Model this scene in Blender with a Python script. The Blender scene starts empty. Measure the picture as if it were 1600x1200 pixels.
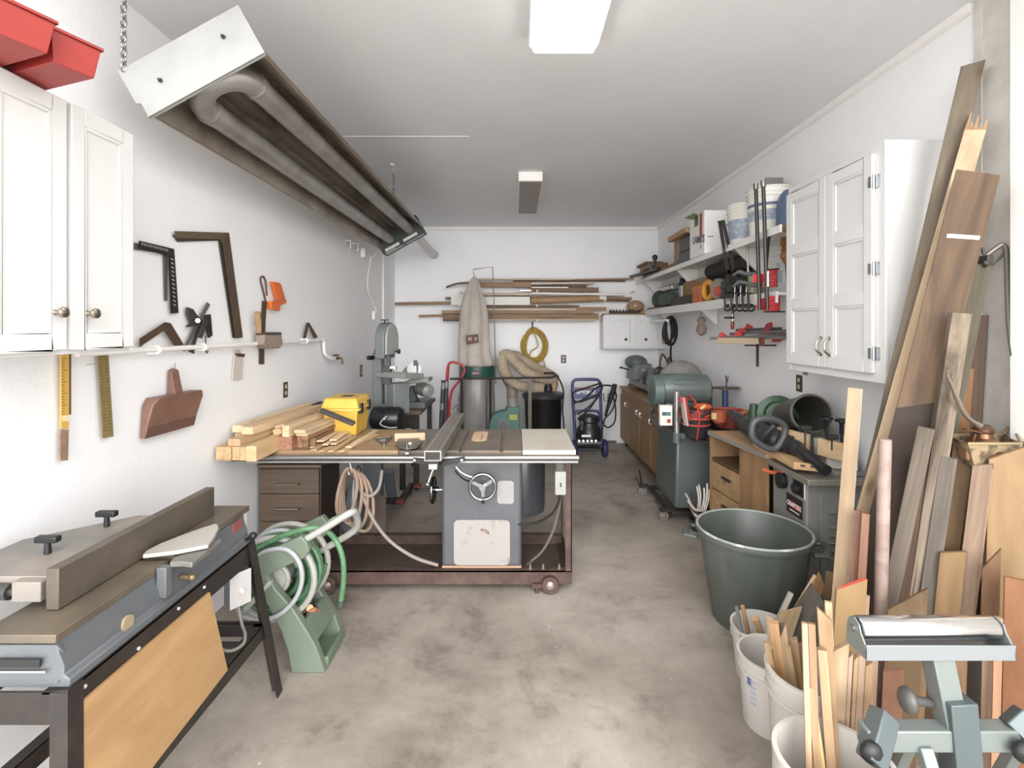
import bpy, bmesh, math, random
from mathutils import Vector as V, Matrix
random.seed(11)
S = bpy.context.scene
C = S.collection
# camera model of the place: metres, camera at the origin of X/Y, looking along +Y, eye height H
F, CX, CY, H = 800.0, 806.0, 513.0, 1.62
XL, XR, YB, ZC, YF = -1.71, 2.01, 7.24, 3.05, 1.15
PI = math.pi
def A(px, py, Y): return V(((px-CX)*Y/F, Y, H-(py-CY)*Y/F))      # point at depth Y
def AZ(px, py, z=0.0): return A(px, py, F*(H-z)/(py-CY))          # point at height z
def AX(px, py, X): return A(px, py, F*X/(px-CX))                  # point on plane X
def WL(px, py, d=0.0): return AX(px, py, XL+d)
def WR(px, py, d=0.0): return AX(px, py, XR-d)

# ------------------------------------------------------------------ materials
SAT = .86
def lin(c):
    if isinstance(c, str):
        c = [int(c[i:i+2], 16)/255 for i in (0, 2, 4)]
        g = .3*c[0]+.59*c[1]+.11*c[2]; c = [g+(x-g)*SAT for x in c]
    return [x/12.92 if x <= .04045 else ((x+.055)/1.055)**2.4 for x in c] + [1]
MATS = {}
def newmat(name):
    m = bpy.data.materials.new(name); m.use_nodes = True
    nt = m.node_tree; b = nt.nodes['Principled BSDF']
    return m, nt, b
def mixrgb(nt, fac, c1, c2, blend='MIX'):
    n = nt.nodes.new('ShaderNodeMix'); n.data_type = 'RGBA'; n.blend_type = blend
    for i, v in ((0, fac), (6, c1), (7, c2)):
        if hasattr(v, 'is_output'): nt.links.new(v, n.inputs[i])
        else: n.inputs[i].default_value = v
    return n.outputs[2]
def noise(nt, scale, detail=4, rough=.55, vec=None, dist=0):
    n = nt.nodes.new('ShaderNodeTexNoise'); n.inputs['Scale'].default_value = scale
    n.inputs['Detail'].default_value = detail; n.inputs['Roughness'].default_value = rough
    n.inputs['Distortion'].default_value = dist
    if vec is not None: nt.links.new(vec, n.inputs['Vector'])
    return n
def ramp(nt, src, stops):
    r = nt.nodes.new('ShaderNodeValToRGB'); e = r.color_ramp.elements
    while len(e) < len(stops): e.new(.5)
    for k, (p, c) in enumerate(stops):
        e[k].position = p; e[k].color = c if not isinstance(c, str) else lin(c)
    nt.links.new(src, r.inputs[0]); return r.outputs[0]
def objco(nt, sc=(1, 1, 1), rnd=False):
    t = nt.nodes.new('ShaderNodeTexCoord'); mp = nt.nodes.new('ShaderNodeMapping')
    mp.inputs['Scale'].default_value = sc
    nt.links.new(t.outputs['Object'], mp.inputs['Vector'])
    if rnd:
        oi = nt.nodes.new('ShaderNodeObjectInfo'); ml = nt.nodes.new('ShaderNodeMath'); ml.operation = 'MULTIPLY'
        ml.inputs[1].default_value = 37.0
        nt.links.new(oi.outputs['Random'], ml.inputs[0]); nt.links.new(ml.outputs[0], mp.inputs['Location'])
    return mp.outputs[0]
def bump(nt, b, h, strength, dist=.002):
    n = nt.nodes.new('ShaderNodeBump'); n.inputs['Strength'].default_value = strength; n.inputs['Distance'].default_value = dist
    nt.links.new(h, n.inputs['Height']); nt.links.new(n.outputs[0], b.inputs['Normal'])
def mat(name, col, rough=.5, metal=0, col2=None, scale=6, lo=.4, hi=.7, bmp=0, bs=150, emit=0, coat=0, alpha=1, trans=0):
    if name in MATS: return MATS[name]
    m, nt, b = newmat(name); MATS[name] = m
    b.inputs['Base Color'].default_value = lin(col); b.inputs['Roughness'].default_value = rough
    b.inputs['Metallic'].default_value = metal
    if col2:
        n = noise(nt, scale, 6, .6, objco(nt))
        r = ramp(nt, n.outputs[0], [(lo, (0, 0, 0, 1)), (hi, (1, 1, 1, 1))])
        nt.links.new(mixrgb(nt, r, lin(col), lin(col2)), b.inputs['Base Color'])
    if bmp:
        n2 = noise(nt, bs, 3, .5, objco(nt)); bump(nt, b, n2.outputs[0], bmp)
    if emit:
        b.inputs['Emission Color'].default_value = lin(col); b.inputs['Emission Strength'].default_value = emit
    if coat: b.inputs['Coat Weight'].default_value = coat
    if trans: b.inputs['Transmission Weight'].default_value = trans
    if alpha < 1: b.inputs['Alpha'].default_value = alpha
    return m
def wood(name, c1, c2, axis='X', fine=26, rough=.62, knots=0.0, vary=.25):
    key = name+axis
    if key in MATS: return MATS[key]
    def mute(c):
        q = [int(c[i:i+2], 16) for i in (0, 2, 4)]; g = .3*q[0]+.59*q[1]+.11*q[2]
        return '%02x%02x%02x' % tuple(int(g+(x-g)*.84) for x in q)
    c1, c2 = mute(c1), mute(c2)
    m, nt, b = newmat(name); MATS[key] = m
    sc = [fine]*3; sc['XYZ'.index(axis)] = 1.6
    co = objco(nt, sc, True)
    n = noise(nt, 1.0, 6, .62, co, 1.2)
    base = ramp(nt, n.outputs[0], [(.32, c1), (.68, c2)])
    sc2 = [6]*3; sc2['XYZ'.index(axis)] = 1.2
    n2 = noise(nt, 1.0, 3, .5, objco(nt, sc2, True))
    f2 = ramp(nt, n2.outputs[0], [(.35, (.78, .76, .74, 1)), (.7, (1.08, 1.06, 1.04, 1))])
    base = mixrgb(nt, .55, base, f2, 'MULTIPLY')
    oi = nt.nodes.new('ShaderNodeObjectInfo')
    tint = ramp(nt, oi.outputs['Random'], [(0, (1-vary, 1-vary*1.05, 1-vary*1.1, 1)), (1, (1.04, 1.03, 1.02, 1))])
    base = mixrgb(nt, 1.0, base, tint, 'MULTIPLY')
    if knots:
        vo = nt.nodes.new('ShaderNodeTexVoronoi'); vo.inputs['Scale'].default_value = 1.0
        sc3 = [9]*3; sc3['XYZ'.index(axis)] = 3.0
        nt.links.new(objco(nt, sc3, True), vo.inputs['Vector'])
        k = ramp(nt, vo.outputs['Distance'], [(.06, (1, 1, 1, 1)), (.16, (0, 0, 0, 1))])
        kf = nt.nodes.new('ShaderNodeMath'); kf.operation = 'MULTIPLY'; kf.inputs[1].default_value = knots
        nt.links.new(k, kf.inputs[0])
        base = mixrgb(nt, kf.outputs[0], base, lin('5a3a1e'))
    nt.links.new(base, b.inputs['Base Color'])
    b.inputs['Roughness'].default_value = rough
    bump(nt, b, n.outputs[0], .25, .001)
    return m

# ------------------------------------------------------------------ mesh building
def perp(d):
    d = d.normalized(); a = V((0, 0, 1)) if abs(d.z) < .9 else V((1, 0, 0))
    u = d.cross(a).normalized(); return u, d.cross(u).normalized()
class MB:
    def __init__(s): s.v = []; s.f = []
    def add(s, vs, fs):
        o = len(s.v); s.v += [V(p) for p in vs]; s.f += [tuple(i+o for i in f) for f in fs]; return s
    def hexa(s, p): return s.add(p, [(3, 2, 1, 0), (4, 5, 6, 7), (0, 1, 5, 4), (1, 2, 6, 5), (2, 3, 7, 6), (3, 0, 4, 7)])
    def box(s, a, b):
        x0, x1 = sorted((a[0], b[0])); y0, y1 = sorted((a[1], b[1])); z0, z1 = sorted((a[2], b[2]))
        return s.hexa([(x0,y0,z0),(x1,y0,z0),(x1,y1,z0),(x0,y1,z0),(x0,y0,z1),(x1,y0,z1),(x1,y1,z1),(x0,y1,z1)])
    def beam(s, p0, p1, w, t, n=(0, 0, 1), w1=None, t1=None):
        p0, p1 = V(p0), V(p1); x = (p1-p0).normalized(); n = V(n); n = n-x*n.dot(x)
        if n.length < 1e-4: n = perp(x)[0]
        n.normalize(); y = n.cross(x); w1 = w if w1 is None else w1; t1 = t if t1 is None else t1
        q = [p0-y*w/2-n*t/2, p1-y*w1/2-n*t1/2, p1+y*w1/2-n*t1/2, p0+y*w/2-n*t/2]
        r = [p0-y*w/2+n*t/2, p1-y*w1/2+n*t1/2, p1+y*w1/2+n*t1/2, p0+y*w/2+n*t/2]
        return s.hexa(q+r)
    def cyl(s, p0, p1, r, r2=None, n=16, cap=True):
        p0, p1 = V(p0), V(p1); r2 = r if r2 is None else r2; u, w = perp(p1-p0)
        vs = []
        for p, q in ((p0, r), (p1, r2)):
            for i in range(n):
                a = 2*PI*i/n; vs.append(p+u*math.cos(a)*q+w*math.sin(a)*q)
        fs = [(i, (i+1) % n, n+(i+1) % n, n+i) for i in range(n)]
        if cap: fs += [tuple(range(n-1, -1, -1)), tuple(range(n, 2*n))]
        return s.add(vs, fs)
    def tube(s, pts, r, n=8, closed=False, cap=True, flat=1.0):
        pts = [V(p) for p in pts]; m = len(pts); rs = r if isinstance(r, (list, tuple)) else [r]*m
        u = None; vs = []
        for i in range(m):
            a = pts[(i-1) % m] if (closed or i > 0) else pts[i]; b = pts[(i+1) % m] if (closed or i < m-1) else pts[i]
            t = (b-a).normalized()
            if u is None: u, w = perp(t)
            u = (u-t*u.dot(t))
            if u.length < 1e-5: u = perp(t)[0]
            u.normalize(); w = t.cross(u)
            for k in range(n):
                q = 2*PI*k/n; vs.append(pts[i]+u*math.cos(q)*rs[i]+w*math.sin(q)*rs[i]*flat)
        fs = []
        for i in range(m if closed else m-1):
            j = (i+1) % m
            for k in range(n): fs.append((i*n+k, i*n+(k+1) % n, j*n+(k+1) % n, j*n+k))
        if cap and not closed: fs += [tuple(range(n-1, -1, -1)), tuple(range((m-1)*n, m*n))]
        return s.add(vs, fs)
    def lathe(s, prof, c=(0, 0, 0), ax=(0, 0, 1), n=24, sx=1.0, closed=False):
        c = V(c); ax = V(ax).normalized(); u, w = perp(ax); vs = []
        for r, h in prof:
            for i in range(n):
                a = 2*PI*i/n; vs.append(c+ax*h+(u*math.cos(a)*sx+w*math.sin(a))*r)
        m = len(prof); fs = []
        for j in range(m if closed else m-1):
            k = (j+1) % m
            for i in range(n): fs.append((j*n+i, j*n+(i+1) % n, k*n+(i+1) % n, k*n+i))
        if not closed:
            if prof[0][0] > 1e-6: fs.append(tuple(range(n-1, -1, -1)))
            if prof[-1][0] > 1e-6: fs.append(tuple(range((m-1)*n, m*n)))
        return s.add(vs, fs)
    def prism(s, poly, d):          # poly: world points of a planar outline, d: extrusion vector
        poly = [V(p) for p in poly]; d = V(d); n = len(poly)
        return s.add(poly+[p+d for p in poly], [tuple(range(n-1, -1, -1)), tuple(range(n, 2*n))]+[(i, (i+1) % n, n+(i+1) % n, n+i) for i in range(n)])
    def ball(s, c, r, sc=(1, 1, 1), n=14):
        m = n//2; c = V(c); vs = []; fs = []
        for j in range(m+1):
            t = PI*j/m
            for i in range(n):
                a = 2*PI*i/n; vs.append(c+V((r*sc[0]*math.sin(t)*math.cos(a), r*sc[1]*math.sin(t)*math.sin(a), r*sc[2]*math.cos(t))))
        for j in range(m):
            for i in range(n): fs.append((j*n+i, (j+1)*n+i, (j+1)*n+(i+1) % n, j*n+(i+1) % n))
        return s.add(vs, fs)
    def ring(s, c, ax, R, r, n=28, k=8, a0=0, a1=2*PI, sx=1.0):
        u, w = perp(V(ax)); c = V(c); full = abs(a1-a0-2*PI) < 1e-4; m = n if full else n+1
        return s.tube([c+(u*math.cos(a0+(a1-a0)*i/n)*sx+w*math.sin(a0+(a1-a0)*i/n))*R for i in range(m)], r, k, full)
def smooth_path(pts, k=6):
    pts = [V(p) for p in pts]; out = []
    for i in range(len(pts)-1):
        p0 = pts[max(i-1, 0)]; p1 = pts[i]; p2 = pts[i+1]; p3 = pts[min(i+2, len(pts)-1)]
        for j in range(k):
            t = j/k
            out.append(.5*((2*p1)+(p2-p0)*t+(2*p0-5*p1+4*p2-p3)*t*t+(3*p1-p0-3*p2+p3)*t**3))
    return out+[pts[-1]]

MW = {}
def tag(o, label=None, cat=None, group=None, kind=None):
    for k, v in (('label', label), ('category', cat), ('group', group), ('kind', kind)):
        if v: o[k] = v
    return o
def mk(name, mb, m, parent=None, M=None, bev=0, smooth=True, seg=2):
    """link mb (world coordinates) as ONE mesh object; M: its own frame"""
    if M is None:
        xs = [p.x for p in mb.v]; ys = [p.y for p in mb.v]; zs = [p.z for p in mb.v]
        M = Matrix.Translation(((min(xs)+max(xs))/2, (min(ys)+max(ys))/2, min(zs)))
    inv = M.inverted(); me = bpy.data.meshes.new(name)
    me.from_pydata([tuple(inv@p) for p in mb.v], [], mb.f); me.update()
    bm = bmesh.new(); bm.from_mesh(me); bmesh.ops.remove_doubles(bm, verts=bm.verts, dist=1e-6)
    bmesh.ops.recalc_face_normals(bm, faces=bm.faces); bm.to_mesh(me); bm.free()
    if smooth:
        me.polygons.foreach_set('use_smooth', [True]*len(me.polygons)); me.set_sharp_from_angle(angle=math.radians(38))
    me.materials.append(m)
    o = bpy.data.objects.new(name, me); C.objects.link(o)
    if parent is not None:
        o.parent = parent; o.matrix_basis = MW[parent].inverted()@M
    else: o.matrix_basis = M
    MW[o] = M
    if bev:
        b = o.modifiers.new('edge', 'BEVEL'); b.width = bev; b.segments = seg; b.limit_method = 'ANGLE'; b.angle_limit = math.radians(40)
        b.harden_normals = False
    return o
def thing(name, label, cat, loc, group=None, rz=0):
    o = bpy.data.objects.new(name, None); C.objects.link(o); o.empty_display_size = .1
    M = Matrix.Translation(V(loc))@Matrix.Rotation(rz, 4, 'Z'); o.matrix_basis = M; MW[o] = M
    return tag(o, label, cat, group)
def single(name, mb, m, label, cat, group=None, **k): return tag(mk(name, mb, m, **k), label, cat, group)
def struct(name, mb, m, **k): return tag(mk(name, mb, m, **k), kind='structure')
def frame(p0, p1, n):
    x = (p1-p0).normalized(); n = V(n); n = (n-x*n.dot(x))
    if n.length < 1e-4: n = perp(x)[0]
    n.normalize(); y = n.cross(x)
    M = Matrix(((x.x, y.x, n.x, p0.x), (x.y, y.y, n.y, p0.y), (x.z, y.z, n.z, p0.z), (0, 0, 0, 1)))
    return M
def board(name, p0, p1, w, t, m, label=None, cat='board', group=None, n=(0, -1, 0), bev=.0012, parent=None, cut=0.0):
    """a length of timber from p0 to p1 (centre line), w wide, t thick along n; grain runs along it; cut slants the far end"""
    p0, p1 = V(p0), V(p1); M = frame(p0, p1, n); L = (p1-p0).length
    q = []
    for z in (-t/2, t/2):
        q += [(0, -w/2, z), (L+cut/2, -w/2, z), (L-cut/2, w/2, z), (0, w/2, z)]
    mb = MB().hexa([M@V(p) for p in q])
    o = mk(name, mb, m, parent, M, bev)
    return tag(o, label, cat if label else None, group)
def text(s, o, ux, uz, size, m, parent, name='lettering', ext=.0006, bold=0):
    cu = bpy.data.curves.new(name, 'FONT'); cu.body = s; cu.size = size; cu.extrude = ext; cu.align_x = 'CENTER'; cu.align_y = 'CENTER'; cu.offset = bold; cu.resolution_u = 3
    t = bpy.data.objects.new(name, cu); C.objects.link(t)
    bpy.context.view_layer.update()
    me = bpy.data.meshes.new_from_object(t.evaluated_get(bpy.context.evaluated_depsgraph_get()))
    bpy.data.objects.remove(t); bpy.data.curves.remove(cu)
    x = V(ux).normalized(); z = V(uz); z = (z-x*z.dot(x)).normalized(); n = x.cross(z)
    M = Matrix(((x.x, z.x, n.x, o[0]), (x.y, z.y, n.y, o[1]), (x.z, z.z, n.z, o[2]), (0, 0, 0, 1)))
    ob = bpy.data.objects.new(name, me); C.objects.link(ob); me.materials.clear(); me.materials.append(m)
    ob.parent = parent; ob.matrix_basis = MW[parent].inverted()@M; MW[ob] = M
    return ob
def B3(*a): return MB().box(*a)

# ------------------------------------------------------------------ shared materials
white_paint = mat('white_paint', 'f1efeb', .42)
white_plastic = mat('white_plastic', 'ecebe7', .38)
steel = mat('brushed_steel', 'b9bcbe', .32, 1)
chrome = mat('chrome', 'a5a6a9', .16, 1)
nickel = mat('nickel', 'a89f8f', .25, 1)
iron = mat('cast_iron', '6d6459', .42, .55, '83715a', 9)
black_steel = mat('black_steel', '2a2523', .5, .2, '3a302a', 14)
black_plastic = mat('black_plastic', '1d1e20', .45)
black_rubber = mat('black_rubber', '1f1e1d', .7)
alu = mat('aluminium', '908f8d', .36, .85)
rust = mat('rusty_red_steel', '4b352e', .65, .1, '604a42', 12)
grey_enamel = mat('blue_grey_enamel', '848d98', .42, 0, '78818c', 5)
mach_grey = mat('machine_grey_green', '666a6a', .45, 0, '5b5f5f', 8)
red_plastic = mat('red_plastic', 'c4342f', .4)
orange_plastic = mat('orange_plastic', 'e2671f', .4)
pine = wood('pine', 'e2bb85', 'c99c62')
pineY = wood('pine', 'e2bb85', 'c99c62', 'Y')
fresh = wood('fresh_pine', 'f0d3a6', 'dcb27c', knots=.5)
birch = wood('birch', 'dcb98c', 'c79d6c')
weather = wood('weathered_wood', '7d6d5a', '5a4b3b', rough=.8)
greyw = wood('grey_wood', '756b61', '574d44', rough=.8)
brownw = wood('brown_wood', 'a07a52', '7c5636')
cedar = wood('cedar', 'b9805c', '96593c')
darkw = wood('dark_wood', '6d4c35', '4a3223')
pinkw = wood('pinkish_pine', 'e5c3a6', 'cfa283')
WORLD, SUNSKY, LAMP, EXPO = 3.4, 9.5, 8.0, 0.1
# ------------------------------------------------------------------ the room
def wall_mat(name, c, c2, sc, bs, bm, rough=.6):
    m, nt, b = newmat(name)
    n = noise(nt, sc, 6, .6, objco(nt)); r = ramp(nt, n.outputs[0], [(.42, (0, 0, 0, 1)), (.75, (1, 1, 1, 1))])
    nt.links.new(mixrgb(nt, r, lin(c), lin(c2)), b.inputs['Base Color']); b.inputs['Roughness'].default_value = rough
    n2 = noise(nt, bs, 4, .6, objco(nt)); bump(nt, b, n2.outputs[0], bm, .004)
    return m
mw = wall_mat('painted_wall', 'f2f3f5', 'edeef0', 1.3, 45, .35)
mc = wall_mat('painted_ceiling', 'e7e8ec', 'e1e2e6', 1.0, 70, .35)
mcon = wall_mat('bare_parged_wall', 'd6d2cb', 'b3ada4', 3.5, 60, .5, .8)
def floor_mat():
    m, nt, b = newmat('concrete_floor')
    co = objco(nt)
    n1 = noise(nt, .9, 9, .66, co, .25); n2 = noise(nt, 3.2, 10, .7, co, .3); n3 = noise(nt, 30, 5, .7, co)
    c = ramp(nt, n1.outputs[0], [(.3, '7a7167'), (.45, '978d82'), (.58, 'a99f95'), (.75, 'b8afa6')])
    s = ramp(nt, n2.outputs[0], [(.32, (.5, .47, .44, 1)), (.47, (.95, .94, .93, 1)), (.7, (1.15, 1.14, 1.12, 1))])
    c = mixrgb(nt, .8, c, s, 'MULTIPLY')
    s3 = ramp(nt, n3.outputs[0], [(.28, (.7, .66, .62, 1)), (.45, (1, 1, 1, 1))])
    c = mixrgb(nt, .4, c, s3, 'MULTIPLY')
    vo = nt.nodes.new('ShaderNodeTexVoronoi'); vo.inputs['Scale'].default_value = 5.5; nt.links.new(co, vo.inputs['Vector'])
    sp = ramp(nt, vo.outputs['Distance'], [(.035, (1, 1, 1, 1)), (.05, (0, 0, 0, 1))])
    c = mixrgb(nt, mixrgb(nt, .5, sp, (0, 0, 0, 1)), c, lin('d8d2c8'))
    nt.links.new(c, b.inputs['Base Color'])
    rr = ramp(nt, n2.outputs[0], [(.3, (.62, .62, .62, 1)), (.7, (.4, .4, .4, 1))]); nt.links.new(rr, b.inputs['Roughness'])
    bump(nt, b, n3.outputs[0], .15, .002)
    return m
T = .12
struct('floor', B3((XL-T, YF-.3, -.1), (XR+T, YB+T, 0)), floor_mat())
struct('ceiling', B3((XL-T, YF-.3, ZC), (XR+T, YB+T, ZC+.1)), mc)
struct('wall_left', B3((XL-T, YF-.3, 0), (XL, YB+T, ZC)), mw)
struct('wall_right', B3((XR, 2.238, 0), (XR+T, YB+T, ZC)), mw)
struct('wall_front_right', B3((XR-.004, YF-.3, 0), (XR+T, 2.238, ZC)), mcon)
struct('wall_back', B3((XL, YB, 0), (XR, YB+T, ZC)), mw)
struct('trim_1', MB().prism([(XR, YB, ZC), (XR-.022, YB, ZC), (XR-.022, YB, ZC-.035), (XR-.008, YB, ZC-.045), (XR, YB, ZC-.045)], (0, 2.25-YB, 0)), white_paint)
struct('trim_2', MB().prism([(XL, YB, ZC), (XL, YB-.022, ZC), (XL, YB-.022, ZC-.035), (XL, YB-.008, ZC-.045), (XL, YB, ZC-.045)], (XR-XL-.022, 0, 0)), white_paint)
struct('trim_3', B3((XR-.010, 2.2, 0), (XR, 2.238, ZC)), mcon)               # joint where the painted wall meets the bare one
struct('trim_4', B3((XR-.05, 1.93, 0), (XR-.004, 2.03, ZC)), mat('door_post_paint', 'f3f3f1', .5))  # white door post
struct('trim_5', B3((-1.36, 3.81, ZC-.003), (-.35, 3.825, ZC)), mc)              # taped ceiling joint
struct('baseboard_back', B3((.2, YB-.012, 0), (1.42, YB, .035)), mat('dark_sill', '6d6862', .7))
struct('trim_6', MB().cyl((XL+.014, 6.55, .0), (XL+.014, 6.55, 2.6), .012), white_paint)   # white conduit up the left wall
struct('apron', B3((-9, -9, -.12), (9, YF-.31, -.02)), mat('driveway', 'b5b0a8', .8))

# ------------------------------------------------------------------ camera, daylight, lamp
cam = bpy.data.cameras.new('camera'); co = bpy.data.objects.new('camera', cam); C.objects.link(co)
co.location = (0, 0, H); co.rotation_euler = (PI/2, 0, 0)
cam.sensor_fit = 'HORIZONTAL'; cam.sensor_width = 36; cam.lens = 18; cam.clip_start = .02
cam.shift_x = -6/1600; cam.shift_y = -87/1600
S.camera = co
w = bpy.data.worlds.new('overcast'); S.world = w; w.use_nodes = True
wt = w.node_tree; bg = wt.nodes['Background']; bg.inputs[0].default_value = (1, .99, .985, 1)
# overcast sky, brighter low down where the hidden sun stands behind the camera
tc = wt.nodes.new('ShaderNodeTexCoord'); dp = wt.nodes.new('ShaderNodeVectorMath'); dp.operation = 'DOT_PRODUCT'
dp.inputs[1].default_value = V((.06, -.985, .16)).normalized(); wt.links.new(tc.outputs['Generated'], dp.inputs[0])
def wmath(op, x, y):
    n = wt.nodes.new('ShaderNodeMath'); n.operation = op
    for i, q in enumerate((x, y)):
        if hasattr(q, 'is_output'): wt.links.new(q, n.inputs[i])
        else: n.inputs[i].default_value = q
    return n.outputs[0]
wt.links.new(wmath('ADD', wmath('MULTIPLY', wmath('POWER', wmath('MAXIMUM', dp.outputs['Value'], 0.0), 9.0), SUNSKY), WORLD), bg.inputs[1])
S.view_settings.view_transform = 'Standard'; S.view_settings.look = 'None'; S.view_settings.gamma = 1
S.view_settings.exposure = EXPO
S.cycles.max_bounces = 10; S.cycles.diffuse_bounces = 7
# two fluorescent wraparound fixtures
def fixture(name, label, x, w, y0, y1, h, lit):
    t = thing(name, label, 'ceiling light', (x, (y0+y1)/2, ZC), 'ceiling fluorescents')
    mk('housing', B3((x-w/2-.0, y0, ZC-h), (x+w/2, y1, ZC)), white_paint, t, bev=.006)
    if lit:
        prof = [(x-w/2+.01, y0+.01, ZC-h), (x-w/2+.03, y0+.01, ZC-h-.035), (x+w/2-.03, y0+.01, ZC-h-.035), (x+w/2-.01, y0+.01, ZC-h)]
        mk('diffuser', MB().prism(prof, (0, y1-y0-.02, 0)), mat('lit_diffuser', 'fffaf2', .4, emit=LAMP), t, bev=.006)
    else:
        mk('diffuser', B3((x-w/2+.006, y0+.006, ZC-h-.008), (x+w/2-.006, y1-.006, ZC-h)), mat('tan_diffuser', '978d83', .5), t, bev=.003)
fixture('ceiling_light', 'wide glowing ceiling light with white diffuser nearest the camera', .23, .34, 1.26, 2.48, .07, True)
fixture('ceiling_light', 'unlit narrow ceiling light with tan underside halfway along the ceiling', .135, .22, 4.67, 5.98, .085, False)
# ------------------------------------------------------------------ wall cabinet, left
def panel_door(name, o, ux, w, h, n, parent, m, rails=1, st=.055, th=.018, rec=.007):
    """door leaf: lower corner o, along ux (unit), up Z, outward normal n; recessed panels between stiles and rails"""
    ux, n, z = V(ux), V(n), V((0, 0, 1)); o = V(o)
    def bx(mb, a0, a1, z0, z1, t0, t1):
        p = [o+ux*a+n*t+z*b for b in (z0, z1) for a, t in ((a0, t0), (a1, t0), (a1, t1), (a0, t1))]
        mb.hexa(p)
    mb = MB()
    bx(mb, 0, st, 0, h, 0, th); bx(mb, w-st, w, 0, h, 0, th)
    k = rails; ph = (h-st*(k+1))/k
    for i in range(k+1): bx(mb, st, w-st, i*(ph+st), i*(ph+st)+st, 0, th)
    d = mk(name, mb, m, parent, bev=.003)
    for i in range(k):
        pm = MB(); z0 = i*(ph+st)+st
        bx(pm, st, w-st, z0, z0+ph, 0, th-rec)
        mk('panel', pm, m, d)
        e = .012; fr = MB()
        for a0, a1, b0, b1 in ((st, st+e, z0, z0+ph), (w-st-e, w-st, z0, z0+ph), (st+e, w-st-e, z0, z0+e), (st+e, w-st-e, z0+ph-e, z0+ph)): bx(fr, a0, a1, b0, b1, th-rec, th-rec*.35)
        mk('panel_molding', fr, m, d, bev=.002)
    return d
def knob(c, n, m, parent, r=.017):
    mk('knob', MB().lathe([(.009, 0), (.007, .006), (.006, .014), (r*.8, .02), (r, .026), (r*.9, .033), (r*.5, .037), (0, .038)], c, n, 20), m, parent)
cab_white = mat('cabinet_white', 'd6d6d5', .38)
t = thing('wall_cabinet', 'white two-door wall cabinet with round nickel knobs on the left wall', 'cabinet', (-1.56, 1.59, 1.54))
mk('carcass', MB().box((XL+.002, 1.315, 1.54), (-1.428, 1.87, 2.333)), cab_white, t, bev=.002)
mk('face_frame', MB().box((-1.428, 1.315, 1.54), (-1.41, 1.34, 2.333)).box((-1.428, 1.845, 1.54), (-1.41, 1.87, 2.333)).box((-1.428, 1.34, 1.54), (-1.41, 1.845, 1.575)).box((-1.428, 1.34, 2.30), (-1.41, 1.845, 2.333)).box((-1.428, 1.583, 1.575), (-1.41, 1.609, 2.30)), cab_white, t, bev=.002)
for y0, y1, ky in ((1.328, 1.588, 1.545), (1.604, 1.864, 1.662)):
    d = panel_door('door', (-1.409, y0, 1.553), (0, 1, 0), y1-y0, .772, (1, 0, 0), t, cab_white, 1, .05)
    knob((-1.391, ky, 1.668), (1, 0, 0), nickel, d)
# ------------------------------------------------------------------ red bins on it
def bin_(c, d, label):
    d = V(d).normalized(); u = V((-d.y, d.x, 0)); z0 = 2.334; L, w, h = .33, .098, .088
    o = V(c)-d*L  # c: front end centre at the bottom
    t = thing('storage_bin', label, 'bin', (o+d*L/2).to_tuple()[:2]+(z0,), 'red storage bins')
    def ringpts(k, z, g):
        return [o+d*(-g)-u*(w/2+g)*1+V((0, 0, z)), o+d*(L+g*k)-u*(w/2+g)+V((0, 0, z)), o+d*(L+g*k)+u*(w/2+g)+V((0, 0, z)), o+d*(-g)+u*(w/2+g)+V((0, 0, z))]
    a = ringpts(1, z0, 0); b = ringpts(1, z0+h, .012); ai = ringpts(1, z0+.004, -.003); bi = ringpts(1, z0+h, .009)
    vs = a+b+ai+bi; fs = [(3, 2, 1, 0), (8, 9, 10, 11)]
    for i in range(4):
        j = (i+1) % 4; fs += [(i, j, 4+j, 4+i), (9+i-1, 12+i, 12+j, 8+j), (4+i, 4+j, 12+j, 12+i)]
    mk('tub', MB().add(vs, fs), mat('red_bin', 'ab322c', .4, 0, '9d2a26', 5), t, bev=.006)
    lip = MB(); q = ringpts(1, z0+h-.008, .016); q2 = ringpts(1, z0+h-.008, .011)
    for i in range(4):
        j = (i+1) % 4; lip.hexa([q2[i], q2[j], q[j], q[i]]+[p+V((0, 0, .010)) for p in (q2[i], q2[j], q[j], q[i])])
    mk('rim', lip, mat('red_bin', ''), t, bev=.002)
bin_((-1.222, 1.418, 0), (.186, -.066, 0), 'red plastic bin overhanging the left cabinet, farther from the camera')
bin_((-1.235, 1.286, 0), (.186, -.066, 0), 'red plastic bin overhanging the left cabinet, cut by the frame edge')

# ------------------------------------------------------------------ infrared tube heater
Y0, Y1 = 2.02, 5.5
pl = A(236, 180, Y0); pr = A(409, 84, Y0)
ua = (pr-pl); Wd = ua.length; ua.normalize(); un = V((-ua.z, 0, ua.x)); yy = V((0, 1, 0))
t = thing('tube_heater', 'long tilted radiant tube heater hung from the ceiling along the left wall', 'heater', ((pl+pr)/2).to_tuple()[:2]+(pl.z,))
def hp(a, h, y): return V((pl.x, y, pl.z))+ua*a+un*h
def strip(pr_, y0, y1, th):
    mb = MB(); n = len(pr_)
    for (a0, h0), (a1, h1) in zip(pr_[:-1], pr_[1:]):
        p = hp(a0, h0, y0); q = hp(a1, h1, y0); e = (q-p).normalized(); nn = V((-e.z, 0, e.x))*th; dy = yy*(y1-y0)
        mb.hexa([p, q, q+dy, p+dy, p+nn, q+nn, q+dy+nn, p+dy+nn])
    return mb
refl = mat('soiled_reflector', 'bdb2a4', .38, .7, '85786b', 3.0, .4, .7)
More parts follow.
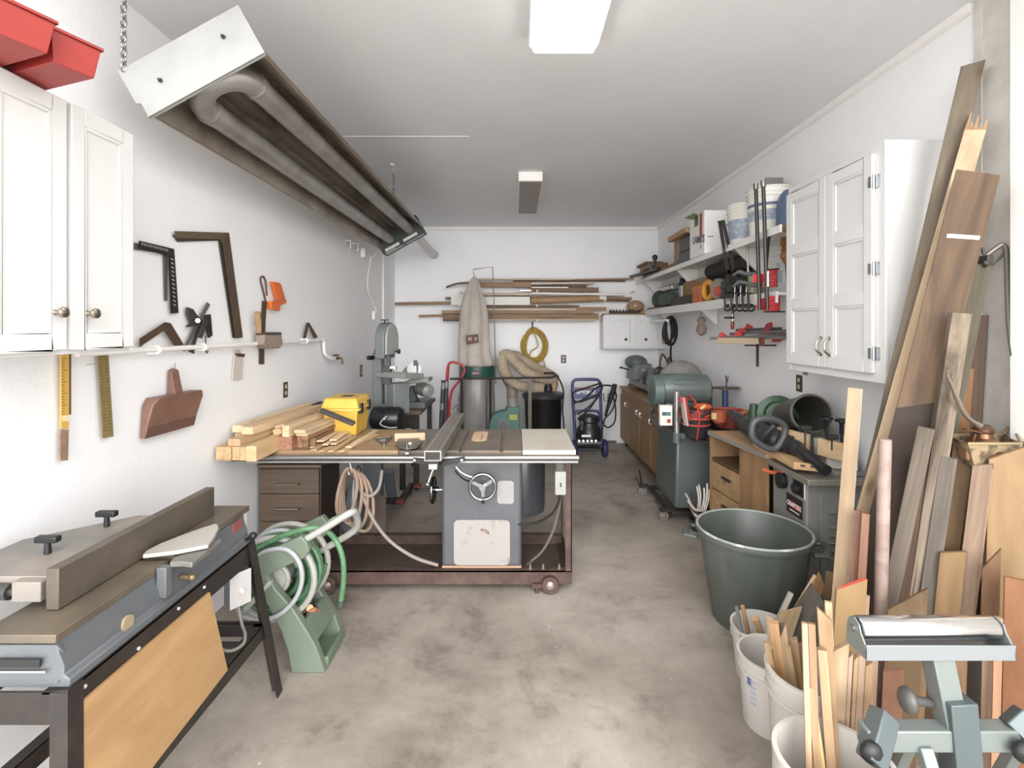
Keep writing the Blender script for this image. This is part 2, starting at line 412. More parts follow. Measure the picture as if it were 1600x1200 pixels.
mk('reflector', strip([(0, 0), (.07, .115), (.145, .145), (Wd/2-.06, .15), (Wd/2, .09), (Wd/2+.06, .15), (Wd-.145, .145), (Wd-.07, .115), (Wd, 0)], Y0+.01, Y1, .004), refl, t, smooth=False)
mk('reflector_lip', strip([(-.012, .012), (0, 0)], Y0+.01, Y1, .006).add(*(lambda m_: (m_.v, m_.f))(strip([(Wd, 0), (Wd+.012, .012)], Y0+.01, Y1, .006))), mat('tan_lip', '8a7862', .45, .6), t, smooth=False)
tubem = mat('heater_tube', 'aaa6a2', .42, .5, '8b837c', 5)
r = .052; c0, c1, hh = .135, Wd-.135, .055
pts = [hp(c0, hh, Y1-.05)]+[hp(c0, hh, Y0+.25)]+[hp((c0+c1)/2-(c1-c0)/2*math.cos(a), hh, Y0+.23-math.sin(a)*(c1-c0)/2*1.25) for a in [PI*i/10 for i in range(1, 10)]]+[hp(c1, hh, Y0+.25), hp(c1, hh, Y1+.02)]
mk('burner_tube', MB().tube(pts, r, 14), tubem, t)
for cc in (c0, c1): mk('tube_collar', MB().tube([hp(cc, hh, Y0+.22), hp(cc, hh, Y0+.26)], r+.006, 14), tubem, t)
galv = mat('galvanised_sheet', 'a9aaa7', .45, .3, '9c9d9a', 4)
plate = [(0, -.012), (Wd, -.012), (Wd, .20), (0.03, .22), (-.012, .19), (-.012, .085), (-.03, .07), (-.03, .05), (-.012, .045)]
plate = [(-.012, -.012), (Wd+.012, -.012), (Wd+.012, .215), (-.03, .215), (-.03, .07), (-.012, .06), (-.012, .03)]
mk('end_plate', MB().prism([hp(a, h, Y0) for a, h in plate], (0, .006, 0)).beam(hp(-.012, -.008, Y0-.006), hp(Wd+.012, -.008, Y0-.006), .016, .004, un), galv, t)
for a, h in ((.10, .10), (.40, .13)):
    mk('bolt', MB().cyl(hp(a, h, Y0), hp(a, h, Y0-.008), .009, n=6).cyl(hp(a, h, Y0-.008), hp(a, h, Y0-.016), .005, n=8), mat('dark_bolt', '5d5b57', .4, .8), t)
mk('burner_box', MB().hexa([hp(-.01, -.05, Y1), hp(Wd, -.05, Y1), hp(Wd, -.05, Y1+.16), hp(-.01, -.05, Y1+.16), hp(-.01, .16, Y1), hp(Wd, .16, Y1), hp(Wd, .16, Y1+.16), hp(-.01, .16, Y1+.16)]), mat('dark_green_box', '2f3a34', .4), t, bev=.004)
for a0, a1, z0, z1 in ((.02, .22, .02, .05), (.26, .48, .02, .05), (.02, .14, -.04, 0), ):
    mk('sticker', MB().hexa([hp(a0, -.052, Y1+.03+z0), hp(a1, -.052, Y1+.03+z0), hp(a1, -.052, Y1+.03+z1), hp(a0, -.052, Y1+.03+z1), hp(a0, -.05, Y1+.03+z0), hp(a1, -.05, Y1+.03+z0), hp(a1, -.05, Y1+.03+z1), hp(a0, -.05, Y1+.03+z1)]), mat('sticker_silver', 'c9cbc8', .4), t)
mk('burner_box_face', MB().prism([hp(.03, -.04, Y1-.003), hp(.2, -.04, Y1-.003), hp(.2, -.01, Y1-.003), hp(.03, -.01, Y1-.003)], (0, .003, 0)).prism([hp(.25, -.04, Y1-.003), hp(.42, -.04, Y1-.003), hp(.42, -.01, Y1-.003), hp(.25, -.01, Y1-.003)], (0, .003, 0)), mat('sticker_silver', ''), t)
ex = hp(c1, hh, Y1+.16)
mk('exhaust_pipe', MB().cyl(ex, (ex.x, YB-.001, ex.z-.03), .05, n=18).ring((ex.x, YB-.02, ex.z-.03), (0, 1, 0), .05, .006), mat('galvanised_pipe', 'b4b3b0', .35, .8), t)
def chain(p0, p1, name, label, n=None, r=.0035, L=.036):
    p0, p1 = V(p0), V(p1); d = p1-p0; k = max(2, int(d.length/(L*.78))) ; mb = MB()
    ax = d.normalized(); u, w_ = perp(ax)
    for i in range(k):
        c = p0+d*(i+.5)/k; s = u if i % 2 else w_; hl = d.length/k*.62
        pts = []
        for j in range(16):
            a = 2*PI*j/16; pts.append(c+ax*(math.sin(a)*hl)+s*(math.cos(a)*L*.27))
        mb.tube(pts, r, 6, True)
    return mb
cm = mat('chain_steel', '8d8a85', .3, .8)
att = hp(-.01, .205, Y0)
mk('chain', chain(att, (att.x, att.y, ZC), '', ''), cm, t)
cf = V((-1.10, 4.67, ZC)); hf = hp(Wd-.05, .14, 4.67); cf.x = hf.x
mk('chain', chain(hf, cf, '', ''), cm, t)
cf2 = hp(.05, .14, 4.67)
mk('chain', chain(cf2, (cf2.x, cf2.y, ZC), '', ''), cm, t)
single('ceiling_bracket', MB().beam(cf+V((-.02, .12, -.004)), cf+V((.04, -.22, -.004)), .03, .008), white_paint, 'small white bracket on the ceiling above the far heater chain', 'bracket')
# wiring beside the far end of the heater
p = WL(566, 396, .0)
t = thing('junction_box', 'small white junction box on left wall below heater end', 'electrical box', p)
mk('box', B3((XL+.001, p.y-.06, p.z-.05), (XL+.05, p.y+.06, p.z+.05)), white_plastic, t, bev=.004)
e = WL(581, 493, .0)
bb = hp(.0, .03, Y1+.1)
t2 = thing('electric_cable', 'white cord dropping from the heater to an outlet on left wall', 'cord', (XL+.02, e.y, e.z))
mk('cord', MB().tube(smooth_path([bb, (XL+.12, p.y+.25, p.z+.09), (XL+.09, p.y+.12, p.z-.02), (XL+.04, p.y+.2, p.z-.02), (XL+.02, e.y-.25, (p.z+e.z)/2), (XL+.02, e.y-.05, e.z+.16), (XL+.05, e.y, e.z+.06), (XL+.03, e.y, e.z)]), .007, 8), white_plastic, t2)
mk('plug', B3((XL+.012, e.y-.035, e.z-.05), (XL+.045, e.y+.035, e.z+.05)), white_plastic, t2, bev=.004)
for i, (px, py) in enumerate(((540, 376), (552, 380))):
    q = WL(px, py)
    single('wall_hook', MB().tube([q, q+V((.05, 0, 0)), q+V((.05, 0, -.07)), q+V((.03, 0, -.08))], .006, 8).cyl(q, q+V((.008, 0, 0)), .018), white_plastic, ('white hook on left wall below heater, nearer the camera', 'white hook on left wall below heater, nearer the junction box')[i], 'hook', 'white wall hooks')
def outlet(name, p, n, label, plate, slot, w=.07, h=.115, faces=2):
    p, n = V(p), V(n); u = V((-n.y, n.x, 0))
    t = thing(name, label, 'outlet', p-V((0, 0, h/2)))
    def bx(a0, a1, z0, z1, d0, d1): return MB().hexa([p+u*a+V((0, 0, z))+n*d for z in (z0, z1) for a, d in ((a0, d0), (a1, d0), (a1, d1), (a0, d1))])
    mk('cover_plate', bx(-w/2, w/2, -h/2, h/2, .0005, .006), plate, t, bev=.002)
    for zc in (.024, -.024):
        s = mk('socket', MB().cyl(p+V((0, 0, zc))+n*.006, p+V((0, 0, zc))+n*.009, .016, n=16), slot, t)
        sl = MB()
        for a in (-.006, .006): q = p+V((0, 0, zc+.003))+u*a+n*.009; sl.beam(q+V((0, 0, -.004)), q+V((0, 0, .004)), .002, .001, n)
        mk('slot', sl, black_plastic, s)
brownp = mat('brown_outlet', '4a3a2c', .4); ivory = mat('ivory_socket', 'c9bda4', .4); whsock = mat('white_socket', 'dcd9d2', .4)
outlet('wall_outlet', WL(445.5, 609), (1, 0, 0), 'brown outlet on left wall above the lumber pile', brownp, ivory)
outlet('wall_outlet', WL(564, 579), (1, 0, 0), 'brown outlet on left wall beside the band saw', brownp, ivory, .09, .13)
outlet('wall_outlet', A(880.5, 561, YB), (0, -1, 0), 'brown outlet on back wall right of the yellow cord coil', brownp, mat('grey_socket', 'a8a6a0', .4), .075, .115)
outlet('wall_outlet', WR(1249.5, 599), (-1, 0, 0), 'brown outlet on right wall under the tall white cabinet', brownp, ivory, .075, .118)

# ------------------------------------------------------------------ white pipe along the left wall, and tools hanging there
pa = WL(160, 0).y; pb = WL(497, 0).y; zp = 1.52; xp = XL+.04
t = thing('water_pipe', 'white painted water pipe running along left wall to a spigot', 'pipe', (xp, (pa+pb)/2, zp))
mk('pipe', MB().tube([(xp, 1.95, zp+.003), (xp, pb, zp-.002)], .0125, 12), white_paint, t)
for y in (WL(306, 0).y, WL(470, 0).y, WL(232, 0).y): mk('clip', MB().ring((xp, y, zp), (0, 1, 0), .016, .006, 16, 6).box((XL+.001, y-.012, zp-.02), (xp-.008, y+.012, zp+.02)), white_paint, t)
mk('drop_leg', MB().tube(smooth_path([(xp, pb-.02, zp), (xp, pb+.02, zp-.01), (xp, pb+.05, zp-.12), (xp+.02, pb+.16, zp-.17), (xp+.02, pb+.24, zp-.175)]), .014, 10), white_paint, t)
sp = V((xp+.02, pb+.27, zp-.175))
mk('spigot', MB().cyl(sp+V((0, -.03, 0)), sp+V((0, .05, 0)), .016).tube(smooth_path([sp+V((0, .05, 0)), sp+V((.03, .06, -.01)), sp+V((.04, .06, -.06))]), .011, 10).ring(sp+V((0, 0, .03)), (0, 0, 1), .025, .006, 14, 6), mat('aged_brass', '6d5136', .4, .8), t)
def nail(p, name='nail'):
    return MB().cyl(V(p)+V((.0, 0, 0)), V(p)+V((.035, 0, .004)), .002, n=6)
# everything below hangs flat against the wall; W(px,py,d) is a point on the wall, d out from it
def flat(poly, d0, th): return MB().prism([WL(a, b, 0)*1+V((d0, 0, 0)) for a, b in poly], (th, 0, 0))
dk = mat('oxidised_steel', '6b5644', .5, .5, '57473a', 18)
blk = mat('blackened_steel', '34302d', .45, .5)
marks = mat('white_marks', 'd8d4cc', .5)
t = thing('framing_square', 'black framing square with white markings hanging beside the left cabinet', 'square', WL(255, 490), 'framing squares on the left wall')
mk('blade', flat([(210, 376), (265, 389), (272, 489), (260, 490), (256, 400), (210, 387)], .02, .003), blk, t)
tk = MB()
for i in range(12):
    a = i/12; q = WL(214+44*a, 381+11*a)+V((.0232, 0, 0)); tk.beam(q+V((0, -.004, .006)), q+V((0, .004, -.006)), .003, .0006, (1, 0, 0))
    q = WL(261.5+4.5*a, 405+78*a)+V((.0232, 0, 0)); tk.beam(q+V((0, -.009, .003)), q+V((0, .009, -.003)), .004, .0006, (1, 0, 0))
mk('markings', tk, marks, t)
single('framing_square', nail(WL(252, 394)).add(*(lambda q: (q.v, q.f))(flat([(206, 379), (253, 392), (258, 400), (258, 470), (254, 470), (252, 396), (206, 390)], .008, .003))), mat('grey_brown_steel', '7b7166', .45, .5), 'grey brown framing square mostly hidden behind the black one', 'square', 'framing squares on the left wall')
t = thing('framing_square', 'large rusty brown framing square hung high on the left wall', 'square', WL(366, 528), 'framing squares on the left wall')
mk('tongue', flat([(266, 361), (351, 363.5), (352, 374), (268, 372)], .02, .003), mat('tan_steel', '756248', .5, .4), t)
mk('blade', flat([(345, 363.5), (351, 363.5), (373, 527), (362, 529), (341, 376)], .0232, .003), dk, t)
single('framing_square', nail(WL(300, 369)).add(*(lambda q: (q.v, q.f))(flat([(267, 367), (343, 374), (352, 400), (366, 528), (361.5, 528), (339, 376), (275, 378)], .006, .003))), mat('dark_tan_steel', '5f5143', .5, .4), 'darker framing square tucked behind the large rusty one', 'square', 'framing squares on the left wall')
t = thing('framing_square', 'small brown square resting as a chevron on the pipe beside the cabinet', 'square', WL(250, 541), 'framing squares on the left wall')
mk('tongue', flat([(207, 529), (247, 503.5), (254, 505), (246, 516), (207, 542)], .03, .004), dk, t)
mk('blade', flat([(247, 503.5), (255, 505), (276, 539), (262, 541), (244, 516)], .0342, .003), mat('brown_blade', '5f4736', .5, .4), t)
t = thing('framing_square', 'small brown square resting on the pipe near its far end', 'square', WL(478, 530), 'framing squares on the left wall')
mk('tongue', flat([(467, 528), (473, 504.5), (477, 506), (471, 530)], .03, .004), dk, t)
mk('blade', flat([(473, 504.5), (476, 504), (490, 527), (484, 529)], .0342, .003), mat('brown_blade', ''), t)
# combination square and bevels
t = thing('combination_square', 'combination square with steel rule leaning on the pipe', 'square', WL(300, 545))
mk('rule', flat([(316, 472), (321, 476), (281, 549), (276, 548)], .024, .003), mat('dull_steel', '8d8a84', .35, .8), t)
mk('head', flat([(284, 480), (292, 483), (299, 493), (306, 500), (300, 508), (291, 510), (283, 511), (290, 504), (284, 490)], .018, .016), mat('dark_casting', '4a4947', .4, .5), t, bev=.002)
t = thing('angle_gauge', 'dark adjustable angle gauge hanging by a wire right of the steel rule', 'angle gauge', WL(312, 552))
mk('handle', flat([(312, 492), (320, 491), (323, 524), (318, 528), (314, 510)], .02, .014), black_plastic, t, bev=.002)
mk('blade', flat([(308, 503), (311, 500), (299, 545), (299, 553), (290, 549)], .013, .003), mat('oxid_blade', '5a4d44', .4, .6), t)
mk('hook_wire', MB().tube([WL(321, 524, .025), WL(321.5, 550, .025), WL(323.5, 552, .025), WL(325, 548, .025)], .003, 6), black_steel, t)
t = thing('angle_gauge', 'dark angle gauge with round silver screw crossing the steel rule', 'angle gauge', WL(303, 520))
mk('handle', flat([(306, 498), (312, 501), (303, 529), (297, 527)], .034, .012), mat('dark_casting', ''), t, bev=.002)
mk('thumbscrew', MB().cyl(WL(309, 501, .046), WL(309, 501, .056), .012, n=12), steel, t)
# saw set: hack bar, orange clamp, brush
t = thing('keyhole_saw', 'rusty hand saw blade hanging behind the brush over the pipe', 'saw', WL(408, 568))
mk('blade', flat([(408, 470), (415, 470), (411, 545), (411, 569), (403, 569), (403, 545)], .006, .003), dk, t)
mk('handle_bow', MB().tube(smooth_path([WL(415, 470, .012), WL(410, 450, .012), WL(407, 436, .012), WL(411, 432, .012), WL(415, 440, .012), WL(417, 462, .012)]), .006, 8), mat('dark_tan_steel', ''), t)
t = thing('spring_clamp', 'orange spring clamp hanging over the saw above the brush', 'clamp', WL(425, 487))
mk('jaw', flat([(413, 471), (437, 468), (437, 474), (427, 478), (427, 486), (414, 483)], .02, .03), orange_plastic, t, bev=.003)
mk('handle', flat([(416, 440), (424, 441), (435, 466), (425, 468), (421, 455)], .022, .022), orange_plastic, t, bev=.003)
mk('handle', flat([(425, 441), (429, 444), (436, 468), (432, 468)], .03, .018), mat('orange_dark', 'd8591a', .4), t, bev=.003)
t = thing('bench_brush', 'wide bristle brush with wooden handle hanging over the pipe', 'brush', WL(406, 545))
cb = WL(406, 530, .03)
mk('handle', MB().tube([WL(402, 488, .07), WL(403, 500, .065), WL(404, 512, .06), WL(405, 520, .06)], [.018, .022, .018, .016], 12), wood('brush_handle', 'd5b07a', 'b08652', 'Z'), t)
mk('ferrule', flat([(393, 519), (418, 519), (420, 523), (391, 523)], .03, .065), mat('dark_ferrule', '5a4a3e', .5, .3), t, bev=.004)
mk('bristles', flat([(391, 523), (420, 523), (422, 538), (417, 544), (397, 545), (390, 538)], .032, .06), mat('grey_bristle', '9a8c7c', .9, 0, '7d7064', 60, bmp=.6, bs=220), t, bev=.008)
t = thing('plastic_bag', 'small clear bag held by a clip below the pipe', 'bag', WL(368, 596))
mk('bag', flat([(362, 555), (376, 556), (374, 593), (359, 592)], .012, .006), mat('clear_bag', 'd9d2c6', .25, alpha=.75), t)
mk('clip', flat([(365, 552), (377, 553), (376, 558), (365, 557)], .01, .014), mat('dark_clip', '4d342a', .4), t)
mk('clip_wire', MB().tube([WL(367, 553, .018), WL(369, 546, .018), WL(372, 553, .018)], .002, 6).tube([WL(372, 553, .018), WL(374, 546, .018), WL(376, 553, .018)], .002, 6), steel, t)
# rulers below the cabinet
t = thing('yardstick', 'yellow wooden yardstick with brown lower end hanging under the cabinet', 'ruler', WL(92, 720))
yel = mat('yellow_ruler', 'dba94a', .5, 0, 'd2a041', 8)
mk('stick', flat([(85, 540), (97, 540), (97, 670), (85, 670)], .02, .006), yel, t)
mk('lower_end', flat([(84, 671), (97, 671), (96, 719), (84, 720)], .0195, .006), mat('printed_brown', '8b6f5a', .6, 0, 'a48871', 30), t)
mk('label_band', flat([(86, 649), (97, 649), (97, 658), (86, 658)], .0262, .0004), mat('cream_band', 'e8d8ae', .5), t)
tk = MB()
for i in range(20): q = WL(87.5, 560+i*4.6)+V((.0264, 0, 0)); tk.beam(q+V((0, -.006, 0)), q+V((0, .006 if i % 4 else .016, 0)), .002, .0005, (1, 0, 0))
mk('markings', tk, mat('ruler_ink', '4a3a20', .5), t)
mk('nail', nail(WL(91, 545)), steel, t)
single('yardstick', flat([(98, 540), (106, 540), (106, 648), (98, 648)], .008, .005), wood('brown_stick', '9a6a45', '7d5233', 'Z'), 'brown stick hanging just right of the yellow yardstick', 'ruler')
t = thing('aluminium_ruler', 'wide brass coloured metal ruler hanging alone under the cabinet', 'ruler', WL(160, 685))
mk('blade', flat([(143, 540), (160, 540), (169, 682), (152, 685)], .02, .003), mat('brassy_metal', '9f8a56', .45, .35, '8b7847', 12), t)
tk = MB()
for i in range(24):
    a = i/24; q = WL(146+9.5*a, 557+122*a)+V((.0234, 0, 0)); tk.beam(q+V((0, 0, 0)), q+V((0, .012, 0)), .002, .0005, (1, 0, 0))
    q = WL(158+8*a, 556+121*a)+V((.0234, 0, 0)); tk.beam(q+V((0, -.012, 0)), q+V((0, 0, 0)), .002, .0005, (1, 0, 0))
mk('markings', tk, mat('ruler_ink', ''), t)
mk('nail', nail(WL(153, 545)), steel, t)
single('nail', nail(WL(135, 570)), steel, 'bare nail between the two hanging rulers', 'nail')
# dustpan
dp = mat('brown_plastic', '7b5547', .5, 0, '8c6656', 7)
t = thing('dustpan', 'brown plastic dustpan hanging upside down on left wall', 'dustpan', WL(258, 684))
def pp(px, py, d): return WL(px, py)+V((d, 0, 0))
front = [pp(222, 622, .085), pp(294, 609, .085), pp(301, 617, .06), pp(291, 660, .03), pp(215, 683, .03), pp(214, 680, .04)]
front = [pp(224, 622, .075), pp(294, 609, .075), pp(300, 617, .06), pp(293, 664, .032), pp(214, 685, .032), pp(218, 634, .06)]
back = [V((XL+.012, p.y, p.z)) for p in front]
vs = front+back; n = 6
mk('pan', MB().add(vs, [(0, 1, 2, 3, 4, 5), (11, 10, 9, 8, 7, 6), (0, 6, 7, 1), (1, 7, 8, 2), (2, 8, 9, 3), (4, 10, 11, 5), (5, 11, 6, 0)]), dp, t, bev=.004)
mk('front_lip', MB().hexa([pp(216, 671, .04), pp(293, 650, .04), pp(292, 664, .034), pp(213, 686, .034), pp(216, 671, .046), pp(293, 650, .046), pp(292, 664, .038), pp(213, 686, .038)]), mat('brown_lip', '6a4a3e', .5), t)
mk('handle', MB().add([pp(257, 620, .055), pp(270, 617, .055), pp(270, 578, .03), pp(264, 575, .025), pp(258, 579, .03), pp(257, 620, .012), pp(270, 617, .012), pp(270, 578, .012), pp(264, 575, .012), pp(258, 579, .012)], [(0, 1, 2, 3, 4), (9, 8, 7, 6, 5), (0, 5, 6, 1), (1, 6, 7, 2), (2, 7, 8, 3), (3, 8, 9, 4), (4, 9, 5, 0)]), dp, t, bev=.004)
mk('hang_hook', MB().tube([WL(274, 567, 0), WL(273, 578, .03), WL(266, 581, .045), WL(264, 578, .05)], .002, 6), steel, t)
# ------------------------------------------------------------------ jointer on its stand, left foreground
jg = mat('jointer_grey', '63676b', .42, .1, '5a5e62', 5)
dusty = mat('dusty_iron', '62594e', .5, .35, '7a6c58', 5)
t = thing('jointer', 'grey jointer planer with brown iron table on black stand, left foreground', 'jointer', (-1.24, 1.75, 0))
JY0, JY1 = 1.285, 2.22
mk('table', MB().box((-1.36, JY0, .828), (-1.155, 1.70, .85)).box((-1.36, 1.73, .83), (-1.155, JY1, .852)), dusty, t, bev=.002)
prof = [(-1.158, .828), (-1.153, .80), (-1.140, .768), (-1.140, .745), (-1.125, .735), (-1.125, .714), (-1.39, .714), (-1.37, .828)]
mk('body', MB().prism([(x, JY0+.006, z) for x, z in prof], (0, JY1-JY0-.05, 0)), jg, t, bev=.003)
mk('table_skirt', MB().prism([(-1.3, JY0+.004, .826), (-1.15, JY0+.004, .826), (-1.15, JY0+.05, .75), (-1.15, JY0+.004, .73), (-1.38, JY0+.004, .73), (-1.38, JY0+.004, .826)], (0, -.006, 0)), jg, t)
mk('name_plate', B3((-1.37, JY0-.006, .772), (-1.19, JY0-.001, .792)), black_plastic, t)
mk('end_strip', B3((-1.37, JY0-.006, .758), (-1.175, JY0-.001, .764)), steel, t)
mk('fence', B3((-1.280, 1.394, .853), (-1.245, 2.115, .965)), mat('fence_iron', '5b534a', .45, .35, '6e6254', 6), t, bev=.002)
car = [(-1.281, 1.43), (-1.281, 1.90), (-1.40, 1.90), (-1.62, 1.68), (-1.62, 1.43)]
fc = mk('fence_carriage', MB().prism([(x, y, .905) for x, y in car], (0, 0, .022)).box((-1.36, 1.5, .852), (-1.281, 1.75, .906)).box((-1.38, 1.40, .87), (-1.30, 1.43, .925)), mat('dusty_casting', '74736f', .55, .1, '93867a', 4), t, bev=.003)
for kx, ky in ((-1.44, 1.575), (-1.43, 1.79)):
    mk('locking_knob', MB().cyl((kx, ky, .925), (kx, ky, .965), .010, .008).box((kx-.034, ky-.012, .962), (kx+.034, ky+.012, .982)), black_plastic, t, bev=.004)
mk('carriage_clamp', MB().cyl((-1.56, 1.42, .89), (-1.34, 1.42, .89), .012).cyl((-1.47, 1.42, .89), (-1.40, 1.42, .89), .022).box((-1.60, 1.405, .875), (-1.50, 1.44, .905)), mat('dark_casting', ''), t)
gpts = [AZ(a, b, .868) for a, b in ((223, 873), (229, 866), (250, 855), (280, 843), (318, 829), (338, 823), (342, 829), (335, 843), (325, 857), (274, 867))]
g = mk('cutter_guard', MB().prism(gpts, (0, 0, .013)), mat('guard_cream', 'a9a59c', .45), t, bev=.002)
arm = [AZ(a, b, .846) for a, b in ((265, 887), (272, 879), (318, 862), (345, 848), (346, 853), (318, 874), (300, 888), (285, 886))]
mk('rabbet_ledge', MB().prism(arm, (0, 0, .018)), mat('ledge_iron', '75736e', .45, .3), t, bev=.003)
q = AZ(262, 900, .82)
mk('ledge_bracket', MB().box((-1.152, q.y-.015, .755), (-1.120, q.y+.015, .852)), jg, t, bev=.003)
mk('adjusting_knob', MB().cyl((-1.139, 1.74, .775), (-1.105, 1.74, .775), .008).ball((-1.10, 1.74, .775), .012), mat('bronze_knob', '8a7550', .4, .5), t)
mk('access_hole_cover', MB().cyl((-1.142, 1.50, .757), (-1.134, 1.50, .757), .022, n=20), mat('tan_cover', '9a8a6d', .5), t)
h0 = A(362, 838, 2.16)
mk('depth_lever', MB().tube([h0, h0+V((.05, -.02, -.02)), h0+V((.10, -.02, .01))], .008, 8).ball(h0+V((.10, -.02, .01)), .016), black_plastic, t)
mk('depth_scale', MB().box((-1.153, 2.08, .765), (-1.147, 2.15, .825)), mat('faded_red', '8d4b47', .5), t)
mk('outfeed_end', MB().box((-1.34, JY1-.03, .76), (-1.16, JY1-.008, .829)), mat('pale_grey', 'b5b8b4', .5), t, bev=.002)
# stand (angle iron)
bs = black_steel
def angle(p0, p1, a, b, w=.05, th=.005):
    return MB().beam(p0, p1, w, th, a).beam(V(p0)+V(a).normalized()*w/2*-1, V(p1)+V(a).normalized()*w/2*-1, th, w, a)
mk('top_rail', MB().box((-1.127, 1.275, .632), (-1.121, 2.19, .714)).box((-1.18, 1.275, .708), (-1.121, 2.19, .7138)), bs, t)
mk('top_rail', MB().box((-1.415, 1.275, .632), (-1.409, 2.19, .714)).box((-1.415, 1.275, .708), (-1.36, 2.19, .7138)), bs, t)
mk('top_rail', MB().box((-1.408, 1.275, .632), (-1.128, 1.281, .713)), bs, t)
mk('top_rail', MB().box((-1.408, 2.184, .632), (-1.128, 2.19, .713)), bs, t)
for sx, (x0, x1) in ((1, (-1.119, -1.045)), (-1, (-1.417, -1.495))):
    for y0, y1 in ((1.30, 1.215), (2.165, 2.265)):
        s = 1 if y0 > 1.7 else -1
        l = MB().beam((x0, y0, .716), (x1, y1, 0), .045, .005, (sx, 0, .1))
        l.beam((x0-sx*.02, y0+s*.022, .716), (x1-sx*.02, y1+s*.022, 0), .045, .005, (0, s, .1))
        mk('leg', l, bs, t)
def at_leg(z, sx, y0, y1, x0, x1): k = 1-z/.716; return V((x0+(x1-x0)*k, y0+(y1-y0)*k, z))
fl = at_leg(.31, 1, 2.165, 2.265, -1.119, -1.045); fn = at_leg(.31, 1, 1.30, 1.215, -1.119, -1.045)
bl = at_leg(.31, -1, 2.165, 2.265, -1.417, -1.495); bn = at_leg(.31, -1, 1.30, 1.215, -1.417, -1.495)
for p, q, n in ((fl, fn, (1, 0, 0)), (bl, bn, (1, 0, 0)), (fl, bl, (0, 1, 0)), (fn, bn, (0, 1, 0))):
    o = V((-.012 if p.x > -1.2 and q.x > -1.2 else 0, 0, 0))
    mk('lower_rail', MB().beam(p+o, q+o, .055, .006, n).beam(p+o+V((-.02, 0, .025)), q+o+V((-.02, 0, .025)), .045, .005, (0, 0, 1)), bs, t)
ply = wood('orange_plywood', 'c3935a', 'b08048', 'Y', 8, .5, vary=.02)
a = [V((-1.113, 1.285, .66)), V((-1.113, 1.863, .66)), V((-1.083, 1.925, .335)), V((-1.078, 1.25, .30))]
mk('side_panel', MB().prism(a, (-.010, 0, 0)), ply, t)
for y, z in ((1.33, .69), (1.52, .67), (1.70, .69), (1.84, .69)): mk('rivet', MB().ball((-1.120, y, z), .006, n=8), mat('worn_spot', 'c9c6c0', .4, .5), t)
# belt guard / motor under it
mk('motor', MB().cyl((-1.32, 1.85, .42), (-1.32, 2.08, .42), .085, n=20).cyl((-1.32, 1.84, .42), (-1.32, 1.8, .42), .02), mat('motor_grey', '555a5c', .45, .2), t, bev=.004)
mk('motor_mount', MB().box((-1.49, 1.8, .312), (-1.1, 2.1, .336)), bs, t)
sw = thing('switch_box', 'white switch plate box fixed beside the far leg of the jointer stand', 'switch', A(375, 945, 2.10), None)
c = A(376, 920, 2.10); u = V((.55, .83, 0)).normalized(); n_ = V((.83, -.55, 0)).normalized()
def sbx(a0, a1, z0, z1, d0, d1): return MB().hexa([c+u*a+V((0, 0, z))+n_*d for z in (z0, z1) for a, d in ((a0, d0), (a1, d0), (a1, d1), (a0, d1))])
mk('box', sbx(-.04, .04, -.062, .062, -.055, -.002), mat('box_grey', '777d80', .45, .4), sw, bev=.003)
mk('cover_plate', sbx(-.044, .044, -.07, .07, -.002, .002), mat('plate_grey_white', 'aeadaa', .4), sw, bev=.002)
mk('toggle', MB().beam(c+n_*.002, c+n_*.02+V((0, 0, -.01)), .009, .012, u), white_plastic, sw, bev=.001)
mk('cord', MB().tube(smooth_path([c+V((-.01, 0, -.065)), A(378, 975, 2.08), A(383, 990, 2.05), A(380, 1006, 2.02), A(360, 1017, 1.98), A(330, 1014, 1.95), (-1.22, 1.95, .345)]), .006, 8), mat('grey_cord', '6b675f', .6), sw)

# ------------------------------------------------------------------ hose reel cart
rg = mat('sage_plastic', '6a7867', .42, 0, '647261', 3)
rgw = mat('pale_grey_plastic', '9a9b95', .42)
t = thing('hose_reel', 'sage green plastic hose reel cart with grey handle behind the jointer', 'hose reel', (-.98, 2.55, 0))
RY0, RY1 = 2.405, 2.705
outer = [(455, 1052), (449, 1018), (438, 985), (424, 958), (405, 925), (394, 893), (393, 877), (400, 871), (440, 852), (470, 838), (479, 848), (483, 862), (475, 873), (452, 883), (432, 891), (418, 901), (430, 921), (456, 950), (476, 981), (493, 1010), (508, 1052)]
def side(Y, Yd, name):
    return mk(name, MB().prism([A(a, b, Y0_) for a, b in outer for Y0_ in (2.405,)], (0, .045, 0)), rg, t, bev=.006)
p0 = side(0, 0, 'side_frame')
o2 = MB().prism([A(a, b, 2.405)+V((0, RY1-2.405-.045, 0)) for a, b in outer], (0, .045, 0))
mk('side_frame', o2, rg, t, bev=.006)
x0 = A(455, 1052, 2.405).x; x1 = A(508, 1052, 2.405).x
mk('base_tray', MB().box((x0+.005, RY0+.04, .0), (x1-.002, RY1-.04, .025)).box((x1-.02, RY0+.04, .0), (x1, RY1-.04, .05)), mat('sage_tray', '65785f', .5), t, bev=.004)
xa = A(476, 981, 2.405); xb = A(493, 1010, 2.405)
mk('cross_panel', MB().prism([A(473, 977, 2.405)+V((-.012, .04, 0)), A(473, 977, 2.405)+V((.002, .04, 0)), A(491, 1008, 2.405)+V((.002, .04, 0)), A(491, 1008, 2.405)+V((-.012, .04, 0))], (0, RY1-RY0-.08, 0)), rg, t, bev=.003)
ctr = A(438, 905, 2.405); ctr.y = 2.55
ctr = V((-1.165, 2.555, .415))
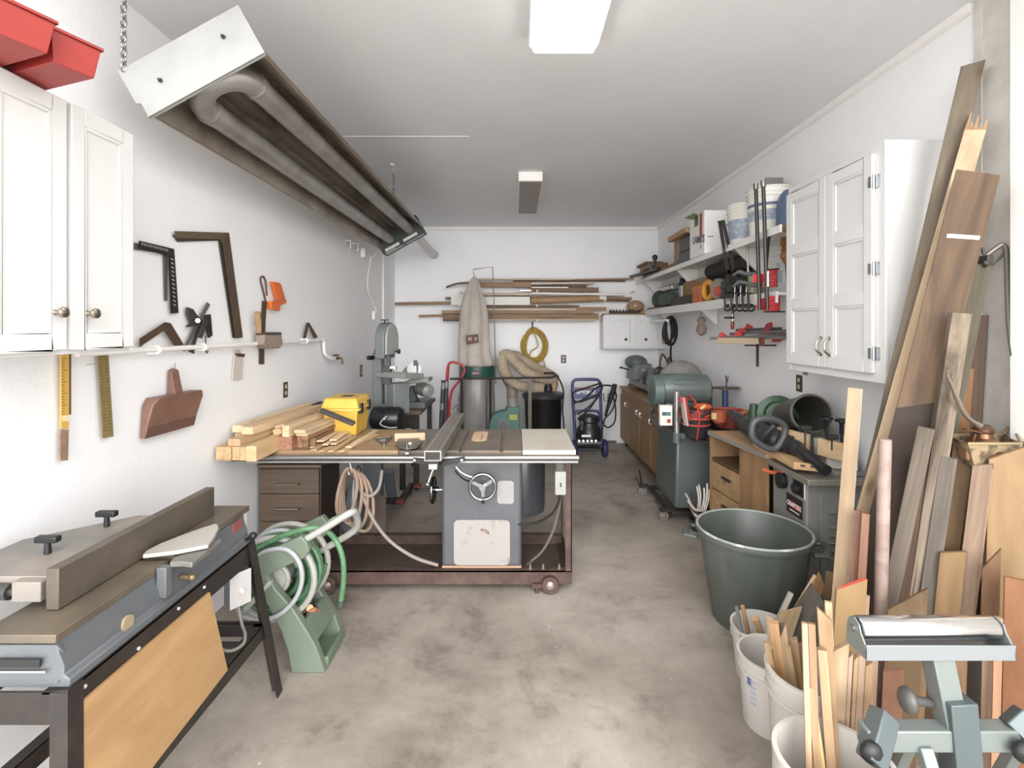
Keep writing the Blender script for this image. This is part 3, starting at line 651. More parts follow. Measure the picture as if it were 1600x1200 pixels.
for y in (2.465, 2.645):
    mk('reel_flange', MB().ring((ctr.x, y, ctr.z), (0, 1, 0), .195, .015, 40, 8).ring((ctr.x, y, ctr.z), (0, 1, 0), .07, .012, 24, 8), rgw, t)
mk('reel_hub', MB().cyl((ctr.x, 2.46, ctr.z), (ctr.x, 2.65, ctr.z), .06, n=20), rgw, t)
h1, h2, h3, h4 = A(468, 848, 2.43), A(546, 802, 2.47), A(556, 826, 2.62), A(480, 872, 2.66)
mk('handle', MB().tube(smooth_path([h1, A(510, 824, 2.45), h2, A(556, 803, 2.53), h3, A(520, 850, 2.64), h4], 8), .017, 10), rgw, t)
mk('handle_plate', MB().add([h1, A(520, 808, 2.46), A(550, 797, 2.5), A(549, 802, 2.5), A(512, 826, 2.455)], [(0, 1, 2, 3, 4)]).prism([A(470, 848, 2.44), A(540, 799, 2.48), A(538, 806, 2.48), A(485, 845, 2.45)], (0, .02, 0)), rg, t)
mk('crank', MB().tube(smooth_path([(ctr.x, 2.44, ctr.z), (ctr.x, 2.40, ctr.z), (ctr.x-.09, 2.39, ctr.z-.10), (ctr.x-.09, 2.33, ctr.z-.10)]), .012, 8), rgw, t)
# the hose
hm = mat('green_hose', '44704a', .4, 0, '5d8860', 25); hm2 = mat('green_hose_dark', '3a6141', .4, 0, '4c734f', 25)
hh = thing('garden_hose', 'green garden hose wound on the reel with its free end hanging', 'hose', (ctr.x, 2.555, ctr.z-.2))
pts = []
for i in range(24*7+1):
    a = 2*PI*i/24; layer = i/24
    y = 2.485+.14*(abs((layer/3.5) % 2-1)); R = .155+.028*(layer > 3.5)+.006*math.sin(layer*9)
    pts.append((ctr.x+R*math.cos(a)*1.02, y, ctr.z+R*math.sin(a)))
mk('coil', MB().tube(pts, .0135, 8), hm, hh)
pts = []
for i in range(24*5+1):
    a = 2*PI*i/24+.4; layer = i/24
    pts.append((ctr.x+(.112+.008*math.sin(layer*5))*math.cos(a), 2.49+.028*layer, ctr.z+(.112+.006*math.cos(layer*7))*math.sin(a)))
mk('inner_coil', MB().tube(pts, .0135, 8), hm2, hh)
fe = [(ctr.x-.13, 2.5, ctr.z+.12), A(400, 858, 2.46), A(440, 838, 2.45), A(480, 826, 2.45), A(505, 827, 2.48), A(523, 842, 2.5), A(535, 870, 2.5), A(537, 905, 2.5), A(533, 938, 2.5)]
mk('free_end', MB().tube(smooth_path(fe), .0135, 10), hm, hh)
e0, e1 = A(533, 938, 2.5), A(532, 947, 2.5)
mk('coupling', MB().cyl(e0, e1, .017, n=14), mat('dark_coupling', '4c5a53', .4, .5), hh)
gh = thing('supply_hose', 'pale grey leader hose looping around the near side of the reel', 'hose', A(420, 970, 2.42))
loop = [(368, 968), (345, 958), (372, 945)]
wl = [A(395, 893, 2.44), A(392, 885, 2.43), A(412, 863, 2.42), A(445, 858, 2.40), A(466, 876, 2.39), A(472, 905, 2.39), A(462, 935, 2.39), A(440, 958, 2.39), A(415, 968, 2.39), A(390, 966, 2.40), A(374, 956, 2.42), A(368, 940, 2.46)]
mk('hose', MB().tube(smooth_path(wl), .011, 10), mat('pale_hose', '9da0a1', .4), gh)
wl2 = [A(386, 868, 2.52), A(395, 848, 2.52), A(420, 832, 2.52), A(450, 830, 2.54), A(466, 845, 2.56), A(478, 870, 2.58), A(483, 905, 2.6), A(484, 920, 2.6)]
mk('hose', MB().tube(smooth_path(wl2), .011, 10), mat('pale_hose', ''), gh)
nz = thing('spray_nozzle', 'black and brass hose nozzle tucked between the reel legs', 'nozzle', A(484, 958, 2.58))
mk('body', MB().lathe([(.016, 0), (.022, .01), (.022, .05), (.014, .06), (.013, .1), (.02, .11), (.02, .13)], A(484, 952, 2.58), (0, 0, 1), 14), black_plastic, nz)
mk('brass_ring', MB().cyl(A(484, 950, 2.56), A(484, 950, 2.53), .02, .016, 14), mat('brass', '9c6b45', .3, .8), nz)
mk('grip', MB().tube(smooth_path([A(470, 966, 2.56), A(480, 962, 2.55), A(493, 950, 2.55)]), .018, 10), black_plastic, nz)
ch = thing('coral_hose', 'short coral pink hose piece between the reel legs', 'hose', A(486, 974, 2.55))
mk('loop', MB().tube(smooth_path([A(480, 974, 2.52), A(482, 962, 2.52), A(490, 953, 2.54), A(497, 958, 2.58), A(494, 970, 2.6)]), .014, 10), mat('coral_rubber', 'a66a52', .5), ch)
# ------------------------------------------------------------------ table saw with long extension
TZ = .88
t = thing('table_saw', 'grey cabinet table saw with chrome handwheels on a rusty wheeled base', 'table saw', (-.21, 3.45, 0))
FY, BY = 3.10, 3.76
mk('saw_table', MB().box((-.709, FY, TZ-.03), (-.345, BY, TZ)).box((-.325, FY, TZ-.03), (-.098, BY, TZ)).box((-.078, FY, TZ-.03), (.037, BY, TZ)).box((-.345, FY, TZ-.03), (-.325, BY, TZ-.010)).box((-.098, FY, TZ-.03), (-.078, BY, TZ-.010)), mat('saw_iron', '6a6156', .42, .35, '847463', 4), t, bev=.002)
th_ = [(-.245+.05*math.cos(a)+(0), (3.40 if s < 0 else 3.62)+.05*math.sin(a), TZ) for s, a0 in ((1, 0), (-1, PI)) for a in [a0+PI*i/8 for i in range(9)]]
ins = mk('throat_plate', MB().prism(th_, (0, 0, .002)), wood('insert_wood', 'dcb78a', 'cfa777', 'Y', vary=.02), t)
mk('blade_slot', B3((-.232, 3.40, TZ+.002), (-.227, 3.55, TZ+.0026)), black_plastic, ins)
mk('right_extension', B3((.041, FY, TZ-.03), (.364, BY, TZ+.001)), mat('cream_laminate', 'c6bfb0', .45, 0, 'bab2a2', 3), t, bev=.002)
exm = wood('worn_plywood', 'b28f62', '957349', 'X', 8, .55, vary=.02)
mk('left_extension', B3((-1.69, FY, TZ-.03), (-.713, BY-.01, TZ)), exm, t, bev=.002)
mk('front_rail', MB().cyl((-1.68, 3.035, .853), (.372, 3.035, .853), .0165, n=14), alu, t)
mk('rail_angle', MB().box((-1.68, 3.03, .822), (.37, 3.10, .834)).box((-1.68, 3.075, .834), (.37, 3.098, .85)), mat('bright_alu', '9b9b9a', .35, .6), t, bev=.002)
mk('rear_rail', MB().box((-1.68, BY+.001, .82), (.372, BY+.03, .872)), alu, t)
mk('under_frame', MB().box((-1.62, 3.15, .80), (-.5, 3.18, .849)).box((-1.62, 3.65, .80), (-.5, 3.68, .849)), mat('dark_underframe', '3f3a36', .6), t)
# cabinet
cabm = mat('saw_grey', '525559', .4, 0, '4c4f53', 4)
cy = 3.20
mk('cabinet', B3((-.464, cy, .126), (.036, 3.68, .849)), cabm, t, bev=.022, seg=4)
mk('front_seam', B3((-.2275, cy-.0012, .13), (-.2235, cy+.002, .84)), mat('seam_dark', '4a4f55', .6), t)
mk('plinth', B3((-.46, cy-.004, .118), (.034, 3.69, .135)), mat('worn_orange', 'b58d6e', .6), t)
def fp(px, py, d=0): return A(px, py, cy-d)
def rrect(x0, z0, x1, z1, r, y, n=4):
    pts = []
    for cx, cz, a0 in ((x1-r, z1-r, 0), (x0+r, z1-r, PI/2), (x0+r, z0+r, PI), (x1-r, z0+r, 3*PI/2)):
        for i in range(n+1): a = a0+PI/2*i/n; pts.append((cx+r*math.cos(a), y, cz+r*math.sin(a)))
    return pts
a, b = fp(709, 883), fp(797, 812)
d = mk('access_door', MB().prism(rrect(a.x, a.z, b.x, b.z, .03, cy-.001), (0, -.006, 0)), mat('stained_white', '97938e', .45, 0, '777069', 9, .55, .75), t, bev=.002)
l = fp(753, 828, .008)
mk('latch', MB().tube(smooth_path([l, l+V((0, -.012, .004)), l+V((.03, -.014, -.004)), l+V((.042, -.012, -.02))]), .005, 8), mat('reddish_latch', '8b5f55', .4, .4), d)
a, b = fp(777, 787), fp(803, 751)
mk('instruction_plate', MB().prism(rrect(a.x, a.z, b.x, b.z, .02, cy-.001), (0, -.003, 0)), mat('pale_plate', '92918e', .4, 0, '878582', 12), t)
for dx, dz in ((.012, .012), (.09, .012), (.012, .128), (.09, .128)): mk('rivet', MB().cyl((a.x+dx, cy-.004, a.z+dz), (a.x+dx, cy-.007, a.z+dz), .003, n=8), steel, t)
# arc slot and handwheels
ac = V((-.20, cy, .70)); arc = []
slot = [fp(*q) for q in ((711, 735), (716, 741), (726, 749), (737, 753))]
mk('tilt_slot', MB().tube([p+V((0, -.0, 0)) for p in smooth_path(slot)], .016, 8, flat=.2), black_plastic, t)
slot2 = [fp(*q) for q in ((712, 729), (719, 737), (730, 743), (740, 746))]
mk('tilt_scale', MB().tube([p+V((0, -.003, 0)) for p in smooth_path(slot2)], .010, 8), chrome, t)
def handwheel(c, ax, R, name='handwheel', crank=-1.4):
    c, ax = V(c), V(ax).normalized(); u, w_ = perp(ax)
    if abs(ax.y) > .9: u, w_ = V((1, 0, 0)), V((0, 0, 1))
    else: u, w_ = V((0, 1, 0)), V((0, 0, 1))
    hw = mk(name, MB().tube([c+(u*math.cos(2*PI*i/36)+w_*math.sin(2*PI*i/36))*R for i in range(36)], .0105, 10, True), chrome, t)
    mk('hub', MB().cyl(c-ax*.02, c+ax*.035, .02, n=18).cyl(c+ax*.0, c+ax*.06, .012, n=12), chrome, hw)
    for k in range(3):
        an = crank+2*PI*k/3; dd = u*math.cos(an)+w_*math.sin(an)
        mk('spoke', MB().beam(c+dd*.012+ax*.0, c+dd*(R-.004), .022, .008, ax, .017), chrome, hw)
    dd = u*math.cos(crank)+w_*math.sin(crank)
    mk('crank_handle', MB().lathe([(.006, 0), (.006, .012), (.010, .02), (.011, .05), (.006, .06)], c+dd*R-ax*.0, -ax, 12), black_plastic, hw)
wc = A(754, 761, 3.10); handwheel(wc, (0, 1, 0), .078, crank=-1.5)
mk('wheel_shaft', MB().cyl(wc, (wc.x, cy+.01, wc.z), .014), steel, t)
wc2 = A(676, 765, 3.38); wc2.x = -.545
handwheel(wc2, (1, 0, 0), .082, crank=.4)
mk('wheel_shaft', MB().cyl(wc2, (-.455, wc2.y, wc2.z), .013).cyl((-.47, wc2.y, wc2.z), (-.462, wc2.y, wc2.z), .05, n=18), steel, t)
mk('lock_lever', MB().cyl(wc2+V((-.09, 0, .002)), wc2+V((-.0, 0, 0)), .008, n=10), black_plastic, t)
mk('motor_cover', MB().lathe([(.0, 0), (.13, .0), (.15, .01), (.155, .08), (.155, .40), (.14, .45), (0, .46)], (.046, 3.52, .37), (0, 0, 1), 28, 1.0), mat('dark_grey_gloss', '34373b', .28), t)
sb0, sb1 = A(867, 772, 3.06), A(884, 736, 3.06)
swb = mk('switch_box', B3((sb0.x, 3.04, sb0.z), (sb1.x, 3.09, sb1.z)), mat('pale_switch', '8f8f8c', .4), t, bev=.003)
mk('switch_hanger', B3((sb0.x+.008, 3.06, sb1.z), (sb0.x+.05, 3.08, .83)), mat('dark_casting', ''), t)
for dz in (.055, .068): mk('button', MB().cyl((sb0.x+.033, 3.042, sb0.z+dz), (sb0.x+.033, 3.034, sb0.z+dz), .005, n=10), black_plastic, swb)
mk('power_cable', MB().tube(smooth_path([((sb0.x+sb1.x)/2, 3.07, sb0.z), A(873, 785, 3.08), A(862, 803, 3.12), A(840, 816, 3.17), A(815, 819, 3.2), A(800, 818, 3.22)]), .008, 8), black_rubber, t)
mk('power_cable', MB().tube(smooth_path([((sb0.x+sb1.x)/2+.008, 3.08, sb0.z), A(872, 800, 3.14), A(864, 830, 3.2), A(848, 860, 3.26), A(831, 876, 3.3), A(822, 884, 3.32)]), .008, 8), mat('grey_cord', ''), t)
# fence
fx0, fx1, fy0, fy1, fz0, fz1 = -.506, -.410, 2.82, 4.07, .888, .946
fm = mat('fence_alu', '9d978d', .38, .6, '857d71', 4)
f = MB()
for x0_, x1_, z0_, z1_ in ((fx0, fx1, fz1-.008, fz1), (fx0, fx0+.008, fz0, fz1-.008), (fx1-.008, fx1, fz0, fz1-.008), (fx0+.008, fx1-.008, fz0, fz0+.006)): f.box((x0_, fy0, z0_), (x1_, fy1, z1_))
fr = thing('rip_fence', 'aluminium rip fence with channelled top lying across the saw table', 'fence', ((fx0+fx1)/2, 3.44, TZ))
mk('extrusion', f, fm, fr, bev=.001)
for xx in (-.478, -.458, -.438): mk('top_groove', B3((xx-.003, fy0+.002, fz1-.001), (xx+.003, fy1, fz1+.0006)), mat('groove_dark', '5e584f', .5), fr)
mk('end_core', B3((fx0+.009, fy0+.012, fz0+.006), (fx1-.009, fy0+.02, fz1-.008)), black_plastic, fr)
mk('clamp_head', MB().prism([(-.60, 2.985, .862), (-.60, 2.985, .835), (-.48, 2.985, .815), (-.43, 2.985, .815), (-.30, 2.985, .842), (-.30, 2.985, .868), (-.43, 2.985, .845), (-.48, 2.985, .845)], (0, .026, 0)).box((-.49, 2.86, .832), (-.43, 2.99, .886)), mat('fence_black', '2b2b2c', .4, .3), fr, bev=.002)
lv0, lv1 = A(678, 730, 2.84), A(668, 757, 2.80)
mk('clamp_lever', MB().cyl(lv0, lv1, .007, n=10).ball(lv1, .013), chrome, fr)
mk('clamp_cam', MB().box(lv0+V((-.03, -.01, -.012)), lv0+V((.02, .03, .02))), mat('bright_alu', ''), fr, bev=.003)
for xx in (-.59, -.315): mk('bolt', MB().cyl((xx, 2.985, .852), (xx, 2.978, .852), .008, n=8), steel, fr)
# wheeled base frame
bz0, bz1 = .045, .125
mb = mk('base_frame', MB().box((-1.26, 3.15, bz0), (.345, 3.158, bz1)).box((-1.26, 3.15, bz1-.006), (.345, 3.205, bz1)), rust, t)
mk('base_frame', MB().box((-1.26, 3.74, bz0), (.345, 3.748, bz1)).box((-1.26, 3.69, bz1-.006), (.345, 3.748, bz1)), rust, t)
mk('base_side', MB().box((.337, 3.158, bz0), (.345, 3.74, bz1)).box((.30, 3.158, bz0), (.337, 3.74, bz0+.006)), rust, t)
mk('base_side', MB().box((-1.26, 3.158, bz0), (-1.252, 3.74, bz1)), rust, t)
mk('base_sheet', B3((-1.245, 3.165, bz0-.006), (.33, 3.735, bz0)), mat('brown_sheet', '5a4a42', .7, 0, '473a34', 4), t)  # thin brown sheet filling the space between the base rails
mk('post', MB().box((.305, 3.152, bz1), (.345, 3.158, .822)).box((.339, 3.152, bz1), (.345, 3.20, .822)), rust, t)
mk('post', MB().box((.305, 3.742, bz1), (.345, 3.748, .822)).box((.339, 3.70, bz1), (.345, 3.748, .822)), rust, t)
mk('rear_panel', B3((-1.25, 3.742, bz1), (-.95, 3.748, .4)), mat('brown_sheet', ''), t)
def caster(x, y, r, par, wm=None, name='caster', ax=(0, 1, 0)):
    ax = V(ax)
    c_ = mk(name, MB().lathe([(r*.55, -.018), (r*.9, -.018), (r, -.012), (r, .012), (r*.9, .018), (r*.55, .018)], (x, y, r), ax, 26, closed=True), wm or rust, par, bev=.002)
    mk('wheel_hub', MB().lathe([(r*.25, -.022), (r*.5, -.014), (r*.56, -.01), (r*.56, .01), (r*.5, .014), (r*.25, .022)], (x, y, r), ax, 20), mat('hub_worn', '9b8c84', .4, .5), c_)
for x, y in ((.21, 3.125), (.21, 3.775), (-1.15, 3.125), (-1.15, 3.775)): caster(x, y, .053, t)
for x in (.09, .17, .27): mk('base_bolt', MB().cyl((x, 3.18, bz1), (x, 3.18, bz1+.03), .006, n=8).cyl((x, 3.18, bz1), (x, 3.18, bz1+.008), .011, n=6), mat('zinc_bolt', 'b8b4ae', .35, .8), t)
mk('foot_pad', MB().cyl((.13, 3.135, 0), (.13, 3.135, .05), .012, n=10).box((.10, 3.12, .035), (.16, 3.149, .06)), rust, t)

# ------------------------------------------------------------------ under the extension: drawers, hose, bag
dk_oak = wood('walnut_laminate', '6f5a47', '5a4737', 'X', 20, .5, vary=.02)
t2 = thing('drawer_unit', 'dark walnut drawer unit with silver pulls under the saw extension', 'drawer unit', (-1.48, 3.6, 0))
X0, X1, DY = -1.69, -1.285, 3.36
mk('carcass', B3((X0, DY+.02, .0), (X1, 3.73, .705)), mat('dark_side', '3e342d', .55), t2, bev=.002)
mk('top', B3((X0-.005, DY-.005, .705), (X1+.005, 3.735, .725)), wood('drawer_top', '80654a', '6b5139', 'X', vary=.02), t2, bev=.002)
for z0, z1, hz in ((.535, .695, .60), (.355, .53, .44), (.01, .35, .2)):
    dr = mk('drawer', B3((X0+.008, DY, z0), (X1-.008, DY+.0195, z1)), dk_oak, t2, bev=.002)
    hx = -1.49
    mk('pull', MB().tube([(hx-.075, DY, hz), (hx-.07, DY-.024, hz), (hx+.07, DY-.024, hz), (hx+.075, DY, hz)], .006, 8), nickel, dr)
hk = A(547, 728, 3.07)
t3 = thing('air_hose', 'brown rubber air hose coiled on a hook under the saw extension', 'hose', hk-V((0, 0, .36)))
pts = []
for k in range(4):
    ox = -.035+.03*k
    for i in range(20):
        a = PI/2+2*PI*i/20
        pts.append(hk+V((ox*.55*(1-math.sin(a))+(.055+.012*k)*math.cos(a), .02*k+.012*math.sin(3*a), -.17-.02*k+(.16+.01*k)*math.sin(a))))
tail = [A(552, 735, 3.12), A(562, 765, 3.12), A(578, 775, 3.1), A(592, 762, 3.14), A(597, 735, 3.2)]
mk('coil', MB().tube(pts, .0105, 8), mat('brown_hose', '8f7663', .55), t3)
mk('upper_run', MB().tube(smooth_path(tail), .010, 8), mat('grey_hose', '8a8078', .55), t3)
run = [A(556, 738, 3.10), A(566, 775, 3.09), A(582, 815, 3.09), A(610, 850, 3.09), A(650, 874, 3.1), A(692, 886, 3.17), A(705, 884, 3.22)]
run = [A(556, 738, 3.11), A(567, 775, 3.11), A(583, 812, 3.11), A(610, 846, 3.12), A(648, 871, 3.14), A(684, 883, 3.18)]
mk('lower_run', MB().tube(smooth_path(run), .0105, 8), mat('grey_hose', ''), t3)
mk('hook', MB().tube(smooth_path([(hk.x, 3.06, .822), hk+V((.012, -.012, -.03)), hk+V((0, -.012, -.05)), hk+V((-.008, -.012, -.03))]), .003, 6), steel, t3)
bg_ = thing('parts_bag', 'dark plastic bag hanging beside the coiled air hose', 'bag', A(556, 828, 3.2))
b0 = A(553, 748, 3.2)
mk('sack', MB().lathe([(.012, 0), (.03, -.05), (.05, -.12), (.075, -.2), (.08, -.28), (.065, -.33), (.02, -.35), (0, -.352)], b0, (0, 0, 1), 14, 1.0), mat('smoky_plastic', '4d5359', .22, 0, '3b4046', 18, bmp=.5, bs=40), bg_)
mk('strap', MB().tube(smooth_path([b0, A(560, 728, 3.2), A(566, 745, 3.19), A(573, 790, 3.15), A(566, 835, 3.14)]), .004, 6), black_rubber, bg_)
# ------------------------------------------------------------------ lumber on the saw extension
GB = 'timber stacked on the saw extension'
LZ = TZ+.001
def lum(x0, y0, x1, y1, z, w, t, m, label, group=GB, n=(0, 0, 1), z1=None):
    z1 = z if z1 is None else z1
    return board('timber', (x0, y0, z+t/2), (x1, y1, z1+t/2), w, t, m, label, 'timber', group, n)
# bottom row, near ends overhanging the front rail by the left wall
for i, (x, w, y0, y1) in enumerate(((-1.660, .044, 2.87, 3.55), (-1.612, .042, 2.86, 3.50), (-1.566, .043, 2.865, 3.48), (-1.521, .040, 2.86, 3.40), (-1.468, .056, 2.84, 3.20))):
    lum(x, y0, x+.005, y1, LZ, w, .075 if i < 4 else .085, pine,
        ('orange tinted stud touching the left wall in the bottom row of the pile', 'stud second from the left wall in the bottom row of the pile',
         'middle stud of the bottom row, third from the left wall', 'stud fourth from the left wall, half hidden in the bottom row',
         'thick squared stud closing the right end of the bottom row')[i])
LZ2 = LZ+.0765
lum(-1.585, 2.88, -1.55, 3.40, LZ2, .07, .040, birch, 'pale board lying flat on the bottom row of studs')
lum(-1.64, 3.02, -1.60, 3.72, LZ2, .036, .042, pine, 'narrow stud on the second layer next to the left wall')
lum(-1.500, 3.22, -1.47, 3.74, LZ2, .06, .04, pine, 'stud behind the thick squared one on the second layer')
LZ3 = LZ2+.0435
lum(-1.650, 3.04, -1.60, 3.98, LZ3-.0, .070, .042, fresh, 'long board on top of the pile, closest to left wall')
lum(-1.565, 2.98, -1.49, 3.92, LZ3-.0, .072, .044, fresh, 'long board on top of the pile, right of its twin')
# middle of the pile: blocks and bundles
lum(-1.400, 3.10, -1.395, 3.42, LZ, .086, .082, cedar, 'reddish square block end facing front in the middle of the pile')
lum(-1.338, 3.17, -1.33, 3.50, LZ, .034, .055, cedar, 'reddish batten low in the bundle right of the square block')
lum(-1.302, 3.17, -1.294, 3.50, LZ, .034, .055, brownw, 'brown batten low in the bundle beside the reddish one')
lum(-1.266, 3.19, -1.258, 3.50, LZ, .034, .055, brownw, 'rightmost batten low in the bundle under the white boards')
lum(-1.468, 3.15, -1.40, 3.68, LZ+.084, .055, .034, pine, 'tilted board crossing above the square block, left of white end', n=(-.3, 0, 1))
lum(-1.465, 3.17, -1.395, 3.70, LZ+.122, .065, .020, birch, 'thin board lying on the tilted one in mid pile', n=(-.3, 0, 1))
lum(-1.385, 3.08, -1.345, 3.62, LZ+.084, .044, .070, fresh, 'block with white sawn end facing the camera in mid pile')
lum(-1.305, 3.13, -1.27, 3.55, LZ+.058, .072, .022, cedar, 'lower of the reddish boards under the pale pair')
lum(-1.307, 3.12, -1.272, 3.55, LZ+.082, .072, .020, fresh, 'lower pale board of the pair right of the white ended block')
lum(-1.310, 3.10, -1.275, 3.55, LZ+.104, .072, .020, fresh, 'upper pale board of the pair right of the white ended block')
# thin offcut strips fanned out on the table
strips = [(843, 448, 1030, 300, 0), (850, 470, 1060, 330, 0), (870, 400, 1120, 270, 2), (905, 395, 1150, 262, 3), (950, 425, 1170, 275, 1),
          (1015, 385, 1195, 262, 3), (1020, 420, 1240, 290, 1), (915, 480, 1010, 440, 0), (1000, 482, 1300, 290, 0), (1090, 482, 1380, 335, 0), (1150, 445, 1385, 300, 1)]
names = ['leftmost thin strip at the bottom of the fanned offcuts', 'thin strip second from the left under the fanned offcuts', 'thin strip lying highest on the left side of the offcuts', 'thin strip on top of the offcuts beside the highest one',
         'thin strip in the middle layer at the left of the offcuts', 'wide thin strip on top in the middle of the offcuts', 'thin strip below the wide top one in the offcuts', 'short thin strip lying nearest the front rail',
         'long thin strip second from the right of the offcuts', 'rightmost thin strip of the fanned offcuts', 'thin strip crossing over the rightmost offcut']
for (a, b, c, d_, lay), nm in zip(strips, names):
    z = LZ+.0005+lay*.0095; 
    p = AZ(333+a/5.517, 619+b/5.517, z)+V((.012, 0, 0)); q = AZ(333+c/5.517, 619+d_/5.517, z)+V((.02, 0, 0))
    if q.x < -1.055 and q.y > 3.48: q = p+(q-p)*((3.48-p.y)/(q.y-p.y))
    board('wood_strip', p+V((0, 0, .0045)), q+V((0, 0, .0045)), .036 if lay != 3 else .044, .0085, fresh if lay % 2 else pine, nm, 'wood strip', 'thin offcut strips on the saw table', (0, 0, 1), cut=.012)
# dark metal bar across the toolbox front
p, q = A(501, 641, 3.42), A(553, 662, 3.34)
single('metal_bar', MB().beam(p, q, .035, .02, (0, -.5, 1)), mat('dull_dark_steel', '6b6661', .4, .6), 'dull grey metal bar leaning across the front of the yellow toolbox', 'bar', bev=.002)
# yellow toolbox
yp = mat('yellow_plastic', 'dfb23f', .4, 0, 'd3a433', 4)
tb = thing('toolbox', 'yellow plastic toolbox with black latches at back of saw extension', 'toolbox', (-1.2, 3.66, TZ))
bx0, bx1, by0, by1 = -1.325, -1.085, 3.50, 3.80
mk('body', MB().hexa([(bx0+.03, by0+.02, TZ+.001), (bx1-.015, by0+.02, TZ+.001), (bx1-.015, by1-.02, TZ+.001), (bx0+.03, by1-.02, TZ+.001), (bx0, by0, 1.065), (bx1, by0, 1.065), (bx1, by1, 1.065), (bx0, by1, 1.065)]), yp, tb, bev=.008)
mk('lid', MB().hexa([(bx0-.012, by0-.012, 1.067), (bx1+.012, by0-.012, 1.067), (bx1+.012, by1+.012, 1.067), (bx0-.012, by1+.012, 1.067), (bx0+.01, by0+.01, 1.14), (bx1-.01, by0+.01, 1.14), (bx1-.01, by1-.01, 1.14), (bx0+.01, by1-.01, 1.14)]), yp, tb, bev=.014, seg=3)
mk('lid_lip', B3((bx0-.018, by0-.018, 1.056), (bx1+.018, by1+.018, 1.068)), mat('yellow_lip', 'e9c35c', .4), tb, bev=.004)
for y in (3.555, 3.745): mk('latch', B3((bx1+.002, y-.025, 1.03), (bx1+.022, y+.025, 1.10)), black_plastic, tb, bev=.006)
mk('handle_recess', B3((bx0+.09, by0+.10, 1.139), (bx0+.17, by1-.11, 1.1415)), black_plastic, tb)
# dark screwdriver sticking out between toolbox and boards
p, q = A(488, 632, 3.62), A(503, 628, 3.64)
single('chisel', MB().cyl(A(487, 633, 3.5), A(497, 630, 3.49), .004, .009, 8).cyl(A(497, 630, 3.49), A(502, 629, 3.47), .010, .010, 10), black_plastic, 'dark pointed tool poking out left of the yellow toolbox lid', 'tool')
# triangle square and miter gauge
zt = TZ+.001
sq = [AZ(a, b, zt) for a, b in ((584, 686.5), (612, 685), (600, 698))]
ts = thing('speed_square', 'silver triangular square lying flat on the saw extension', 'square', AZ(598, 690, zt))
inner = [sq[0]*.62+(sq[1]+sq[2])*.19, sq[1]*.62+(sq[0]+sq[2])*.19, sq[2]*.62+(sq[0]+sq[1])*.19]
mbq = MB()
for i in range(3):
    j = (i+1) % 3; mbq.prism([sq[i], sq[j], inner[j], inner[i]], (0, 0, .004))
mk('plate', mbq, alu, ts)
mk('fence_lip', MB().beam(sq[1]+V((0, 0, .008)), sq[2]+V((0, 0, .008)), .006, .022, (0, 0, 1)), alu, ts)
mg = thing('miter_gauge', 'steel miter gauge with pale wood backing lying beside the rip fence', 'miter gauge', AZ(640, 699, zt))
c = AZ(640, 700, zt); 
mk('bar', MB().beam(AZ(636, 710, zt)+V((0, 0, .006)), AZ(646, 682, zt)+V((0, 0, .006)), .019, .010, (0, 0, 1)), steel, mg)
hd = [AZ(a, b, zt) for a, b in ((618, 698), (622, 691), (654, 690), (660, 697), (652, 704), (636, 707), (624, 704))]
mk('head', MB().prism([p+V((0, 0, .012)) for p in hd], (0, 0, .012)), mat('gauge_steel', '77716a', .4, .6), mg, bev=.003)
mk('face', MB().beam(AZ(617, 690, zt)+V((0, 0, .028)), AZ(664, 688.5, zt)+V((0, 0, .028)), .016, .05, (0, 0, 1)), wood('gauge_wood', 'dcb690', 'caa075', vary=.02), mg)
mk('pointer', MB().box(c+V((-.012, -.012, .024)), c+V((.012, .012, .034))), white_plastic, mg, bev=.002)
mk('lock_knob', MB().cyl(AZ(636, 705, zt)+V((0, 0, .024)), AZ(636, 705, zt)+V((0, 0, .05)), .009, n=12), chrome, mg)
# ------------------------------------------------------------------ band saw
bz = mat('bandsaw_green_grey', '6a706f', .4, 0, '636968', 4)
t = thing('band_saw', 'grey green band saw with black motor on mobile base by the left wall', 'band saw', (-1.18, 4.55, 0))
SY = 4.40
def sp_(px, py, Y=SY): return A(px, py, Y)
# upper wheel housing: a flat rounded drum seen almost edge-on
def drum(cx, cy_, cz, r, dep, ax, hz=1.0):
    ax = V(ax).normalized(); u = V((-ax.y, ax.x, 0)); pts = []
    for i in range(13): a = PI*i/12; pts.append(V((cx, cy_, cz))+u*r*math.cos(a)+V((0, 0, r*math.sin(a))))
    pts += [V((cx, cy_, cz))-u*r+V((0, 0, -r*hz)), V((cx, cy_, cz))+u*r+V((0, 0, -r*hz))]
    return MB().prism(pts, ax*dep)
ax = V((.99, -.13, 0)).normalized()
mk('upper_housing', drum(-1.185, 4.52, 1.52, .155, .085, ax, 1.05), bz, t, bev=.012, seg=3)
mk('upper_cover', drum(-1.185+ax.x*.085, 4.52+ax.y*.085, 1.52, .143, .02, ax, .9), mat('cover_grey', '9a9f9d', .4, .1), t, bev=.006)
mk('spine', MB().beam((-1.24, 4.62, 1.40), (-1.235, 4.62, .72), .11, .09, (1, 0, 0)).beam((-1.24, 4.62, 1.40), (-1.19, 4.58, 1.50), .10, .08, (1, 0, 0)), bz, t, bev=.012)
mk('lower_housing', drum(-1.19, 4.52, .80, .155, .085, ax, 1.3), bz, t, bev=.012)
mk('tension_knob', MB().cyl(sp_(601, 505), sp_(601, 500), .008).cyl(sp_(601, 501), sp_(601, 499), .034, n=8), black_plastic, t)
mk('tracking_knob', MB().cyl((-1.27, 4.55, 1.36), (-1.30, 4.5, 1.36), .02, n=8), black_plastic, t)
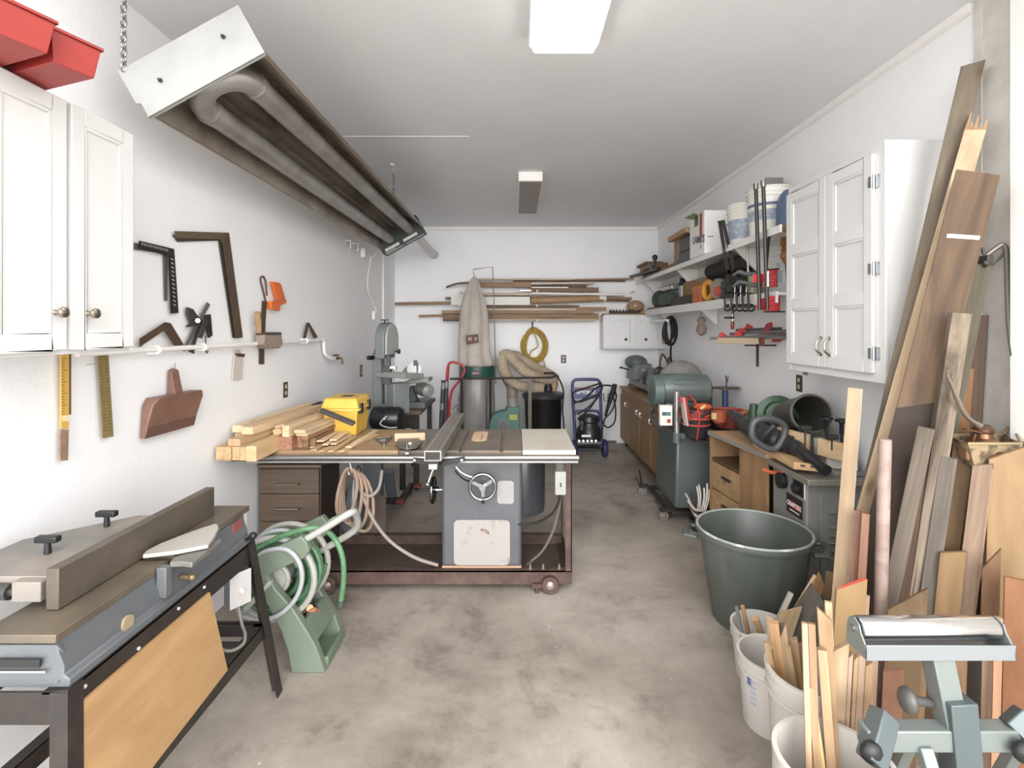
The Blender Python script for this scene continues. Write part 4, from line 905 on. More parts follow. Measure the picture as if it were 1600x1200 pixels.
mk('guide_knob', MB().cyl(sp_(617, 549), sp_(623, 549), .008).cyl(sp_(622, 549), sp_(625, 549), .022, n=8), black_plastic, t)
mk('guide_post', MB().beam(sp_(607, 556), sp_(607, 585), .035, .03, (0, 1, 0)).beam(sp_(605, 572, 4.42), sp_(605, 600, 4.42), .07, .05, (0, 1, 0)), mat('dark_guide', '3d4142', .4, .4), t, bev=.003)
mk('blade', MB().beam(sp_(618.5, 552), sp_(618.5, 590), .015, .002, (1, -1, 0)), mat('bright_blade', 'e0e0de', .3, .5), t)
mk('blade_guides', MB().beam(sp_(608, 574), sp_(618, 574), .03, .02, (0, 0, 1)).cyl(sp_(617, 578), sp_(617, 572), .016, n=10), steel, t)
mk('saw_bed', MB().beam(sp_(609, 586, 4.35), sp_(640, 586, 4.55), .34, .045, (0, 0, 1)), mat('bed_iron', '8c8e8a', .4, .4), t, bev=.003)
mk('trunnion', MB().beam(sp_(622, 598, 4.45), sp_(622, 645, 4.45), .16, .12, (1, -1, 0)), bz, t, bev=.006)
mk('stand', MB().hexa([A(566, 818, 4.25), A(596, 818, 4.25), A(600, 790, 4.7), A(572, 790, 4.7), A(568, 660, 4.25), A(594, 660, 4.25), A(598, 655, 4.7), A(574, 655, 4.7)]), mat('stand_grey', '676c70', .45, 0, '5e6367', 4), t, bev=.006)
mo = mk('motor', MB().lathe([(.0, -.13), (.085, -.13), (.1, -.115), (.1, .10), (.085, .12), (0, .13)], A(606, 654, 4.30), (1, -.15, 0), 22), mat('motor_black', '1c1d1f', .35), t)
mk('motor_junction', MB().box(A(596, 656, 4.18), A(604, 644, 4.24)), mat('motor_black', ''), mo, bev=.003)
mk('name_plate', MB().box(A(598, 656, 4.177), A(602, 653, 4.179)), white_plastic, mo)
mk('motor_cord', MB().tube(smooth_path([A(604, 650, 4.18), A(594, 662, 4.15), A(606, 668, 4.12), A(620, 668, 4.15)]), .006, 8), mat('pale_cord', 'a9a6a0', .5), mo)
# its mobile base and splayed leg
mk('splayed_leg', MB().beam(A(606, 735, 4.55), A(614, 786, 4.7), .09, .05, (0, -1, 0), .07, .05), mat('stand_grey', ''), t, bev=.004)
bm0 = AZ(585, 789, .03)
mk('mobile_base', MB().box((-1.28, 4.62, .03), (-1.02, 4.66, .085)).box((-1.06, 4.66, .03), (-1.02, 5.1, .085)), black_steel, t, bev=.003)
for x, y in ((-1.05, 4.60), (-.98, 5.05)): mk('red_pedal', MB().box((x-.02, y-.05, .06), (x+.05, y+.02, .085)), mat('dull_red', '8f3a30', .5), t, bev=.004)
for x, y in ((-1.22, 4.585), (-1.04, 4.98)): caster(x, y, .03, t, black_rubber)

# ------------------------------------------------------------------ grey belt-sander / saw machine on brown bench
bt = thing('machine_bench', 'small brown topped steel bench behind the band saw by the back wall', 'bench', (-1.06, 5.5, 0))
bp = [A(618, 650, 5.1), A(657, 647, 5.1), A(680, 625, 6.1), A(640, 627, 6.1)]
bp = [V((p.x, p.y, .755)) for p in bp]
mk('top', MB().prism(bp, (0, 0, .04)), mat('brown_bench_top', '5d4b42', .6, 0, '6d594d', 5), bt, bev=.003)
for p, ins_ in zip(bp, ((.06, .05), (-.05, .05), (-.06, -.05), (.06, -.05))): mk('leg', MB().beam((p.x+ins_[0], p.y+ins_[1], 0), (p.x+ins_[0], p.y+ins_[1], .754), .05, .05, (0, 1, 0)), black_steel, bt)
mk('apron', MB().box((bp[0].x+.04, bp[0].y+.03, .62), (bp[1].x-.03, bp[0].y+.05, .754)), black_steel, bt)
m_ = thing('bench_machine', 'grey combination bench machine with curved guard on the brown bench', 'machine', (-1.0, 5.45, .796))
mk('base', MB().box((-1.2, 5.25, .796), (-.93, 5.62, .86)), mach_grey, m_, bev=.006)
mk('column', MB().hexa([A(628, 640, 5.35), A(652, 640, 5.35), A(653, 632, 5.6), A(632, 632, 5.6), A(630, 604, 5.35), A(650, 604, 5.35), A(651, 602, 5.6), A(634, 602, 5.6)]), mach_grey, m_, bev=.008)
mk('work_table', MB().beam(A(636, 597, 5.35), A(673, 592, 5.35), .24, .035, (0, 0, 1)), mat('bed_iron', ''), m_, bev=.003)
gp = [A(627+22*(1-math.cos(PI/2*i/8))*.95, 588-19*math.sin(PI/2*i/8), 5.5) for i in range(9)]+[A(651, 588, 5.5)]
mk('blade_guard', MB().prism(gp, (0, .08, 0)), mat('guard_grey', '858a87', .4, .2), m_, bev=.005)
mk('disc', MB().cyl(A(647, 577, 5.48), A(647, 577, 5.44), .075, n=26), mat('pale_disc', '83847f', .35, .5), m_)
mk('guard_arm', MB().beam(A(646, 570, 5.45), A(654, 569, 5.45), .03, .02, (0, 0, 1)).cyl(A(652, 588, 5.45), A(652, 567, 5.45), .010).cyl(A(649, 568, 5.45), A(649, 563, 5.45), .02), mach_grey, m_, bev=.002)
mk('motor', MB().lathe([(0, -.09), (.05, -.09), (.075, -.06), (.075, .08), (.05, .11), (0, .12)], A(662, 608, 5.5), (.7, -.6, -.2), 20), mat('motor_pale', '9a9d9a', .4, .2), m_)
for i, pts in enumerate(([A(641, 606, 5.3), A(640, 630, 5.28), A(655, 640, 5.28), A(650, 625, 5.3)], [A(645, 603, 5.3), A(652, 622, 5.27), A(660, 634, 5.29)], [A(626, 612, 5.3), A(627, 632, 5.28), A(634, 641, 5.28), A(640, 620, 5.28)])):
    mk('cord', MB().tube(smooth_path(pts), .008, 8), black_rubber, m_)
for k in range(3): mk('switch_plate', MB().box(A(613+0*k, 630-5*k+4, 5.34), A(620, 630-5*k, 5.345)), mat('pale_plate', ''), m_)
mk('tilt_knob', MB().cyl(A(620, 604, 5.34), A(620, 604, 5.28), .03, n=14), mat('dark_casting', ''), m_)
mk('front_box', MB().box(A(609, 641, 5.35), A(630, 600, 5.5)), mach_grey, m_, bev=.005)

# ------------------------------------------------------------------ hand truck and long tubes by the dust collector
rt = mat('red_tube', 'b53038', .35)
t = thing('hand_truck', 'red tubular hand truck with looped handle standing left of dust collector', 'hand truck', A(708, 690, 6.3))
def rp(a, b, Y=6.3): return A(a, b, Y)
mk('frame', MB().tube(smooth_path([rp(697, 700), rp(698, 640), rp(698, 600), rp(699, 578), rp(703, 567), rp(714, 567), rp(724, 573), rp(725, 582), rp(716, 597), rp(706, 612), rp(702, 640), rp(701, 700)], 5), .016, 10), rt, t)
mk('inner_bar', MB().tube([rp(701, 568, 6.33), rp(699, 600, 6.33), rp(699, 700, 6.33)], .014, 8), rt, t)
mk('cross_bars', MB().cyl(rp(707, 640), rp(714, 632), .008, n=8).cyl(rp(707, 654), rp(716, 646), .008, n=8).cyl(rp(707, 668), rp(717, 660), .008, n=8).cyl(rp(714, 632), rp(717, 668), .008, n=8), mat('pale_bar', '97989a', .35, .6), t)
mk('toe_plate', B3((rp(697, 0).x-.1, 6.22, .0), (rp(716, 0).x+.12, 6.27, .012)), steel, t)
for s in (-.12, .10): mk('wheel', MB().ring((rp(700, 0).x+s, 6.38, .1), (1, 0, 0), .075, .025, 20, 8).cyl((rp(700, 0).x+s-.02, 6.38, .1), (rp(700, 0).x+s+.02, 6.38, .1), .06, n=16), black_rubber, t)
t = thing('dark_tube', 'dark tube with chrome bands leaning beside the red hand truck', 'tube', rp(690, 690, 6.2))
mk('tube', MB().cyl(rp(687, 708, 6.2), rp(693, 594, 6.2), .028, n=14), mat('charcoal_tube', '3f4245', .4), t)
for b in (600, 632): mk('band', MB().cyl(rp(692.6-(b-600)/18, b+8, 6.2), rp(693-(b-600)/18, b-2, 6.2), .03, n=14), mat('pale_bar', ''), t)
t = thing('dark_tube', 'second dark tube with chrome bands, right beside the hand truck frame', 'tube', rp(697, 690, 6.2))
mk('tube', MB().cyl(rp(693.5, 706, 6.18), rp(698, 594, 6.18), .02, n=14), mat('charcoal_tube', ''), t)
mk('band', MB().cyl(rp(697.4, 606, 6.18), rp(697.8, 596, 6.18), .022, n=14), mat('pale_bar', ''), t)

# ------------------------------------------------------------------ dust collector
DCY = 6.6
t = thing('dust_collector', 'dust collector with tall beige filter bag and green ring at back wall', 'dust collector', A(745, 690, DCY)*V((1, 1, 0)) if False else (A(745, 0, DCY).x, DCY, 0))
dx = A(745, 0, DCY).x
def dz(py): return H-(py-CY)*DCY/F
sec = [(432, 741, 3, 2), (440, 740.5, 7, 5), (455, 739, 13, 9), (480, 739.5, 20, 14), (505, 740, 22.5, 16), (530, 740, 23, 17), (552, 741, 24, 20), (566, 744, 27, 24), (574, 745, 27, 26)]
vs = []; n = 40
for py, px, rx, ry in sec:
    for i in range(n):
        a = 2*PI*i/n; fold = 1+.11*math.cos(5*a+1.0+py*.012)*(1 if 440 < py < 570 else .3)+.05*math.cos(9*a+py*.03)
        c_ = A(px, py, DCY); vs.append(c_+V((rx*DCY/F*math.cos(a)*fold, ry*DCY/F*math.sin(a)*fold, 0)))
fs = [(j*n+i, j*n+(i+1) % n, (j+1)*n+(i+1) % n, (j+1)*n+i) for j in range(len(sec)-1) for i in range(n)]+[tuple(range(n)), tuple(range((len(sec)-1)*n+n-1, (len(sec)-1)*n-1, -1))]
cloth = mat('filter_cloth', 'b4aba2', .9, 0, 'a39a90', 5, bmp=.3, bs=90)
bag = mk('filter_bag', MB().add(vs, fs), cloth, t)
sm = bag.modifiers.new('smooth', 'SUBSURF'); sm.levels = 1; sm.render_levels = 1
lab = mk('label_patch', MB().prism([A(728.5, 524, 6.36), A(747, 522, 6.36), A(748, 535, 6.36), A(737, 537, 6.36), A(728.5, 538, 6.36)], (0, .012, 0)), mat('maroon_label', '55302c', .6), bag)
for a_, b_, h_ in ((731.5, 733, 5), (733.6, 735, 6), (735.6, 737, 6), (741, 742.5, 5), (743.2, 745, 5)): mk('faded_mark', MB().box(A(a_, 529+h_*.6, 6.357), A(b_, 529-h_*.4, 6.359)), mat('label_cream', 'b58f84', .6), lab)
RR = 27*DCY/F
mk('ring', MB().lathe([(RR, dz(589)), (RR+.008, dz(589)), (RR+.008, dz(572)), (RR, dz(572))], (dx, DCY, 0), (0, 0, 1), 40, closed=True), mat('dark_green_enamel', '1f4c43', .35), t)
lb = mk('label', MB().box((dx-.055+.0, DCY-RR-.0125, dz(585)), (dx+.06, DCY-RR-.009, dz(576))), black_plastic, t)
mk('faded_mark', MB().box((dx-.04, DCY-RR-.0134, dz(582)), (dx+.045, DCY-RR-.0126, dz(579.5))), mat('label_red', 'a5787c', .5), lb)
pl = [(RR-.01, dz(590)), (RR-.005, dz(602)), (RR+.012, dz(620)), (RR+.014, dz(640)), (RR-.02, dz(662)), (RR-.03, .22), (.05, .20), (0, .2)]
vs = []; n = 36
for k, (r_, z) in enumerate(pl):
    for i in range(n):
        a = 2*PI*i/n; f_ = 1+(.03*math.cos(7*a+k)+.02*math.cos(11*a+2*k) if 0 < k < 6 else 0); vs.append((dx+r_*f_*math.cos(a), DCY+r_*f_*math.sin(a), z))
mk('collection_bag', MB().add(vs, [(j*n+i, (j+1)*n+i, (j+1)*n+(i+1) % n, j*n+(i+1) % n) for j in range(len(pl)-1) for i in range(n)]), mat('dusty_clear_bag', '8c8a88', .3, 0, '777472', 4, alpha=.96), t)
for a in (-2.35, -.75, .75, 2.35):
    q = V((dx+(RR+.028)*math.cos(a), DCY+(RR+.028)*math.sin(a), 0)); mk('strut', MB().beam(q, q+V((0, 0, dz(588))), .022, .012, (math.cos(a), math.sin(a), 0)), black_steel, t)
mk('foot_ring', MB().ring((dx, DCY, .02), (0, 0, 1), RR+.03, .014, 40, 8), black_steel, t)
ht = A(740, 420, DCY); hr = A(771, 417, DCY)
mk('bag_hanger', MB().tube([A(741, 433, DCY), A(739.5, 421, DCY), A(769.5, 417, DCY+.04), A(772, 480, DCY+.04), A(774.5, 600, DCY+.05)], .007, 8), mat('wire_grey', '8d8a85', .4, .6), t)
# blower
bgr = mat('blower_green', '4a7569', .4, 0, '436b60', 5)
bx = A(787, 656, 6.35)
vol = []
for i in range(26):
    a = PI*.5+2*PI*.78*i/25; r_ = .125+.06*i/25; vol.append(bx+V((-r_*math.cos(a)*1.0, 0, r_*math.sin(a)-.04)))
vol += [A(812, 666, 6.35), A(812, 636, 6.35), A(793, 636, 6.35)]
vol = [A(763, 690, 6.35), A(764, 664, 6.35), A(767, 653, 6.35), A(774, 646, 6.35), A(783, 643, 6.35), A(791, 642, 6.35), A(792, 636, 6.35), A(812, 636, 6.35), A(812, 700, 6.35), A(780, 712, 6.35)]
mk('blower_housing', MB().prism(vol, (0, .18, 0)), bgr, t, bev=.012)
mk('inlet_flange', MB().cyl(A(786, 664, 6.36), A(786, 664, 6.30), .075, n=22), mat('dark_green_black', '28322f', .4), t)
mk('inlet_hole', MB().cyl(A(786, 665, 6.30), A(786, 665, 6.296), .055, n=20), black_plastic, t)
mk('warning_label', MB().box(A(796, 656, 6.346), A(808, 648, 6.349)), mat('yellow_label', 'a8a83c', .5), t)
mk('outlet_stub', MB().cyl(A(801, 637, 6.44), A(800, 612, 6.44), .068, n=20).cyl(A(801, 638, 6.44), A(801, 634, 6.44), .085, n=20), mat('grey_duct', '8b857d', .5), t)
mk('base', B3((dx-.17, 6.25, .04), (A(815, 0, 6.4).x, 6.95, .09)), black_steel, t)
for x, y in ((dx-.12, 6.3), (dx-.12, 6.9), (A(810, 0, 6.4).x, 6.3)): mk('foot', MB().cyl((x, y, 0), (x, y, .042), .03, n=12), black_rubber, t)
# ribbed hose
hb = mat('beige_duct', 'a8977f', .6, 0, '9b8a73', 6)
t = thing('dust_hose', 'fat beige ribbed dust hose looped above the black drum', 'hose', A(830, 616, 6.45))
path = [A(800, 613, 6.44), A(792, 600, 6.45), A(786, 580, 6.48), A(782, 560, 6.5), A(790, 552, 6.5), A(806, 566, 6.46), A(828, 580, 6.42), A(850, 588, 6.38), A(872, 594, 6.34), A(876, 597, 6.36)]
path1 = [A(786, 556, 6.58), A(793, 554, 6.52), A(806, 566, 6.42), A(822, 582, 6.36), A(845, 591, 6.34), A(868, 593, 6.36)]
path2 = [A(784, 560, 6.5), A(787, 576, 6.40), A(795, 592, 6.34), A(812, 602, 6.30), A(832, 606, 6.28), A(850, 606, 6.28)]
def ribbed(pts, r, k=10):
    q = smooth_path(pts, k); rs = [r*(1.07 if i % 2 else .95) for i in range(len(q))]; return MB().tube(q, rs, 16)
mk('loop', ribbed(path1, .066, 14), hb, t)
mk('loop', ribbed(path2, .064, 14), hb, t)
mk('back_loop', ribbed([A(786, 558, 6.60), A(806, 556, 6.72), A(832, 572, 6.75), A(852, 582, 6.7), A(868, 592, 6.55)], .064, 12), hb, t)
mk('riser', MB().tube(smooth_path([A(800, 622, 6.44), A(800, 606, 6.44), A(792, 590, 6.5), A(784, 570, 6.58)], 10), .07, 14), mat('dark_riser', '7a6f62', .6), t)
mk('drum_elbow', MB().tube(smooth_path([A(858, 596, 6.38), A(866, 598, 6.38), A(864, 606, 6.36), A(860, 616, 6.36)], 6), .05, 12), mat('brown_elbow', '8c7357', .6), t)
# black drum with lid
t = thing('steel_drum', 'glossy black drum with dark lid standing beside the green blower', 'drum', (A(849, 0, 6.36).x, 6.36, 0))
cx_ = A(849, 0, 6.36).x
mk('drum', MB().lathe([(.20, .0), (.205, .02), (.235, .74), (.245, .76)], (cx_, 6.36, 0), (0, 0, 1), 36), mat('gloss_black', '141414', .22), t)
mk('lid', MB().lathe([(.252, .76), (.258, .77), (.258, .80), (.235, .825), (.10, .85), (0, .852)], (cx_, 6.36, 0), (0, 0, 1), 36), mat('lid_black', '2b2b2c', .4), t)
mk('lid_handle', MB().cyl((cx_+.06, 6.33, .85), (cx_+.06, 6.33, .90), .055, n=18).cyl((cx_+.06, 6.33, .90), (cx_+.06, 6.33, .93), .04, n=18), black_plastic, t, bev=.004)
# black pipe rail in front
t = thing('pipe_stand', 'dark steel rail stand with uprights in front of the drum and bag', 'stand', (A(790, 0, 6.05).x, 6.05, 0))
Yr = 6.05
mk('rail', MB().tube([A(703, 592, Yr), A(862, 590, Yr), A(868, 588, Yr+.02), A(866, 583, Yr+.05), A(850, 583, Yr+.1)], .013, 8), black_steel, t)
for px, w_ in ((724, .012), (760, .016), (828, .03)):
    q = A(px, 592, Yr); mk('upright', MB().beam((q.x, Yr, 0), (q.x, Yr, q.z), w_*1.4, .02, (0, 1, 0)), black_steel if px < 800 else mat('worn_upright', '5d554c', .55, .3), t)
# yellow cord coil
yc = mat('yellow_cord', 'a8872f', .55, 0, 'bd9a3c', 30)
c0 = A(835, 540, YB-.06)
t = thing('extension_cord', 'yellow extension cord coiled on a hook on the back wall', 'cord', c0-V((0, 0, .28)))
pts = []
for i in range(24*13+1):
    a = 2*PI*i/24+PI/2; k = i/24
    pts.append(c0+V(((.150+.026*math.sin(k*2.7))*math.cos(a)+.015*math.sin(k*5), -.005+.032*math.sin(k*4.1), (.215+.032*math.sin(k*3.3+1))*math.sin(a)-.012*math.cos(k*1.7))))
mk('coil', MB().tube(pts, .0085, 6), yc, t)
mk('loose_strand', MB().tube(smooth_path([c0+V((-.02, -.04, .22)), c0+V((.05, -.045, .0)), c0+V((-.05, -.045, -.08)), c0+V((-.1, -.04, -.24)), c0+V((-.14, -.03, -.36)), c0+V((-.12, -.03, -.30))]), .008, 6), yc, t)
mk('tail', MB().tube(smooth_path([c0+V((.12, -.02, -.18)), c0+V((.14, -.02, -.30)), c0+V((.04, -.02, -.34)), c0+V((.12, -.03, -.46)), c0+V((.20, -.04, -.58))]), .008, 6), yc, t)
mk('hook', MB().tube([A(832, 503, YB), A(832, 503, YB-.08), A(832, 517, YB-.09), A(832, 516, YB-.13)], .008, 8), black_steel, t)
# cord running from drum to floor
single('black_cord', MB().tube(smooth_path([A(866, 584, 6.2), A(872, 590, 6.2), A(878, 602, 6.22), A(880.5, 616, 6.2), A(879, 640, 6.2), A(881, 668, 6.2), A(880, 706, 6.2)]), .010, 8), black_rubber, 'black cord hanging down the right side of the drum', 'cord')

# ------------------------------------------------------------------ pressure washer
PY = 6.55
blu = mat('navy_tube', '3b4070', .35)
t = thing('pressure_washer', 'navy framed pressure washer with black pump standing at the back wall', 'pressure washer', (A(917, 0, PY).x, PY, 0))
def wp(a, b, Y=PY): return A(a, b, Y)
mk('frame', MB().tube(smooth_path([wp(900, 700), wp(896, 640), wp(894.5, 603), wp(897, 595), wp(903, 593), wp(930, 593), wp(936, 596), wp(938, 604), wp(939, 650), wp(940, 700)], 5), .020, 10), blu, t)
mk('lower_bar', MB().tube(smooth_path([wp(897, 650, PY-.06), wp(900, 643, PY-.06), wp(906, 642, PY-.06), wp(930, 642, PY-.06), wp(935, 645, PY-.06), wp(938, 656, PY-.06), wp(940, 700, PY-.1)], 5), .017, 10), blu, t)
mk('left_bar', MB().tube([wp(897, 650, PY-.06), wp(899, 700, PY-.1)], .017, 10), blu, t)
pn = mk('name_panel', MB().prism([wp(895.5, 606, PY-.025), wp(937, 606, PY-.025), wp(935, 621, PY-.025), wp(920, 624, PY-.025), wp(897, 622, PY-.025)], (0, .02, 0)), mat('navy_panel', '4a4f7e', .4), t)
mk('red_stripe', MB().box(wp(899, 609, PY-.028), wp(930, 606.5, PY-.026)), mat('maroon_stripe', '7d3f4c', .5), pn)
text('SIMONIZ', wp(915.5, 613, PY-.028), (1, 0, 0), (0, 0, 1), .062, mat('white_letters', 'ecebee', .5), pn, bold=.001)
pump = mk('pump', MB().lathe([(.0, .22), (.15, .22), (.16, .26), (.15, .36), (.12, .40), (.115, .44), (.13, .46), (.12, .52), (.07, .54), (0, .545)], (wp(918, 0).x, PY-.12, .0), (0, 0, 1), 24), mat('pump_black', '222224', .4), t)
mk('pump_cap', MB().cyl(wp(915, 656, PY-.16), wp(915, 653, PY-.16), .05, n=16).box(wp(905, 664, PY-.25), wp(911, 657, PY-.2)).cyl(wp(909, 672, PY-.3), wp(909, 664, PY-.3), .03, n=12), mat('pump_dark', '33343a', .4), pump)
mk('pump_plate', MB().box(wp(909, 683, PY-.285), wp(923, 679.5, PY-.28)), white_plastic, pump)
mk('engine_tray', MB().box(wp(902, 694, PY-.3), wp(935, 684, PY-.05)), mat('grey_tray', '6f7174', .45, .3), t, bev=.004)
mk('skid', MB().box(wp(903, 705, PY-.28), wp(934, 694, PY-.05)), black_plastic, t, bev=.004)
for k in range(5): mk('tray_hole', MB().cyl(wp(905+6.5*k, 689, PY-.30), wp(905+6.5*k, 689, PY-.304), .015, n=10), mat('pale_bar', ''), t)
for px in (896, 942): mk('wheel', MB().ring((wp(px, 0).x, PY-.12, .115), (1, 0, 0), .08, .035, 24, 8).cyl((wp(px, 0).x-.02, PY-.12, .115), (wp(px, 0).x+.02, PY-.12, .115), .07, n=18), mat('navy_wheel', '31345c', .45), t)
for pts in ([wp(898, 612, PY-.04), wp(925, 603, PY-.05), wp(940, 600, PY-.04), wp(936, 615, PY-.05), wp(905, 628, PY-.05), wp(895, 622, PY-.05), wp(896, 612, PY-.05)], [wp(897, 630, PY-.04), wp(915, 622, PY-.06), wp(930, 607, PY-.05), wp(946, 602, PY), wp(960, 604, PY)], [wp(902, 655, PY-.1), wp(920, 640, PY-.1), wp(930, 626, PY-.08), wp(936, 618, PY-.05)], [wp(902, 648, PY-.1), wp(922, 634, PY-.1), wp(934, 620, PY-.06)]):
    mk('hose', MB().tube(smooth_path(pts), .011, 8), black_rubber, t)
t = thing('spray_wand', 'black pressure washer spray gun hanging on a wire hook at right', 'spray gun', wp(955, 668, 6.9))
mk('gun', MB().tube([wp(961, 600, 6.9), wp(958, 612, 6.9), wp(950, 635, 6.9), wp(946, 650, 6.9)], [.03, .036, .022, .016], 10), black_plastic, t)
mk('lance', MB().tube([wp(946, 650, 6.9), wp(943.5, 662, 6.9), wp(934, 700, 6.6), wp(928, 712, 6.5)], .009, 8), mat('pale_bar', ''), t)
mk('hose', MB().tube(smooth_path([wp(960, 610, 6.9), wp(963, 620, 6.9), wp(957, 640, 6.9), wp(945, 655, 6.9), wp(943, 662, 6.9), wp(950, 668, 6.9), wp(960, 660, 6.9), wp(962, 640, 6.9), wp(959, 622, 6.9)]), .010, 8), black_rubber, t)
mk('wall_bracket', MB().tube([A(940, 615, YB), A(943, 615, YB-.03), A(944, 626, YB-.03), A(950, 627, YB-.03), A(950, 616, YB-.03), A(953, 615, 6.98)], .006, 6), black_steel, t)
# ------------------------------------------------------------------ lumber rack on the back wall
rack = thing('lumber_rack', 'white metal bracket rack holding long boards on the back wall', 'rack', (.4, YB, 1.7))
for px in (722, 838, 985):
    x = A(px, 0, YB).x
    u_ = mk('upright', B3((x-.014, YB-.016, 1.81 if px == 985 else 1.66), (x+.014, YB-.001, 2.28)), white_paint, rack)
    for z in ((1.935, 2.135) if px == 985 else (1.735, 1.935, 2.135)): mk('arm', MB().beam((x, YB-.016, z-.012), (x, YB-.30, z-.008), .018, .022, (0, 0, 1)), white_paint, rack)
def rk(x0, x1, yc, th, m, label, Y=7.06, dy=0, wid=.08, nm='board', m2=None):
    p = A(600+x0/3.478, 400+yc/3.478, Y); q = A(600+x1/3.478, 400+(yc+dy)/3.478, Y)
    return board(nm, p, q, wid, 1.3*th/3.478*Y/F, m, label, 'board', 'boards on the back wall rack', (0, 0, 1))
pale = wood('pale_board', 'd6c6b2', 'bda98f'); tan = wood('tan_board', 'b08a62', '8f6a46'); walnut = wood('reddish_board', '8f684a', '6e4d36')
wht = mat('white_board', 'd9d7d3', .5)
rk(505, 1030, 127, 7, pale, 'thin pale strip along the very top of the rack', 7.02)
rk(700, 1310, 136, 6, walnut, 'thin dark strip just below the top pale one', 7.13)
rk(1035, 1356, 130, 7, tan, 'brown strip sticking out farthest right at the top of the rack', 7.04, -6)
rk(505, 800, 156, 22, tan, 'thick brown board beside the filter bag, second from the top', 7.03)
rk(800, 1140, 151, 9, pale, 'pale strip continuing right of the thick brown top board', 7.03, -4)
rk(640, 1100, 163, 8, walnut, 'dark board lying behind the pale strip near the top', 7.14)
rk(790, 1165, 184, 18, walnut, 'reddish board with square right end in the upper middle', 7.03)
rk(800, 1000, 172, 5, wht, 'thin white strip resting on the reddish upper board', 7.0)
rk(735, 800, 189, 7, alu, 'short grey metal strip left of the reddish upper board', 7.02, nm='metal_strip')
rk(530, 800, 207, 11, pale, 'pale board right of the filter bag in the middle of the rack', 7.02)
rk(800, 1300, 203, 8, wht, 'long thin white strip sloping right across the rack', 6.98, 8)
rk(1170, 1302, 210, 9, tan, 'short brown end showing past the sloping white strip', 7.10)
rk(540, 1010, 224, 9, tan, 'thin brown board just above the white board and tube', 7.10)
rk(366, 792, 245, 34, wht, 'wide white board behind the filter bag, left half of the rack', 7.03)
rk(62, 366, 260, 12, tan, 'brown strip sticking out farthest left of the rack', 7.06, -5)
rk(335, 420, 230, 9, walnut, 'short dark end above the white board left of the filter bag', 7.10)
p, q = A(600+800/3.478, 470, 7.03), A(600+1205/3.478, 466, 7.03)
tt = thing('cardboard_tube', 'brown cardboard tube with white end cap on the rack', 'tube', p, 'boards on the back wall rack')
mk('tube', MB().cyl(p, q, .046, n=20), mat('cardboard', 'a98761', .7, 0, '9a7853', 6), tt)
mk('end_cap', MB().cyl(q-V((.09, 0, -.001)), q+V((.003, 0, 0)), .047, n=20), wht, tt)
rk(1205, 1345, 228, 10, tan, 'thin brown ends right of the tube cap, upper', 7.10, 4)
rk(1205, 1330, 241, 8, walnut, 'thin dark ends right of the tube cap, lower', 7.12, 4)
rk(545, 1060, 275, 10, walnut, 'dark board directly under the white board and tube', 7.12)
rk(560, 1040, 290, 9, pale, 'pale strip above the lowest brown boards', 7.0)
rk(1035, 1205, 288, 15, tan, 'brown board end right of the pale lower strip', 7.05)
rk(190, 330, 327, 10, tan, 'pointed thin stick poking out at lower left of the rack', 7.10, -4, .04)
rk(316, 1135, 306, 16, tan, 'long tan board in the second lowest row', 7.03)
rk(330, 1165, 330, 26, brownw, 'long thick brown board in the lowest row', 7.03)
rk(322, 420, 346, 12, walnut, 'dark short end under the lowest boards left of the bag', 7.08)
rk(410, 1150, 348, 6, pale, 'thin pale strip lying right on the lowest rack arms', 7.02)
p = [A(600+a/3.478, 400+b/3.478, 7.0) for a, b in ((338, 170), (380, 155), (420, 148), (480, 146))]
single('crooked_stick', MB().tube(smooth_path(p), [.016]*19, 8), mat('grey_stick', '6f6459', .7), 'curved grey stick end at the upper left of the rack', 'stick', 'boards on the back wall rack')

# ------------------------------------------------------------------ small white cabinet, back right
wc_m = mat('cabinet_white_back', 'dcdcdc', .45)
t = thing('wall_cabinet', 'small white two-door cabinet with black knobs hung on the back wall', 'cabinet', (1.6, 7.08, 1.343))
mk('carcass', B3((1.185, 6.94, 1.343), (XR-.002, YB-.001, 1.80)), wc_m, t, bev=.002)
mk('face_frame', MB().box((1.185, 6.92, 1.343), (1.22, 6.94, 1.80)).box((1.96, 6.92, 1.343), (XR-.002, 6.94, 1.80)).box((1.22, 6.92, 1.343), (1.96, 6.94, 1.375)).box((1.22, 6.92, 1.77), (1.96, 6.94, 1.80)).box((1.595, 6.92, 1.375), (1.625, 6.94, 1.77)), wc_m, t, bev=.002)
for x0, x1, kx in ((1.213, 1.596, A(977.5, 0, 6.9).x), (1.624, 1.975, A(1008.5, 0, 6.9).x)):
    d = panel_door('door', (x0, 6.919, 1.37), (1, 0, 0), x1-x0, .405, (0, -1, 0), t, wc_m, 1, .05)
    knob((kx, 6.901, 1.47), (0, -1, 0), black_steel, d, .02)
